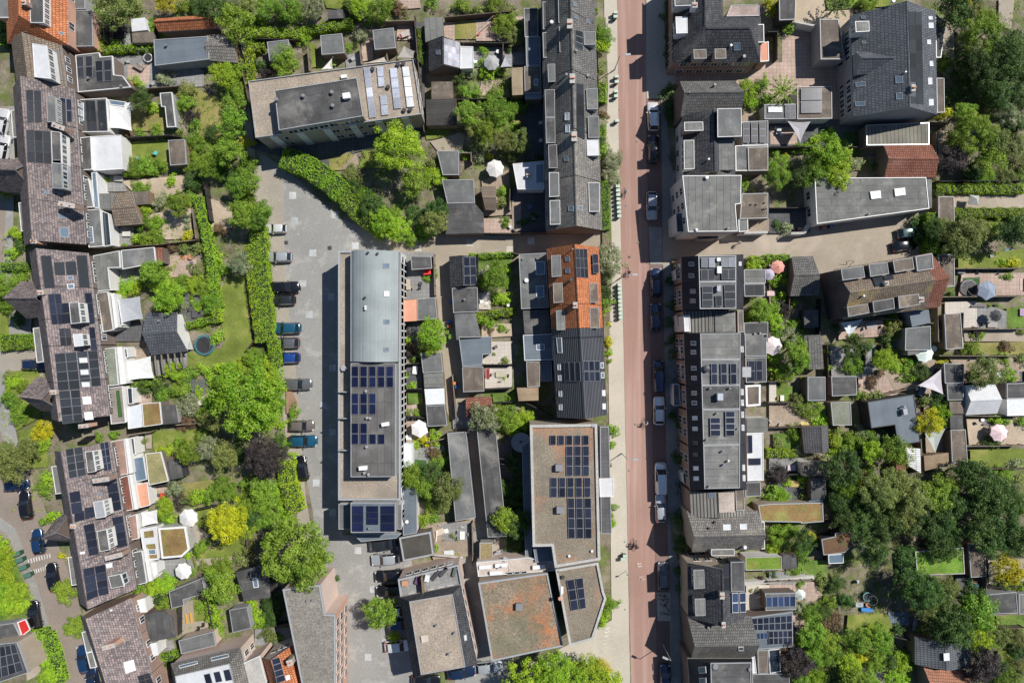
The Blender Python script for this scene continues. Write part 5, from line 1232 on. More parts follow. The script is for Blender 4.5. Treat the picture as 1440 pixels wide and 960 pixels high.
shed('L-shaped dark felt shed', 'with a roof light by the pale parasol', '950 445, 1138 368, 1158 455, 1032 490, 1036 522, 966 540', 2.5, BITUM, GREYW, LGREY); shed('rounded dark felt outhouse', 'beside the plain brown tiled house', '812 570, 925 555, 975 595, 985 705, 832 730', 2.8, BITUM, BRICKD, None)
shed('grey felt back extension', 'above the steep grey slope house', '1005 720, 1200 668, 1216 748, 1020 795', 3.0, BITUML, PINK, LGREY, group='outbuildings'); shed('tilted dark felt shed', 'beyond the orange picnic bench', '1290 548, 1390 530, 1416 650, 1310 676', 2.5, BITUM, GREYW, ZINC); h = shed('large charcoal felt shed', 'beside the perfectly round tree', '1322 335, 1510 290, 1520 480, 1372 500', 2.8, BITUM, BLACKW, None); skylight(h, '1420 372, 1450 366, 1456 420, 1428 424', GLASSB, WHITE)
root_t = table(1050, 600, .35, 1.5, 98, (.6, .32, .05), 'narrow orange'); table(1075, 592, .35, 1.5, 98, (.6, .32, .05), 'orange bench-like'); chair(1115, 650, 90, (.03, .03, .03), 'black garden chair'); chair(1142, 630, 90, (.03, .03, .03), 'black garden chair')
h = mansard('house', None, '960 852, 1352 762, 1430 1080, 1000 1140', 5.6, '985 918, 1292 848, 1345 1080, 1020 1140', 8.2, T_GREY2, MEMW, PINK, cat='house', s='steep grey slope house', e='with a white flat top and blue panels at the bottom edge')
skylight(h, '1005 862, 1110 836, 1114 850, 1010 878', GLASSB, WHITE); skylight(h, '1185 818, 1285 795, 1290 812, 1190 836', GLASSB, WHITE)
for i in range(3): panels(h, f'{1145+i*55} {908-i*12}, {1182+i*55} {900-i*12}, {1200+i*55} {958-i*8}, {1160+i*55} {966-i*8}', 1, 1)
windows(h, toward(h), 3.0, 6, .9, 1.5); windows(h, toward(h), .8, 6, .9, 1.5)
h = gable('house', None, '20 800, 110 1150, 330 1090, 195 752', 5.5, 8.4, T_ORANGE, PINK, cat='house', s='pale walled bottom house', e='placeholder') if 0 else None
h = flat('house', None, '-60 745, 98 728, 160 900, -60 975', 5.5, BITUM, BRICKT, LGREY, cat='house', s='flat roofed house with nine panels', e='in the bottom corner by the hedge'); panels(h, '-30 760, 88 738, 135 888, -30 940', 4, 3, PANELK, PFR)
shed('grey garage roof with two hatches', 'beside the red covered bay', '-60 640, 78 620, 118 702, -60 740', 2.6, BITUM, GREYW, LGREY, name='garage', cat='garage')
q_ = PS('96 618, 144 598, 172 660, 122 698', 2.4); root = thing('canopy', 'bright red flat canopy with a white rim by the black car', 'canopy', setz([sum(q_, Vector()) / 4], 0)[0])
m = MB(); m.prism(q_, 2.25, 2.36, plain((.5, .02, .015), .6, name='red_tarpaulin'), PLAST, True); m.build('cover', root); m = MB(); m.ring(q_, .14, 2.22, 2.42, WHITE); m.build('rim', root)
for k_ in inset(ccw(q_), .15): m = MB(); m.tube((k_.x, k_.y, 0), (k_.x, k_.y, 2.25), .05, .05, LGREY, 7); m.build('post', root)
tile(0, 0)
plants('630 50 115 o;560 180 38 g;545 250 55 b;825 270 36 g;940 12 78 y;1050 40 50 g;1120 40 62 d;1190 50 95 d;1330 130 112 g;1290 50 60 d;1395 40 75 o;855 150 48 g;640 160 62 p thin-twigged_purple;700 35 60 d;770 40 40 o;905 195 30 g;540 60 40 g;1250 415 80 b;1320 400 70 b;1310 480 62 g;1320 560 70 g;1310 690 105 g;1300 620 60 o;1270 850 110 g;1170 930 80 g;1080 910 60 g;1100 800 62 g;1080 655 45 p;1040 580 58 g;1050 500 50 o;930 440 48 s;800 560 78 d;860 605 42 b;720 758 38 r;790 752 30 g;885 740 45 g;750 945 58 g;830 935 55 g;900 940 48 g;770 460 36 b;1010 740 40 o;1380 800 40 y;1190 750 50 d;1230 950 70 g;1390 930 60 g;640 235 34 g;1100 700 40 g;1420 210 40 g;1420 140 50 d;1010 640 24 d')
hedge('575 280, 860 255', 1.1, 1.5, 'b', 'uneven'); hedge('1400 470, 1395 270, 1450 262', 1.3, 1.8, 'b', 'bright clipped'); hedge('10 110, 5 250', 1.2, 1.6, 'g', 'short')
fence('800 500, 1000 485'); fence('690 775, 950 760, 1020 770', 2); fence('1330 240, 1395 560, 1440 800', 0); fence('580 130, 585 230', 1); fence('870 140, 875 240', 2)
tile(0, 1)
plants('795 95 50 g;600 50 22 b;960 60 36 b;1085 60 60 d;1085 160 42 g;810 205 48 b;775 255 48 g;840 290 55 g;880 300 48 b;1005 180 85 g;905 170 50 s;1050 280 30 s;1055 320 26 s;1065 362 34 y;775 382 38 b;830 385 48 g;890 380 45 g;650 405 24 o;960 430 40 r;1040 425 42 o;1110 430 40 o;860 570 85 g;900 630 70 b;950 700 100 b;840 600 50 g;720 650 55 b;770 660 48 b;690 690 38 b;1020 640 62 g;1090 635 50 b;1160 660 60 g;1190 430 40 g;1225 490 42 b;1240 330 42 r;1350 520 75 s;1370 250 98 g;1340 80 80 g;1400 60 75 g;1280 20 60 d;1390 160 60 g;1270 560 42 g;1100 560 38 o;1195 740 70 g;1235 770 44 b;1235 930 42 b;1120 760 36 b;1040 760 30 s;90 350 45 b;70 460 40 b;40 100 60 g;110 430 36 d;30 640 80 g;110 610 50 g;30 730 70 g;100 830 50 d;940 555 30 o;700 420 20 g;930 780 36 g;1080 720 20 g;1200 560 40 d')
hedge('1105 150, 1150 350, 1185 560, 1195 700', 1.4, 2.0, 'b', 'long tall'); hedge('1205 830, 1045 872', 1.0, 1.5, 'b', 'low end'); hedge('1190 700, 1220 850', 1.2, 1.8, 'b', 'corner'); hedge('1400 420, 1420 650, 1440 800, 1460 960', 1.6, 2.2, 'b', 'parking lot edge'); hedge('0 540, 140 540', 1.2, 1.5, 'g', 'front'); hedge('0 945, 180 940', 1.2, 1.5, 'b', 'front'); hedge('690 10, 850 2', 1.0, 1.5, 'b', 'garden')
fence('500 440, 900 415, 1100 390', 0); fence('1150 70, 1180 280', 2); fence('1330 90, 1325 210', 2); fence('1080 210, 1100 380', 1); fence('1400 640, 1430 900', 0)
pot(1335, 70, 14, 's', (.7, .7, .68)); pot(640, 480, 14, 'g')
tile(0, 2)
plants('75 230 48 b;60 330 55 g;45 190 34 o;110 400 60 g;150 270 50 g;240 500 60 y pale_lime;255 560 38 b;70 690 120 o;150 610 80 o;230 600 42 g;20 620 60 o;250 830 50 g;270 760 40 b;980 165 60 b;1060 180 42 g;900 250 45 d;830 250 55 d;920 300 45 g;1010 260 55 g;1050 270 40 g;1120 285 30 b;1250 230 62 g;1195 205 35 b;1190 330 50 g;1060 360 70 s;1050 460 48 r;1190 440 80 o;1200 380 50 g;1130 410 40 g;1375 200 60 g;1400 330 215 b big_lime_green;1180 600 78 s;1265 640 95 o;1050 620 80 g;930 620 48 b perfectly_round_green;1000 570 34 g;1140 530 45 g;980 820 55 s;930 930 60 b;1120 870 55 b;1190 860 55 g;1260 830 70 g;1300 870 60 g;1020 890 40 p;1280 920 55 s pale_white-flowered;1390 870 55 g;1400 930 75 g;1350 640 60 d;1420 90 60 g;1350 150 48 b;1290 150 45 b;1230 150 40 b;1160 170 38 b;800 560 26 o;560 540 30 g;640 530 32 g;880 220 30 g;730 940 30 g;1380 800 40 g;760 560 26 r;1100 180 30 g')
hedge('705 238, 890 220', 1.3, 1.6, 'b', 'rounded'); hedge('0 30, 180 15', 1.3, 1.5, 'b', 'front'); hedge('1000 900, 1090 895', 1.0, 1.3, 'o', 'loose')
fence('990 470, 1110 460', 1); fence('1390 40, 1420 0', 0); fence('1090 950, 1310 900', 2); fence('720 530, 860 505', 1); fence('840 820, 960 800', 2)
tile(0, 3)
plants('925 15 45 g;960 45 34 b;1290 60 125 y bright_golden;1395 30 80 d;1230 100 40 y;1130 200 48 g;800 440 45 g;870 420 62 b;940 400 60 b;880 480 55 d;930 520 52 g;970 570 36 b;820 570 24 b;1250 420 115 g;1190 340 48 b;1250 310 55 g;1120 530 30 g;1180 520 38 b;1210 590 48 b;1230 680 42 g;1150 300 35 o;370 440 70 g;420 640 78 g;25 310 56 b;55 380 56 b;20 430 70 b;95 450 68 b;50 510 66 b;130 510 50 b;20 550 40 g;30 250 60 b;345 240 22 y;20 180 40 b;240 760 46 b;270 850 50 b;310 930 60 b; 200 705 36 b;250 920 46 g;230 820 40 g;1350 250 40 o;1270 290 46 g;1060 240 28 b;1080 340 26 g;1420 580 34 o;1190 570 34 g;300 20 40 b;250 50 32 g;950 850 28 d;910 900 30 p;1390 100 60 g;1400 190 50 o')
hedge('870 830, 1000 800', 1.2, 1.5, 'b', 'rounded'); hedge('150 700, 250 690, 290 800, 330 960', 1.6, 1.8, 'b', 'curved'); hedge('1160 490, 1215 690', 1.1, 1.6, 'b', 'straight garden')
fence('1000 540, 1000 690', 2); fence('1160 480, 1190 640', 2); fence('1385 80, 1390 250', 0)
# ================================================================== CENTRE: apartment block, car park, barrel roofed block, street terrace
def row2(q, cuts, specs, wall, ze, zr, **kw): return row(q, cuts, specs, ze, zr, wall, **kw)
tile(1, 0)
h = flat('apartment_block', None, '-40 460, 885 336, 932 645, 0 778', 6.4, GRAVEL, BRICKT, LGREY, cat='apartment block', s='gravel roofed apartment block', e='with white pilasters above the car park', up=.25)
k = flat('x', None, '105 512, 568 440, 604 655, 130 735', 8.8, BITUM, BRICKT, LGREY, into=h, pname='upper_storey', up=.15)
GLARE = surf((.34, .36, .42), (.3, .32, .38), (.5, .5, .01, 0), (.5, .5, .52), rough=.15, name='painted_glare_cells')  # glare off the panels put into a pale cell colour
GLARE2 = surf((.6, .61, .63), (.55, .56, .58), (.5, .5, .01, 0), (.7, .7, .7), rough=.15, name='white_painted_glare_cells')  # strongest glare, painted as a nearly white cell colour
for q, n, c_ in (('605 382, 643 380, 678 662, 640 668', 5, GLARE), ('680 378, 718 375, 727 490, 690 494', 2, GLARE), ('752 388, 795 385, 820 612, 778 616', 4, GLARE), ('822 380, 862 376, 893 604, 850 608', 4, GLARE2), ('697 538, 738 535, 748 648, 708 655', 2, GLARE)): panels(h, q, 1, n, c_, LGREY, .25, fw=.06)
for x, y in ((270, 545), (430, 525), (120, 565), (435, 600)): vent(k, x, y, .2, .5)
for x, y in ((658, 395), (800, 370), (830, 365), (745, 495), (835, 625), (870, 622)): vent(h, x, y, .22, .4, DGREY)
roofbox(k, 515, 548, 1.0, .7, .7, 8, WHITE); roofbox(h, 498, 436, .8, .4, .4, 8, WHITE)
f = h.foot; sd = toward(h)
for z in (.9, 3.7): windows(h, sd, z, 12, 1.3, 1.3, m0=1.5, m1=1.5)
windows(k, toward(k), 6.6, 7, 1.5, 1.3, parent=h.root); windows(h, sd + 1, 1, 3); windows(h, sd + 1, 3.8, 3)
A_, B_ = f[sd], f[(sd + 1) % 4]; d_ = (B_ - A_).normalized(); n_ = Vector((d_.y, -d_.x, 0))
for t_ in (.1, .26, .42, .58, .74, .9):
 c_ = A_.lerp(B_, t_) + n_ * .1; m = MB(); m.box(c_, .55, .1, 0, 6.3, math.atan2(d_.y, d_.x), WHITEW); m.build('pilaster', h.root)
shed('westernmost grey roofed shed', 'half hidden by a shrub above the apartment block', '62 238, 182 225, 198 340, 76 345', 2.5, BITUML, BRICKD, LGREY); shed('middle square grey roofed shed', 'in the row above the apartment block', '362 202, 484 190, 498 300, 370 310', 2.6, BITUML, BRICKD, LGREY); shed('square grey roofed shed by pink paving', 'above the apartment block', '656 172, 774 158, 787 272, 668 282', 2.6, BITUML, BRICKD, LGREY)
shed('small charcoal roofed shed', 'in the top hedge row', '400 58, 488 52, 492 104, 402 108', 2.3, BITUM, BLACKW); shed('pale grey felt lean-to', 'beside the panelled garden house', '945 98, 1050 98, 1056 206, 952 240', 2.5, BITUMP, WOODW)
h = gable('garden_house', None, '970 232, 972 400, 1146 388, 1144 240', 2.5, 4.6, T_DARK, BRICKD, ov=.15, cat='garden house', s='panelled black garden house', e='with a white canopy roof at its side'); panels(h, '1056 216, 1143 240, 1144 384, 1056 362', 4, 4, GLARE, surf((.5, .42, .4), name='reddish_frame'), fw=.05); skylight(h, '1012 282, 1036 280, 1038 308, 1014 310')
flat('x', None, '1150 262, 1222 264, 1222 385, 1148 388', 2.5, MEMW, WHITE, WHITE, into=h, pname='canopy')
shed('tan felt shed', 'touching the black corrugated shed', '985 460, 1106 458, 1108 556, 986 560', 2.3, BITUMT, WOODW); shed('black corrugated shed', 'by the gravel roof corner', '955 560, 1128 552, 1130 704, 958 708', 2.5, surf((.06, .058, .055), (.05, .048, .046), (40, .35, .05, 0), (.03, .03, .03), name='old_corrugated_sheet'), WOODW); shed('slate grey shed', 'right of the large street corner tree', '1018 850, 1142 850, 1142 985, 1050 985', 2.5, BITUML, BRICKD, LGREY)
sail('368 392, 428 328, 432 388', 2.4, (.7, .69, .64), 'white triangular', .1); sail('608 358, 722 322, 738 348', 2.4, (.62, .57, .5), 'cream triangular', .08); sail('796 325, 832 258, 892 290, 886 328', 2.4, (.38, .36, .33), 'grey-brown', .08)
parasol(1325, 348, 46, (.33, .33, .33), 'grey'); sail('1375 380, 1400 320, 1440 330, 1440 375', 2.3, (.42, .43, .45), 'mid grey', .06); parasol(1345, 945, 52, (.62, .6, .57), 'cream octagonal')
table(840, 190, .9, 1.4, 20, (.42, .36, .34), 'pinkish'); chair(815, 205, 0, (.5, .2, .15), 'red garden chair'); chair(865, 215, 120, (.4, .35, .33)); chair(545, 330, 30, (.3, .32, .33), 'grey lounger', .6); table(1360, 290, .6, .6, 0, (.7, .7, .68), 'small white', True); chair(1235, 348, 0, (.7, .7, .68), 'white garden chair')
root = thing('swing_set', 'red and grey garden swing set on the patchwork terrace above the panelled black garden house', 'swing set', P(1260, 170, 0)); m = MB(); A_, B_ = P(1170, 240, 2.2), P(1335, 90, 2.2); m.tube(A_, B_, .05, .05, MGREY, 6)
for e_ in (A_, B_):
 for s_ in (-1, 1): m.tube(e_, (e_.x + s_ * .7, e_.y + .7 * s_, 0), .04, .04, colm((.5, .1, .08)), 6)
m.build('frame', root); m = MB(); mid = (A_ + B_) / 2; m.box(mid, .25, .12, .5, .54, .7, colm((.6, .1, .05))); m.tube(mid, (mid.x, mid.y, .54), .012, .012, MGREY, 4); m.build('swing_seat', root)
plants('60 40 72 g;170 50 82 g;330 45 78 s;140 90 50 o;230 60 60 g;30 110 50 b;600 40 72 b;700 60 82 g;745 12 50 g;640 112 40 g;705 110 42 g;265 205 50 b;170 345 92 g;590 200 50 s white-flowered;435 352 25 b;520 268 30 g;810 55 46 r;560 20 50 b;560 80 30 g;1160 30 50 g;1250 60 40 o;1340 22 60 g;1400 150 70 g;1280 278 34 g;1275 348 30 g;1300 410 46 b;1370 398 40 g;1220 420 30 s;1150 460 48 d;1190 510 52 g;1245 530 40 g;1350 530 52 g;1195 640 95 g;1340 615 95 g;1290 740 85 g;1225 700 72 o;1390 790 74 o;1360 690 62 g;1330 560 50 g;810 830 175 b;1015 920 56 o;1170 880 30 g;1260 890 32 s;1310 880 26 y;800 50 30 g;1420 60 50 o;1410 620 60 g;60 420 50 p;30 375 40 d;990 10 40 g;1180 720 40 r;1420 290 20 d')
hedge('-10 175, 250 185', 1.5, 2.0, 'b', 'bright top'); hedge('282 165, 540 125', 1.3, 1.8, 'b', 'bright trimmed'); hedge('-40 255, 40 258', 1.0, 1.5, 'b', 'short'); hedge('915 160, 920 350', .6, 1.8, 'g', 'narrow'); hedge('500 0, 575 90', 1.2, 1.8, 'g', 'top edge')
fence('288 260, 300 400', 1); fence('580 250, 592 362', 1); fence('735 295, 738 345', 1); fence('890 90, 945 740', 0); fence('1060 98, 1440 62', 0); fence('1150 240, 1440 242', 2); fence('1390 245, 1388 380', 0); fence('1110 560, 1430 550', 2); fence('1150 860, 1210 860, 1210 910', 1); fence('715 120, 890 115', 1); fence('0 215, 220 225', 2)
tile(1, 1)
plants('10 260 95 g;560 110 62 d;640 190 76 d;610 150 70 g;540 20 60 o;720 290 92 b;800 330 80 b;700 330 60 g;770 260 60 g;900 260 66 d;1020 210 72 d;1010 290 90 o;960 340 60 g;860 380 50 g;900 60 100 g;1020 30 70 b;680 220 70 d;30 220 60 g;1345 590 100 g;1395 720 42 b;1360 700 40 b;1280 625 46 g;1380 120 36 g;1405 105 28 b;1390 180 40 o;965 610 30 g;990 920 90 b olive-green;1000 560 20 g;1310 840 50 b;1260 830 42 b;1380 890 30 g;1320 900 24 r;1400 290 32 g palm-like_green;1420 560 24 b;850 910 26 p;840 955 30 b;1010 590 20 g')
hedge('150 -80, 290 -25, 400 50, 480 125', 3.4, 2.6, 'b', 'broad rounded', .2, 55); hedge('470 120, 560 225, 690 325', 2.6, 2.4, 'g', 'curved parking lot', .2, 55); hedge('4 310, 14 520, 34 700, 56 960', 2.4, 2.4, 'b', 'long bright parking lot'); hedge('1200 480, 1440 470', .8, 1.4, 'b', 'alley side'); hedge('1240 820, 1440 790', 1.1, 1.6, 'b', 'thick garden')
B1 = h = flat('apartment_block', None, '465 452, 815 452, 815 1850, 465 1850', 6.2, GRAVEL, WHITEW, LGREY, cat='apartment block', s='barrel roofed block', e='along the car park, with a long grey metal vault and panels', up=.35, tw=.3)
q_ = PS('533 452, 802 456, 797 1074, 533 1072', 8.2); N = 12; m = MB(math.pi / 2); A_, B_, C_, D_ = q_
for i in range(N):
 def pr(a, b, t): p = a.lerp(b, t); p.z = 8.2 + 1.7 * math.sin(math.pi * t) ** .8; return p
 t0, t1 = i / N, (i + 1) / N
 f_ = [pr(A_, B_, t0), pr(D_, C_, t0), pr(D_, C_, t1), pr(A_, B_, t1)]; m.face(f_, METAL); h.addplane(f_)
for (a, b) in ((A_, B_), (D_, C_)):
 m.face([setz([a], 6)[0], setz([b], 6)[0]] + [pr(a, b, 1 - i / N) for i in range(N + 1)], LGREY)
vo = m.build('vault_roof', h.root); m = MB(); m.prism(inset(ccw(q_), .05), 6.2, 8.2, None, GREYW); m.build('upper_wall', h.root); m = MB(); m.ring(q_, .25, 8.05, 8.3, LGREY); m.build('gutter', vo)
for q in ('715 520, 750 520, 750 548, 715 548', '718 835, 752 835, 752 862, 718 862'): skylight(h, q, GLASSB, MGREY, .15)
skylight(h, '718 678, 748 678, 748 706, 718 706', GLASSW, WHITE, .15)
for x, y in ((615, 714), (618, 765), (618, 778), (632, 462), (685, 468)): vent(h, x, y, .13, .3, WHITE if y > 714 else DGREY)
sd = toward(h, (30, 0))
for z in (.6, 3.5): windows(h, sd, z, 34, 2.0, 1.8, m0=1, m1=1)
tile(1, 2)
skylight(h, '718 32, 748 32, 748 56, 718 56', GLASSB, MGREY, .15)
k = flat('x', None, '533 122, 785 122, 785 760, 533 762', 8.8, surf((.12, .115, .11), (.1, .096, .092), (1.05, 9, .03, 0), (.06, .06, .06), patch=(.17, .165, .155), pscale=.3, pth=(.5, .75), name='striped_felt'), GREYW, LGREY, into=h, pname='upper_storey', ang=0)
NAVY = surf((.008, .012, .035), (.01, .014, .042), (.3, .3, .006, 0), (.02, .025, .05), rough=.2, name='navy_solar_cells')
for i in range(5): panels(k, f'{538+i*49} 138, {578+i*49} 138, {578+i*49} 258, {538+i*49} 258', 1, 2, NAVY, PFR, .2, fw=.03)
for i in range(3): panels(k, f'{538+i*49} 290, {578+i*49} 290, {578+i*49} 410, {538+i*49} 410', 1, 2, NAVY, PFR, .2, fw=.03)
for i in range(2): panels(k, f'{538+i*49} 457, {578+i*49} 457, {578+i*49} 578, {538+i*49} 578', 1, 2, NAVY, PFR, .2, fw=.03)
for i in range(2): panels(k, f'{636+i*49} 517, {678+i*49} 517, {678+i*49} 578, {636+i*49} 578', 1, 1, NAVY, PFR, .2, fw=.03)
roofbox(k, 732, 462, 1.0, .45, .7, 10, WHITE); roofbox(k, 608, 706, 1.1, .5, .8, 5, WHITE)
for x, y in ((622, 278), (628, 428), (645, 430), (625, 590), (612, 735), (636, 745)): vent(k, x, y, .14, .5, LGREY)
vent(h, 495, 150, .3, .6, LGREY)
for y in (283, 430, 608): m = MB(); a_, b_ = P(472, y, 6.2), P(533, y, 6.2); m.prism([a_, b_, b_ + Vector((0, .12, 0)), a_ + Vector((0, .12, 0))], 6.15, 7.4, LGREY); m.build('balcony_divider', h.root)
tile(1, 3)
h = flat('apartment_block', None, '465 -48, 820 -48, 820 95, 465 95', 6.0, BITUML, WHITEW, LGREY, cat='apartment block', s='three-array flat block', e='at the lower end of the barrel roofed block'); k = flat('x', None, '533 -55, 785 -55, 787 112, 534 114', 8.6, BITUMB, GREYW, LGREY, into=h, pname='upper_storey')
for q in ('541 -38, 606 -38, 606 106, 541 106', '622 -38, 690 -38, 690 68, 622 68', '702 -38, 780 -38, 780 106, 702 106'): panels(k, q, 1, 3, NAVY, PFK, .2)
vent(k, 640, 85, .12, .5); windows(h, toward(h, (30, 0)), 3.4, 3, 1.6, 1.6)
flat('x', None, '540 118, 820 118, 790 145, 592 165', 3.2, BITUMB, GREYW, LGREY, into=h, pname='entrance_roof')
h = shed('blue-grey membrane annexe', 'between the three-array flat block and a dark garage', '820 -140, 906 -140, 906 115, 828 130', 3.2, BITUMB, WHITEW, LGREY, group='outbuildings'); vent(h, 850, 50, .2, .4, WHITE)
shed('dark square felt garage', 'beside the row of parked cars and a terrace', '805 142, 982 108, 1000 240, 828 275', 3.4, surf((.075, .07, .06), (.06, .056, .05), (2.2, 9, .02, 0), (.04, .04, .04), patch=(.1, .09, .07), name='patchy_felt'), BRICKD, LGREY, name='garage', cat='garage', tw=.25)
h = mansard('apartment_house', None, '808 478, 1152 408, 1246 852, 885 932', 6.4, '862 500, 1106 458, 1178 868, 928 912', 9.2, T_DARK, GRAVEL, PINK, LGREY, cat='apartment house', s='gravel topped apartment house', e='with a slate side slope and a furnished roof terrace')
roofbox(h, 950, 705, .9, .9, .25, 10, surf((.5, .43, .36), name='hatch_lid')); vent(h, 1015, 630); vent(h, 1118, 672); skylight(h, '1165 690, 1182 685, 1186 720, 1170 725', GLASSW); vent(h, 1085, 790)
windows(h, toward(h), 7.0 - 3.2, 5, 1.0, 1.5); windows(h, toward(h), .9, 5, 1.0, 1.5); windows(h, toward(h, (40, -40)), 3.6, 6, 1.0, 1.5)
k = flat('x', None, '800 372, 1140 288, 1162 408, 815 478', 5.2, PAVG, PINK, LGREY, into=h, pname='terrace', tw=.25, up=.4)
windows(k, toward(k), 3.0, 6, .9, 1.5, parent=h.root)
m = MB(); a_, b_ = P(935, 345, 5.2), P(945, 440, 5.2); m.prism([a_, b_, b_ + Vector((.12, 0, 0)), a_ + Vector((.12, 0, 0))], 5.1, 6.9, WOODW); m.build('screen', h.root)
def onterr(c, s_, x, y, w_, l_, z0, z1, a_, nm):
 q = P(x, y, 5.2); m = MB(); m.box(q, l_ / 2, w_ / 2, 5.2 + z0, 5.2 + z1, math.radians(a_), colm(c)); tag(m.build(nm), s_, nm.replace('_', ' '), 'furniture on the roof terrace')
onterr((.05, .05, .055), 'black lounger on the roof terrace nearest the white box', 1012, 350, .6, 1.7, .15, .4, 50, 'sun_lounger'); onterr((.06, .06, .065), 'black lounger on the roof terrace by the parapet', 1055, 330, .6, 1.7, .15, .4, 50, 'sun_lounger'); onterr((.6, .63, .65), 'white storage box on the roof terrace', 965, 365, .7, 1.0, 0, .6, 80, 'storage_box'); onterr((.45, .25, .15), 'terracotta coloured seat on the small half of the terrace', 840, 395, .8, 1.0, .1, .45, 0, 'terrace_seat'); onterr((.12, .06, .12), 'dark purple seat on the small half of the terrace', 912, 380, .8, 1.1, .1, .5, 70, 'terrace_seat'); onterr((.1, .12, .1), 'green planter along the terrace corner', 1118, 330, .5, 1.4, 0, .5, 75, 'planter_box')
h = flat('apartment_building', None, '150 432, 360 406, 388 572, 446 574, 448 1100, 285 1100', 8.2, GRAVELG, BRICKO, LGREY, cat='apartment building', s='gravel roofed orange brick building', e='with a pale notched corner beside the lower lot', tw=.22)
f = h.foot
for i in range(6):
 a_, b_ = f[i], f[(i + 1) % 6]; d_ = (b_ - a_)
 n_ = Vector((d_.y, -d_.x, 0)).normalized()
 if n_.x > .7 and d_.length > 12:
  for z in (.9, 3.6, 6.0): windows(h, i, z, 7, 1.2, 1.5, m0=1.2)
 elif n_.y > .5 or (n_.x > .7):
  m = MB(); o = n_ * .03; m.face([setz([a_], 0)[0] + o, setz([b_], 0)[0] + o, setz([b_], 7.9)[0] + o, setz([a_], 7.9)[0] + o], PINK); m.build('plaster_wall', h.root)
vent(h, 290, 495, .12, .3); vent(h, 320, 490, .12, .3)
k = gable('x', None, '445 455, 468 530, 525 480, 500 412', 3.0, 4.6, T_TAN, BRICKO, into=h, ov=.1) if 0 else None
h = gable('house', None, '40 818, 130 1160, 320 1110, 196 752', 6.0, 8.6, T_ORANGE, PINK, cat='house', s='orange roofed narrow house', e='with four panels in a column at the bottom edge', ov=.15); panels(h, '85 826, 130 812, 166 944, 116 962', 1, 4); skylight(h, '164 918, 188 912, 192 938, 168 945', GLASSW, WHITE); chimney(h, 190, 845, 8.8, .8, .8, 20, BRICKT, 2); windows(h, 3, 3.6, 3)
flat('x', None, '-80 850, 20 805, 60 960, -40 1000', 5.6, CONCR, PINK, WHITE, into=h, pname='side_bay')
tile(2, 2)
h = flat('health_centre', None, '100 468, 478 462, 496 1225, 240 1268, 222 1148, 116 1150', 7.6, GRAVELR, BRICKT, CONCR, cat='large building', s='mossy gravel roofed corner block', e='with many panels beside the main street', tw=.4, up=.3)
for i in range(5): panels(h, f'{212+i*46} 524, {248+i*46} 524, {248+i*46} 582, {212+i*46} 582', 1, 1, None, None, .25)
for i in range(3): panels(h, f'{305+i*46} 586, {341+i*46} 586, {341+i*46} 754, {305+i*46} 754', 1, 3, None, None, .25)
for i in range(5): panels(h, f'{216+i*47} 762, {253+i*47} 762, {253+i*47} 874, {216+i*47} 874', 1, 2, None, None, .25)
for i in range(3): panels(h, f'{312+i*47} 878, {350+i*47} 878, {354+i*47} 1104, {316+i*47} 1104', 1, 4, None, None, .25)
roofbox(h, 264, 704, 1.0, .9, .8, 0, MGREY); roofbox(h, 270, 940, 1.0, .9, .8, 0, MGREY); vent(h, 320, 1202, .15, .3, WHITE); vent(h, 448, 1175, .15, .3, WHITE); roofbox(h, 458, 470, .4, .4, .3)
flat('x', None, '495 480, 545 480, 560 1080, 500 1080', 4.0, PAVD, GREYW, ZINC, into=h, pname='balcony_deck'); flat('x', None, '490 770, 571 767, 573 872, 494 874', 4.4, MEMW, WHITE, WHITE, into=h, pname='canopy')
flat('x', None, '55 590, 98 560, 112 1210, 75 1215', 3.4, BITUMB, GREYW, LGREY, into=h, pname='side_wing'); flat('x', None, '-200 1238, 80 1212, 230 1235, 242 1284, -190 1318', 4.2, surf((.46, .39, .34), (.4, .34, .29), fscale=3, big=.15, fine=.15, name='pale_terrace_tiles'), PINK, WHITE, into=h, pname='rear_gallery', up=.3)
for x, y in ((-150, 1262), (-60, 1252), (-90, 1295), (150, 1262)): k_ = Bd(h.root); k_.addplane(PS('-200 1200, 240 1200, 240 1340, -200 1340', 4.2)); roofbox(k_, x, y, 1.8, .5, .5, 4, WHITE)
for i in range(3): panels(k_, f'{-30+i*40} {1292-i*3}, {4+i*40} {1289-i*3}, {6+i*40} {1304-i*3}, {-28+i*40} {1307-i*3}', 1, 1, GLASS, WHITE, .4)
flat('x', None, '118 1152, 220 1148, 232 1235, 132 1240', 4.6, BITUMB, GREYW, LGREY, into=h, pname='light_well')
for i in range(5): roofbox(h, 512 + (i % 2) * 14, 520 + i * 50, .7, .7, .5, 0, DGREY) if 0 else None
h = flat('corner_annexe', None, '244 1278, 484 1238, 516 1402, 530 1440, 455 1670, 322 1706', 7.0, GRAVELR, BRICKT, CONCR, cat='large building', s='angled street annexe', e='with six panels on speckled gravel below the corner block', tw=.35, up=.3); panels(h, '306 1338, 348 1332, 374 1502, 332 1512', 1, 3, None, None, .25); panels(h, '356 1330, 398 1324, 416 1494, 382 1502', 1, 3, None, None, .25); vent(h, 262, 1290, .15, .3); vent(h, 285, 1320, .2, .4, DGREY); vent(h, 268, 1440, .2, .4, SALMON); roofbox(h, 280, 1392, .3, 1.0, .4, 0, WHITE)
tile(1, 3)
h = flat('gravel_hall', None, '1250 395, 1640 338, 1728 750, 1326 836', 5.4, HALLR, BRICKT, LGREY, cat='large building', s='rust stained gravel hall roof', e='with an orange moss patch', tw=.25, up=.15); roofbox(h, 1480, 522, .9, .9, .7, 0, MGREY)
m = MB(); c_ = P(1382, 250, 0)
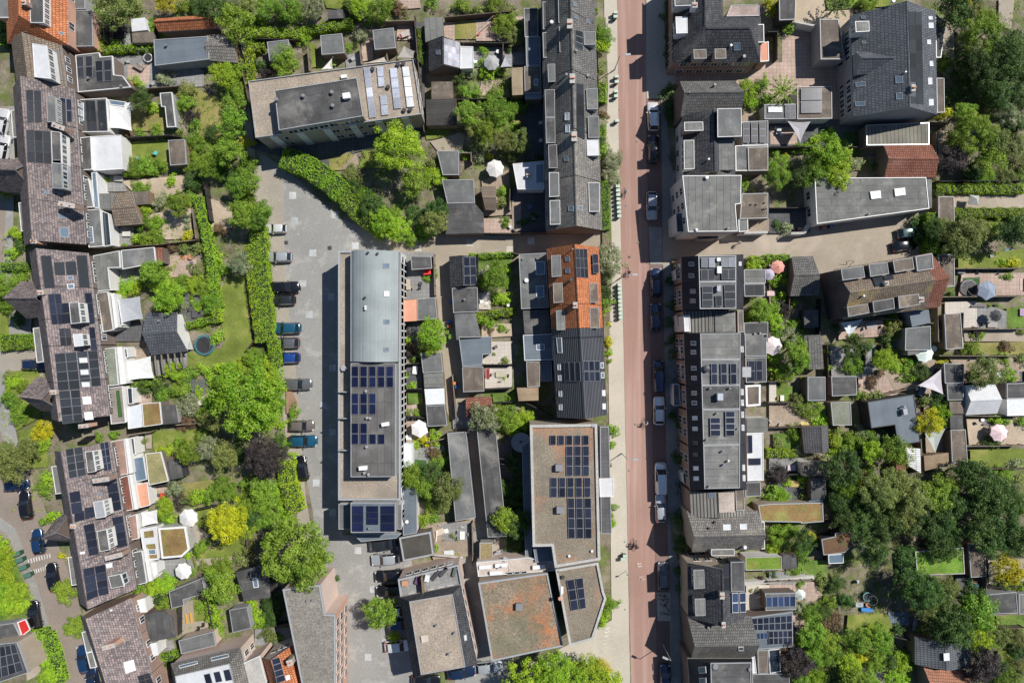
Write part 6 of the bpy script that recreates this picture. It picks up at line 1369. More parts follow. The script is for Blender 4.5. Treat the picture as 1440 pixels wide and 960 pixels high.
for i in range(18):
 a_ = i * .42; b_ = a_ + .42; z = i * .24 + .2; R_ = 1.5
 p = lambda a, r: Vector((c_.x + r * math.cos(a), c_.y + r * math.sin(a), 0)); m.prism([p(a_, .15), p(a_, R_), p(b_, R_), p(b_, .15)], z - .05, z, LGREY, None, True)
m.tube((c_.x, c_.y, 0), (c_.x, c_.y, 5.4), .12, .12, LGREY, 9)
for i in range(17):
 a_ = i * .42; z = i * .24 + 1.2; p = lambda a, r, z: Vector((c_.x + r * math.cos(a), c_.y + r * math.sin(a), z)); m.tube(p(a_, 1.5, z), p(a_ + .42, 1.5, z + .24), .03, .03, LGREY, 5, False)
tag(m.build('spiral_stair'), 'light grey spiral stair rising to the white rear gallery', 'stair')
shed('mossy tan topped kiosk', 'next to the spiral stair', '1258 170, 1330 170, 1332 262, 1258 268', 2.6, surf((.28, .22, .12), (.2, .17, .08), fscale=4, fine=.4, name='dry_moss_roof'), GREYW, CONCR)
tile(2, 0)
BS = 'grey gabled houses along the west pavement'
S1 = row('163 -80, 190 1298, 508 1296, 462 -70', [0, .152, .385, .617, .8, 1], [
 ('cut off by the top edge', 'street house with three small roof windows', T_GREY), ('with three panels and a large flat dormer', 'mossy grey street house', T_GREY), ('with a long dark panel strip', 'street house above the leafy garden', T_GREY),
 ('with a white topped dormer', 'lower mid grey street house', T_GREY2), ('ending the street terrace at the alley', 'grey gable end house', T_GREY2)], 6, 10.2, BRICKD, group=BS)
a, b, c, d, e = S1
dormer(a, '258 -30, 318 -30, 320 128, 262 130', 8.6, 2.2, BITUM, DGREY, LGREY, 3, 3); dormer(b, '264 152, 318 150, 320 292, 268 294', 8.6, 2.2, BITUML, DGREY, LGREY, 3, 3)
ex(a, '172 12, 235 12, 235 164, 174 166', 6.6, BITUM, GREYW, LGREY); ex(b, '172 185, 238 182, 240 325, 176 327', 6.6, BITUM, GREYW, LGREY); vent(a, 222, 130, .2, .3, WHITE)
ex(a, '66 48, 145 48, 148 208, 72 210', 3.4, BITUM, BRICKD, LGREY); ex(b, '76 210, 158 208, 162 370, 80 372', 3.4, BITUMB, BRICKD, LGREY); e_ = ex(c, '68 375, 162 373, 165 525, 72 527', 3.3, BITUMT, BRICKD, LGREY); skylight(e_, '124 446, 147 446, 147 482, 124 482', GLASSB, WHITE); ex(c, '72 530, 166 528, 167 556, 74 558', 3.0, GLASSB, BRICKD, LGREY)
dormer(c, '200 362, 242 360, 244 460, 204 462', 8.4, 2.0, BITUML, DGREY, LGREY, 3, 2); dormer(c, '184 506, 240 504, 242 660, 188 660', 8.4, 2.2, BITUM, DGREY, LGREY, 3, 3); dormer(c, '188 662, 242 662, 244 805, 192 806', 8.4, 2.2, BITUM, DGREY, LGREY, 3, 3); dormer(d, '204 816, 252 814, 256 945, 208 946', 8.4, 2.2, BITUM, DGREY, LGREY, 3, 2)
roofbox(c, 230, 552, .4, .9, .5, 0, WHITE)
panels(b, '353 168, 396 180, 398 288, 356 268', 1, 3, PANELK, PFR); panels(c, '362 470, 400 476, 408 786, 364 765', 1, 5, PANELK, PFK)
dormer(b, '402 180, 470 180, 472 252, 406 254', 8.4, 1.8, BITUML, LGREY, LGREY, 1, 2); dormer(c, '418 500, 482 498, 484 614, 422 616', 8.4, 1.8, BITUML, LGREY, LGREY, 1, 3); dormer(c, '426 655, 488 654, 492 775, 430 776', 8.4, 1.8, BITUML, LGREY, LGREY, 1, 3); dormer(d, '418 786, 490 785, 494 876, 422 878', 8.4, 1.8, MEMW, LGREY, LGREY, 1, 3)
for hh, x, y in ((a, 352, 26), (a, 357, 95), (a, 426, 122)): skylight(hh, f'{x-12} {y-14}, {x+12} {y-6}, {x+14} {y+16}, {x-10} {y+8}')
for x, y in ((310, 656), (313, 724)): skylight(c, f'{x-12} {y-22}, {x+12} {y-22}, {x+12} {y+22}, {x-12} {y+22}', GLASSW, WHITE)
skylight(d, '292 880, 316 880, 318 908, 294 908')
for hh, x, y in ((b, 325, 135), (c, 340, 442), (d, 350, 768)): chimney(hh, x, y, 10.8, .7, 1.3, 0, BRICKD, 3, 2.0)
vent(b, 425, 430, .2, .4); vent(b, 360, 292, .15, .4); vent(c, 305, 425, .15, .4)
for hh in S1: windows(hh, toward(hh, (-30, hh.root.location.y)), 3.5, 2); windows(hh, toward(hh, (60, hh.root.location.y)), 3.6, 2, door=.85); windows(hh, toward(hh, (60, hh.root.location.y)), .9, 1, 1.8, 1.6)
shed('plank decked roof', 'west of the tan back extension', '-4 382, 62 378, 64 534, 0 538', 3.1, surf((.36, .29, .2), (.3, .24, .16), (9, .16, .02), (.15, .11, .08), name='plank_deck'), WOODW)
h = flat('garden_studio', None, '4 922, 180 906, 182 1066, 30 1066', 3.2, MEMW, WHITEW, WHITE, cat='garden studio', s='white membrane garden studio', e='behind the grey street terrace'); chimney(h, 92, 985, 3.8, .6, .5, 20, BRICK, 2, .6); skylight(h, '132 925, 178 920, 180 1030, 134 1034', GLASSB, WHITE)
tile(2, 1)
e = S1[4]; dormer(e, '208 10, 264 10, 266 145, 210 148', 8.4, 2.2, BITUML, DGREY, WHITE, 3, 3); dormer(e, '212 168, 270 166, 272 302, 214 304', 8.4, 2.2, BITUML, DGREY, WHITE, 3, 3); dormer(e, '430 68, 492 68, 494 230, 434 232', 8.4, 1.8, BITUML, LGREY, WHITE, 1, 3); skylight(e, '318 198, 346 198, 346 228, 318 228', GLASSB, LGREY); skylight(e, '370 196, 396 196, 396 222, 370 222', GLASSB, LGREY)
S2 = row('194 438, 252 1388, 536 1374, 488 428', [0, .343, .48, .74, 1], [
 ('with nine black panels facing the street', 'bright orange tiled house', T_ORANGE), ('squeezed between the bright orange and the black corrugated houses', 'narrow orange tiled house', T_ORANGE),
 ('with panels on both slopes', 'black corrugated house', CORRD), ('ending the row at the rusty corner', 'grey striped corrugated house', CORRD)], 6, 10.0, BRICKO, group='houses of the orange and black terrace', name='terraced_house')
a, b, c, d = S2
dormer(a, '220 478, 274 474, 278 594, 224 598', 8.4, 2.0, BITUML, DGREY, LGREY, 3, 3); dormer(a, '230 634, 284 630, 288 740, 234 744', 8.4, 2.0, BITUMT, DGREY, LGREY, 3, 3); skylight(a, '300 482, 325 482, 325 510, 300 510'); skylight(a, '300 548, 326 548, 326 576, 300 576')
panels(a, '354 438, 420 440, 428 604, 362 600', 3, 3, PANELK, PFR, fw=.02); panels(a, '438 470, 470 470, 474 580, 442 580', 1, 2, PANEL, PFR, .5); dormer(a, '434 634, 482 632, 486 740, 438 742', 8.2, 1.8, BITUMT, LGREY, LGREY, 1, 3); chimney(a, 356, 756, 10.6, .6, .8, 0, BRICKD, 2, 1.6); vent(a, 330, 615, .2, .6, DGREY); vent(a, 338, 445, .1, .8)
dormer(b, '248 786, 296 784, 300 894, 252 896', 8.4, 2.0, BITUMP, DGREY, LGREY, 3, 2); dormer(b, '438 770, 488 768, 492 884, 442 886', 8.2, 1.8, BITUMT, LGREY, LGREY, 1, 3)
e_ = ex(a, '38 470, 190 462, 206 770, 52 778', 3.4, BITUML, BRICKO, LGREY); skylight(e_, '130 512, 186 510, 186 584, 134 586', GLASSB, WHITE); skylight(e_, '133 650, 180 646, 182 712, 137 716', GLASSB, WHITE); vent(e_, 80, 618, .25, .3, WHITE); ex(b, '60 786, 208 780, 220 914, 70 920', 3.3, BITUM, BRICKO, None); vent(e_, 60, 498, .1, .2)
tile(2, 2)
e_ = ex(c, '62 -36, 226 -44, 232 104, 70 108', 3.3, BITUMB, GREYW, WHITE); skylight(e_, '135 16, 182 14, 184 48, 138 50', GLASSB, WHITE); ex(c, '80 114, 158 112, 156 254, 86 258', 3.0, BITUMT, BRICKT, LGREY); ex(d, '26 260, 150 256, 150 332, 36 336', 2.8, surf((.33, .24, .16), (.27, .2, .13), (9, .16, .02), (.13, .1, .07), name='timber_roof'), WOODW, None); ex(c, '160 112, 222 110, 226 222, 164 224', 2.6, BITUMB, GREYW, LGREY)
for i in range(3): panels(c, f'{296+i*31} {112-i*1}, {324+i*31} {111-i*1}, {330+i*31} 228, {300+i*31} 230', 1, 1, PANEL, PFR, .16, fw=.05)
for i in range(3): panels(c, f'{396+i*31} 108, {426+i*31} 108, {430+i*31} 226, {402+i*31} 226', 1, 2, PANEL, PFR, .16, fw=.05)
for hh, x, y in ((c, 265, 145), (c, 268, 205), (d, 272, 295), (d, 273, 370), (c, 505, 135), (c, 508, 190), (d, 514, 290), (d, 516, 365)): skylight(hh, f'{x-9} {y-17}, {x+9} {y-17}, {x+10} {y+16}, {x-8} {y+16}', GLASSW if y > 280 or x < 300 else GLASSB, WHITE)
skylight(c, '250 -20, 280 -22, 284 64, 258 66', GLASSB, WHITE)
for hh in S2: windows(hh, toward(hh, (-30, hh.root.location.y)), 3.6, 2); windows(hh, toward(hh, (60, hh.root.location.y)), 3.6, 2, door=.85); windows(hh, toward(hh, (60, hh.root.location.y)), .9, 1, 1.8, 1.6)
tile(1, 1)
shed('grey felt garage with a grid of seams', 'beside the street corner trees', '1046 52, 1224 50, 1232 182, 1076 186', 3.0, BITUML, BRICKD, LGREY, name='garage', cat='garage'); shed('asphalt topped double garage', 'on the alley by the pink patio', '1074 188, 1232 182, 1280 240, 1282 352, 1066 358', 3.1, BITUM, BRICKD, None, name='garage', cat='garage'); gshed('brown ribbed hut', 'beside the asphalt topped double garage', '1305 90, 1350 90, 1352 222, 1290 220'.replace('1305', '1262'), 2.3, 3.0, surf((.2, .16, .12), (.16, .13, .1), (40, .3, .06, 0), (.08, .06, .05), name='ribbed_roof'), WOODW)
h = shed('dark slate grey shed', 'on the alley beside a red cabinet', '870 480, 985 482, 990 550, 876 558', 2.5, BITUMT if 0 else BITUM, WOODW, LGREY); h = shed('salmon orange shed roof', 'attached behind the barrel roofed block', '818 727, 905 722, 906 845, 818 850', 2.7, SALMON, WOODW, None); shed('grey half of the salmon shed', 'beside the narrow alley', '907 722, 1008 712, 1020 832, 908 842', 2.7, BITUML, WOODW, LGREY)
m = MB(); c_ = P(962, 568, 1.2); m.box(c_, .55, .4, .02, 1.15, .1, colm((.5, .02, .03))); m.box(c_, .6, .45, 1.15, 1.22, .1, colm((.6, .03, .03))); tag(m.build('storage_cabinet'), 'bright red plastic cabinet beside the dark slate grey shed', 'cabinet')
h = gable('garden_house', None, '1086 482, 1092 656, 1246 648, 1236 482', 2.8, 4.2, T_DARK, BRICKD, ov=.12, cat='garden house', s='alley house with six panels', e='with a black tiled slope facing the alley'); panels(h, '1166 486, 1234 486, 1240 640, 1170 644', 2, 3, PANEL, PFR, fw=.03)
h = shed('dark felt outhouse', 'below the alley house with six panels', '1102 660, 1246 655, 1250 794, 1110 800', 3.0, BITUM, BRICKD, LGREY, group='outbuildings'); vent(h, 1174, 725); shed('mid grey felt outhouse', 'third down the narrow alley', '1115 805, 1235 798, 1266 944, 1126 952', 3.0, BITUML, BRICKD, None, group='outbuildings')
table(852, 640, .9, 1.7, 92, (.42, .36, .28), 'long wooden'); chair(840, 690, 90, (.4, .34, .26)); chair(875, 660, 180, (.4, .34, .26)); table(925, 635, .6, .6, 0, (.05, .05, .06), 'round black', True); chair(920, 655, 90, (.04, .04, .05), 'black garden chair'); chair(1430, 315, 45, (.5, .5, .48)); table(1420, 755, .5, .5, 0, (.75, .75, .73), 'small white'); sofa(1285, 560, .9, 2.0, 40, (.3, .27, .25), 'grey-brown'); chair(1270, 735, 0, (.7, .68, .66), 'white garden chair'); table(1280, 710, .7, .7, 0, (.55, .55, .53), 'round pale', True); chair(1295, 745, 120, (.7, .68, .66), 'white garden chair'); parasol(1340, 20, 0.1, (.6, .6, .6), 'x') if 0 else None
for x, y, c_, w_ in ((1097, 735, (.05, .2, .4), 'blue'), (1090, 850, (.04, .16, .45), 'bright blue'), (1088, 875, (.55, .14, .06), 'orange')): bin_(x, y, f'{w_} lidded bin in the narrow alley beside the felt outhouses', colm(c_), colm((.05, .06, .07)), 0, 'bin', 'bins in yards')
fence('1000 470, 1005 700', 1); fence('1250 350, 1440 355', 2); fence('1245 655, 1250 470', 2); fence('1430 70, 1425 220', 0)
tile(1, 2)
h = flat('outhouse', None, '1140 -25, 1325 -28, 1326 70, 1276 74, 1272 136, 1162 140', 3.0, BITUMB, BRICKD, LGREY, cat='outhouse', s='blue-grey stepped outhouse roof', e='beside two pale sun terraces'); shed('brown gravel outhouse roof', 'below the blue-grey stepped outhouse', '1160 144, 1278 140, 1284 280, 1166 284', 2.9, BITUMT, BRICKT, LGREY, group='outbuildings')
shed('first pale grey shed of the alley row', '', '926 66, 1040 60, 1052 170, 940 178', 2.5, BITUML, WOODW, LGREY); shed('second tan shed of the alley row', '', '941 181, 1053 173, 1060 258, 946 262', 2.5, BITUMP, WOODW, None); shed('third shed with white plastic roof', 'in the alley row', '946 266, 1060 261, 1064 352, 955 358', 2.5, PLASTIC, WOODW, None); shed('fourth dark brown shed of the alley row', '', '956 362, 1062 356, 1076 472, 966 478', 2.5, BITUM, WOODW, LGREY)
shed('white sheet roofed veranda', 'behind the striped felt roof', '820 572, 882 572, 882 708, 820 712', 2.8, PLASTIC, WHITEW, WHITE); parasol(918, 492, 52, (.78, .78, .76), 'big white hexagonal', 6); table(895, 160, .8, 1.3, 85, (.75, .75, .73), 'white'); chair(870, 180, 0, (.06, .06, .07)); chair(925, 150, 180, (.06, .06, .07)); table(850, 540, .8, 1.4, 0, (.72, .7, .66), 'cream'); chair(838, 495, 40, (.5, .36, .22)); chair(890, 432, 0, (.35, .33, .33)); chair(855, 432, 0, (.35, .33, .33))
shed('long grey felt garage row', 'with a pale seamed roof', '1076 514, 1182 507, 1235 990, 1122 1010', 2.8, BITUML, BRICKD, LGREY, name='garage_row', cat='garage'); shed('long dark felt garage row', 'beside the mossy corner block', '1242 492, 1348 486, 1412 1095, 1304 1100', 2.8, BITUM, BRICKD, LGREY, name='garage_row', cat='garage')
gshed('small red pantile shed', 'at the bend of the narrow alley', '1180 316, 1326 310, 1332 385, 1184 432', 2.3, 3.0, T_RED, BRICKD)
sofa(1300, 180, .8, 1.6, 90, (.35, .08, .08), 'red'); table(1375, 185, .9, 1.5, 0, (.42, .38, .28), 'slatted wooden'); chair(1335, 185, 0, (.35, .3, .24)); chair(1415, 190, 180, (.35, .3, .24)); chair(1375, 215, 90, (.35, .3, .24)); chair(1350, 30, 30, (.1, .1, .1)); pot(1340, 70, 12, 'g'); pot(835, 30, 16, 'g', (.45, .05, .1)); pot(1400, 200, 12, 'b')
for x, y, c_, w_ in ((1112, 235, (.6, .2, .05), 'orange'), (1132, 255, (.03, .14, .4), 'blue')): bin_(x, y, f'{w_} lidded bin in the alley beside the brown gravel outhouse roof', colm(c_), colm((.05, .06, .07)), 0, 'bin', 'bins in yards')
plants('990 20 72 b;930 70 30 g;860 60 40 p;870 30 30 r;890 100 25 g;840 190 26 b;880 245 30 b;1290 430 95 s white-blossomed;1395 430 92 g;1340 400 60 g;1010 540 40 b;950 560 36 y;900 580 30 b;1000 620 44 r;1050 650 30 g;1030 670 50 g;880 760 88 g;980 740 82 d;1080 830 105 o;960 820 80 g;880 830 60 d;1050 900 70 o;1000 900 60 g;850 405 28 o;900 400 26 g;1400 105 28 o;1430 310 30 g;880 680 20 g;215 400 40 g;10 100 60 g;60 150 60 b;90 220 55 b;110 350 60 g;20 380 60 g;70 430 62 b;140 470 30 b;210 640 26 b;60 650 125 p large_dark;150 560 50 g;1440 480 50 g;40 860 110 g;110 830 50 b;90 940 70 g;150 920 50 b;1000 470 20 g')
hedge('90 0, 110 130', 1.8, 2.2, 'b', 'bright parking lot'); hedge('165 680, 175 800, 215 960', 2.6, 2.4, 'b', 'lime coloured parking lot')
fence('822 270, 940 265', 2); fence('820 130, 930 122', 2); fence('826 420, 950 430', 2); fence('960 570, 1065 545', 1); fence('1290 270, 1440 262', 2); fence('1275 130, 1440 130', 2); fence('1330 345, 1440 340', 2); fence('1105 190, 1125 430', 1); fence('1360 660, 1440 660', 2)
tile(1, 3)
plants('225 230 212 gc big_perfectly_round_green;700 570 95 g slender_street;780 690 40 b;1010 30 30 g;940 40 50 g;60 40 60 g;180 20 50 b;100 525 70 d;90 590 60 d;30 620 40 b;80 690 50 o;20 580 50 b;130 700 30 g;-20 520 36 b;1400 40 90 g;1010 200 26 b;1105 130 24 o;455 370 20 d;1140 240 22 o;1430 80 50 g')
table(1035, 110, .9, 1.3, 20, (.55, .45, .36), 'wooden'); sofa(1005, 130, .8, 1.8, 85, (.7, .66, .6), 'cream'); table(1070, 105, .7, .7, 10, (.7, .68, .64), 'white slatted'); chair(1060, 145, 90, (.3, .2, .15)); chair(1035, 80, -90, (.6, .5, .42)); table(1160, 130, .8, 1.3, 90, (.7, .68, .64), 'white dining'); chair(1140, 110, 0, (.06, .06, .06)); chair(1140, 145, 0, (.06, .06, .06)); chair(1185, 120, 180, (.7, .68, .64)); chair(1160, 90, -90, (.7, .68, .64)); table(1085, 232, 1.0, 1.6, 5, (.5, .56, .55), 'pale glass'); pot(1125, 150, 12, 'g'); pot(1140, 245, 16, 'b'); pot(1015, 205, 14, 'b')
fence('1215 60, 1220 240, 1215 300', 1); gwall('1000 240, 1165 255', PINK, 1.4); fence('0 470, 120 440', 2); fence('100 640, 240 610', 2)
m = MB(); a_ = [P(1225 + (i % 2) * 26, 70 + i * 12, 1.7) for i in range(20)]
tile(2, 0)
plants('510 200 62 g;512 260 48 b;470 60 22 g;500 400 24 o;512 640 26 r;510 740 30 g;520 850 45 g;565 905 62 s;500 800 30 d;875 520 42 d;885 640 46 d;885 590 40 d;20 200 60 o;50 150 40 g;30 600 55 g;40 790 80 o;20 870 55 o;150 880 24 d;1320 510 60 b;1400 480 52 g;1340 575 50 b;1430 560 45 g;1425 640 30 b;875 100 30 d;885 200 30 d;880 300 30 d;20 720 40 g;-30 120 50 g;-20 480 40 o')
hedge('510 470, 512 570', 1.2, 1.6, 'b', 'clipped street side'); hedge('880 0, 888 370', .8, 1.2, 'd', 'dark front')
for x, y, s in ((575, 72, 'upper of the top pair'), (575, 96, 'lower of the top pair'), (582, 432, 'first of the four opposite the white car'), (582, 462, 'second of the four opposite the white car'), (578, 515, 'third of the four opposite the white car'), (578, 542, 'fourth of the four opposite the white car'), (584, 680, 'single one opposite the black car')): bin_(x + 6, y, f'pale green wheelie bin, {s}, west pavement')
table(25, 690, .9, .9, 0, (.3, .2, .1), 'brown wooden'); fence('182 560, 70 560', 2); chair(160, 690, 180, (.6, .6, .62), 'pale garden chair'); chair(160, 790, 180, (.6, .6, .62), 'pale garden chair'); chair(-40, 690, 90, (.6, .6, .6))
tile(2, 1)
plants('560 30 62 s;535 500 100 s willow-like_pale;530 580 62 s;525 690 50 d;530 790 22 b;540 860 18 y;520 730 40 g;120 260 30 d;75 290 30 d;540 950 24 y;890 620 30 d;905 760 34 d;900 850 40 d;900 950 30 d;1350 560 50 b;1400 780 80 g;1380 520 40 b;1310 75 30 g;1395 800 60 g;1340 820 45 g;530 780 20 o')
hedge('522 60, 528 330', 1.4, 1.5, 'g', 'long street side'); hedge('1345 502, 1440 495', 1.2, 1.4, 'b', 'side street'); hedge('545 560, 548 600', .8, 1.0, 'o', 'short')
NUM = ['first', 'second', 'third', 'fourth', 'fifth', 'sixth', 'seventh', 'eighth', 'ninth', 'tenth']
for i in range(8): bin_(594 + i * 1.2, 88 + i * 24, f'pale green wheelie bin, {NUM[i]} from the top in the row by the long street hedge')
for i in range(9): bin_(604 + i * .8, 642 + i * 23, f'pale green wheelie bin, {NUM[i]} from the top in the row by the orange terrace')
table(120, 265, .7, .7, 0, (.25, .3, .3), 'grey', True); table(100, 200, .9, .9, 0, (.07, .1, .16), 'round dark blue', True); chair(15, 330, 45, (.1, .1, .1)); fence('190 348, 0 352', 0); fence('0 460, 38 470', 0)
tile(2, 2)
plants('60 440 62 b;20 460 60 b;110 420 40 g;565 505 44 g;562 578 28 g;545 920 20 g;570 930 24 g;545 15 20 y;548 60 24 b;550 110 16 g;20 690 60 d;60 800 40 d;30 880 70 d;905 420 30 d;930 660 40 d;945 470 36 d;920 60 40 d;-40 820 60 d;540 640 16 g;515 560 18 g;515 640 18 g;520 700 18 o')
pot(550, 690, 18, 's', (.7, .7, .68)); pot(515, 480, 24, 's', (.7, .7, .7))
m = MB(); q = P(50, 565, 2.2); n = 16
for j in range(3):
 r0, r1 = .2 + j * .45, .2 + (j + 1) * .45; z0, z1 = 1.9 + r0 * r0 * .25, 1.9 + r1 * r1 * .25
 for i in range(n):
  p = lambda i, r, z: Vector((q.x + r * math.cos(2 * math.pi * i / n), q.y + r * math.sin(2 * math.pi * i / n), z)); m.face([p(i, r0, z0), p(i, r1, z1), p(i + 1, r1, z1), p(i + 1, r0, z0)], LGREY)
m.tube((q.x, q.y, 0), (q.x, q.y, 2.0), .06, .06, LGREY, 6); tag(m.build('satellite_dish'), 'large pale satellite dish on a pole beside the mossy corner block', 'satellite dish')
fence('60 335, 230 420', 2); fence('-60 690, 55 690', 2)
tile(2, 3)
plants('80 950 130 b bright_lime;230 900 130 b lime;330 960 120 b light_lime;430 900 95 b small_lime;500 880 60 y;560 960 90 b;550 508 52 g;515 590 40 b;520 560 30 g;508 620 26 b;540 20 36 g;560 60 30 b;950 40 45 d;955 180 50 d;945 330 40 d;950 420 36 d;960 480 28 d;30 60 90 d;20 160 70 d;170 240 36 g;970 560 24 d;510 80 16 s')
bin_(622, 262, 'pale green wheelie bin, left of the pair on the lower pavement'); bin_(634, 244, 'pale green wheelie bin, right of the pair on the lower pavement')
lamp(864, 99, (1.2, .1), 'tall street lamp by the mossy grey street house, arm over the road'); lamp(872.5, 391, (1.3, 0), 'tall street lamp beside the bright orange tiled house'); lamp(874, 637, (1.2, 0), 'tall street lamp beside the mossy gravel roofed corner block'); lamp(932, 905, (-.9, .4), 'street lamp in the shade of the lower east pavement')
for px_, py_, s in ((880, 802, 'thin signpost on the lower west pavement by the angled street annexe'), (908, 82, 'thin signpost at the edge of the top east pavement')):
 tile(0, 0); b_ = P(px_ * 4, py_ * 4, 0); r_ = thing('signpost', s, 'signpost', b_); m = MB(); m.tube(b_, b_ + Vector((0, 0, 2.6)), .035, .035, LGREY, 7); m.build('pole', r_); m = MB(); m.tube(b_ + Vector((0, .06, 2.3)), b_ + Vector((0, .09, 2.3)), .28, .28, LGREY, 14); m.build('sign_plate', r_)
tile(0, 0); car(12, 690, 80, 'white', 'white car parked beside the western street, upper of two', 'saloon'); car(16, 838, 80, 'white', 'white car parked beside the western street, lower of two', 'suv')
tile(0, 2); car(190, 130, 0, 'navy', 'dark blue car on the drive beside the pyramid wing', 'hatch'); car(88, 808, 5, 'navy', 'dark car half under the olive street tree', 'hatch'); car(142, 922, 98, 'black', 'black car on the curved street above the blue one', 'saloon')
tile(0, 3); car(212, 166, 98, 'mid', 'metallic blue car beside the crossing on the curved street', 'hatch'); car(297, 366, 102, 'black', 'black car below the crossing on the curved street', 'saloon'); car(192, 580, 100, 'black', 'black car beside the red covered trailer', 'saloon'); car(470, 830, 102, 'mid', 'blue car half hidden under the plain brown terrace eaves', 'saloon'); car(520, 935, 102, 'navy', 'dark blue car cut off by the bottom edge of the curved street', 'hatch')
for i, (x, y) in enumerate(((90, 235), (105, 270), (125, 312), (150, 355))):
 c_ = P(x, y, 1.2); m = MB(); m.box(c_, .55, .32, .02, 1.1, .35, BIND); m.box(c_, .6, .36, 1.1, 1.22, .35, colm((.07, .15, .1))); tag(m.build('waste_container'), f'dark green waste container, {NUM[i]} of four along the kerb', 'waste container', 'four green waste containers')
tile(1, 1)
car(112, 325, 180, 'white', 'small white car, topmost in the car park', 'hatch', .82); car(130, 485, 180, 'silver', 'silver car with a black roof, second from the top in the car park', 'hatch'); car(165, 655, 0, 'black', 'big black car touching a smaller dark car', 'suv'); car(155, 727, 180, 'dark', 'small dark car below the big black one', 'hatch', .92); car(170, 885, 180, 'teal', 'teal blue car above a grey one in the car park', 'saloon')
tile(1, 2)
car(172, 8, 180, 'grey', 'grey car between the teal and the bright blue cars', 'hatch'); car(175, 92, 180, 'blue', 'bright blue car in the car park', 'hatch'); car(232, 242, 0, 'grey', 'dark grey car beside the lime tree crown', 'saloon'); car(255, 474, 0, 'taupe', 'taupe car partly beneath the big lime tree', 'hatch'); car(262, 560, 0, 'teal', 'dark teal car below the taupe one', 'saloon'); car(258, 713, 100, 'black', 'black car parked lengthwise by the lime hedge', 'hatch')
tile(1, 3)
car(717, 182, 5, 'dark', 'dark car topmost in the lower lot', 'suv'); car(728, 266, 185, 'silver', 'silver car in the lower lot', 'saloon'); car(748, 358, 185, 'black', 'black car below the silver one in the lower lot', 'saloon'); car(755, 440, 185, 'black', 'black car half hidden by the slender street tree', 'saloon'); car(800, 556, 5, 'pale', 'pale blue car in the shade below the slender street tree', 'hatch'); car(808, 628, 5, 'mid', 'blue car in the shadow of the gravel topped apartment house', 'hatch'); car(802, 752, 5, 'white', 'white car in the shade beside a small bright shrub', 'saloon'); car(955, 948, 0, 'black', 'black car at the bottom edge below the gravel topped apartment house', 'saloon'); car(1155, 902, 8, 'navy', 'dark blue car below the gravel topped apartment house', 'saloon'); car(1308, 872, 5, 'silver', 'silver car at the corner of the rust stained hall', 'saloon')
tile(2, 0); car(795, 655, 92, 'white', 'white car, topmost in the main street', 'suv'); car(797, 838, 90, 'black', 'black car, second from the top in the main street', 'saloon')
tile(2, 1); car(788, 195, 270, 'silver', 'silver estate car alone above the side street', 'saloon'); car(811, 630, 90, 'navy', 'dark car just below the side street', 'suv'); car(808, 826, 90, 'navy', 'dark car with black roof below the other dark one', 'saloon')
tile(2, 2); car(826, 196, 92, 'navy', 'dark blue van with a silver grey roof load', 'van'); car(828, 390, 90, 'white', 'white estate car beside a cyclist', 'saloon'); car(838, 770, 91, 'white', 'long white van in the main street', 'van'); car(838, 938, 91, 'silver', 'silver car right behind the long white van', 'saloon')
tile(2, 3); car(852, 360, 91, 'grey', 'grey car above the bicycle rack', 'saloon'); car(862, 928, 90, 'navy', 'dark car at the bottom edge of the main street', 'hatch')
tile(3, 1); car(800, 350, 5, 'green', 'glossy green car at the end of the side street', 'hatch'); car(772, 420, 8, 'black', 'black car with mirror-like bonnet at the end of the side street', 'hatch')
tile(2, 1)
for x, y, a_, top, legs, s, bs in ((632, 128, 92, (.5, .5, .52), (.03, .03, .05), 'cyclist in a white and grey top beside the first row of green bins', 'dark red bicycle ridden past the first row of green bins'), (652, 575, 88, (.09, .06, .12), (.35, .08, .07), 'cyclist in a purple-black jacket near the orange house', 'black bicycle ridden near the orange house'),
                                  (745, 1418, 95, (.7, .7, .7), (.05, .05, .07), 'cyclist in a white shirt beside the white estate car', 'black bicycle ridden beside the white estate car')):
 q = P(x, y, 0); q.z = .02; bicycle(q, math.radians(a_), bs, (.12, .02, .03) if y < 200 else (.02, .02, .02)); person(q, math.radians(a_), s, top, legs, (.06, .04, .03), 'ride')
tile(2, 3)
for x, y, a_, s, bs in ((678, 172, 80, 'cyclist in black, left one of the two riding side by side', 'black bicycle, left one of the two riding side by side'), (694, 184, 80, 'cyclist in black, right one of the two riding side by side', 'black bicycle, right one of the two riding side by side')):
 q = P(x, y, 0); q.z = .02; bicycle(q, math.radians(a_), bs); person(q, math.radians(a_), s, (.02, .018, .018), (.03, .025, .025), (.05, .03, .02), 'ride')
tile(2, 1); q = P(1268, 412, 0); q.z = .02; person(q, .2, 'person in a white top walking along the side street', (.72, .72, .7), (.55, .55, .53), (.5, .4, .25))
tile(2, 3)
for i, (x, y, a_) in enumerate(((842, 462, 175), (850, 480, 5), (862, 505, 60), (868, 530, 130), (862, 560, 170))): q = P(x, y, 0); q.z = .13; bicycle(q, math.radians(a_), f'dark bicycle, {NUM[i]} from the top at the kerbside rack')
for i, y in enumerate((458, 510, 562)): b_ = P(832, y, 0); b_.z = .13; m = MB(); m.tube(b_, b_ + Vector((0, 0, .8)), .04, .04, PLAST, 7); m.tube(b_ + Vector((0, 0, .8)), b_ + Vector((.7, 0, .8)), .03, .03, PLAST, 6); m.tube(b_ + Vector((.7, 0, .8)), b_ + Vector((.7, 0, 0)), .03, .03, PLAST, 6); tag(m.build('bicycle_rack'), f'black hoop bicycle rack, {NUM[i]} from the top by the grey car', 'bicycle rack', 'bicycle racks')
for q, k_, d_ in ():
 pass
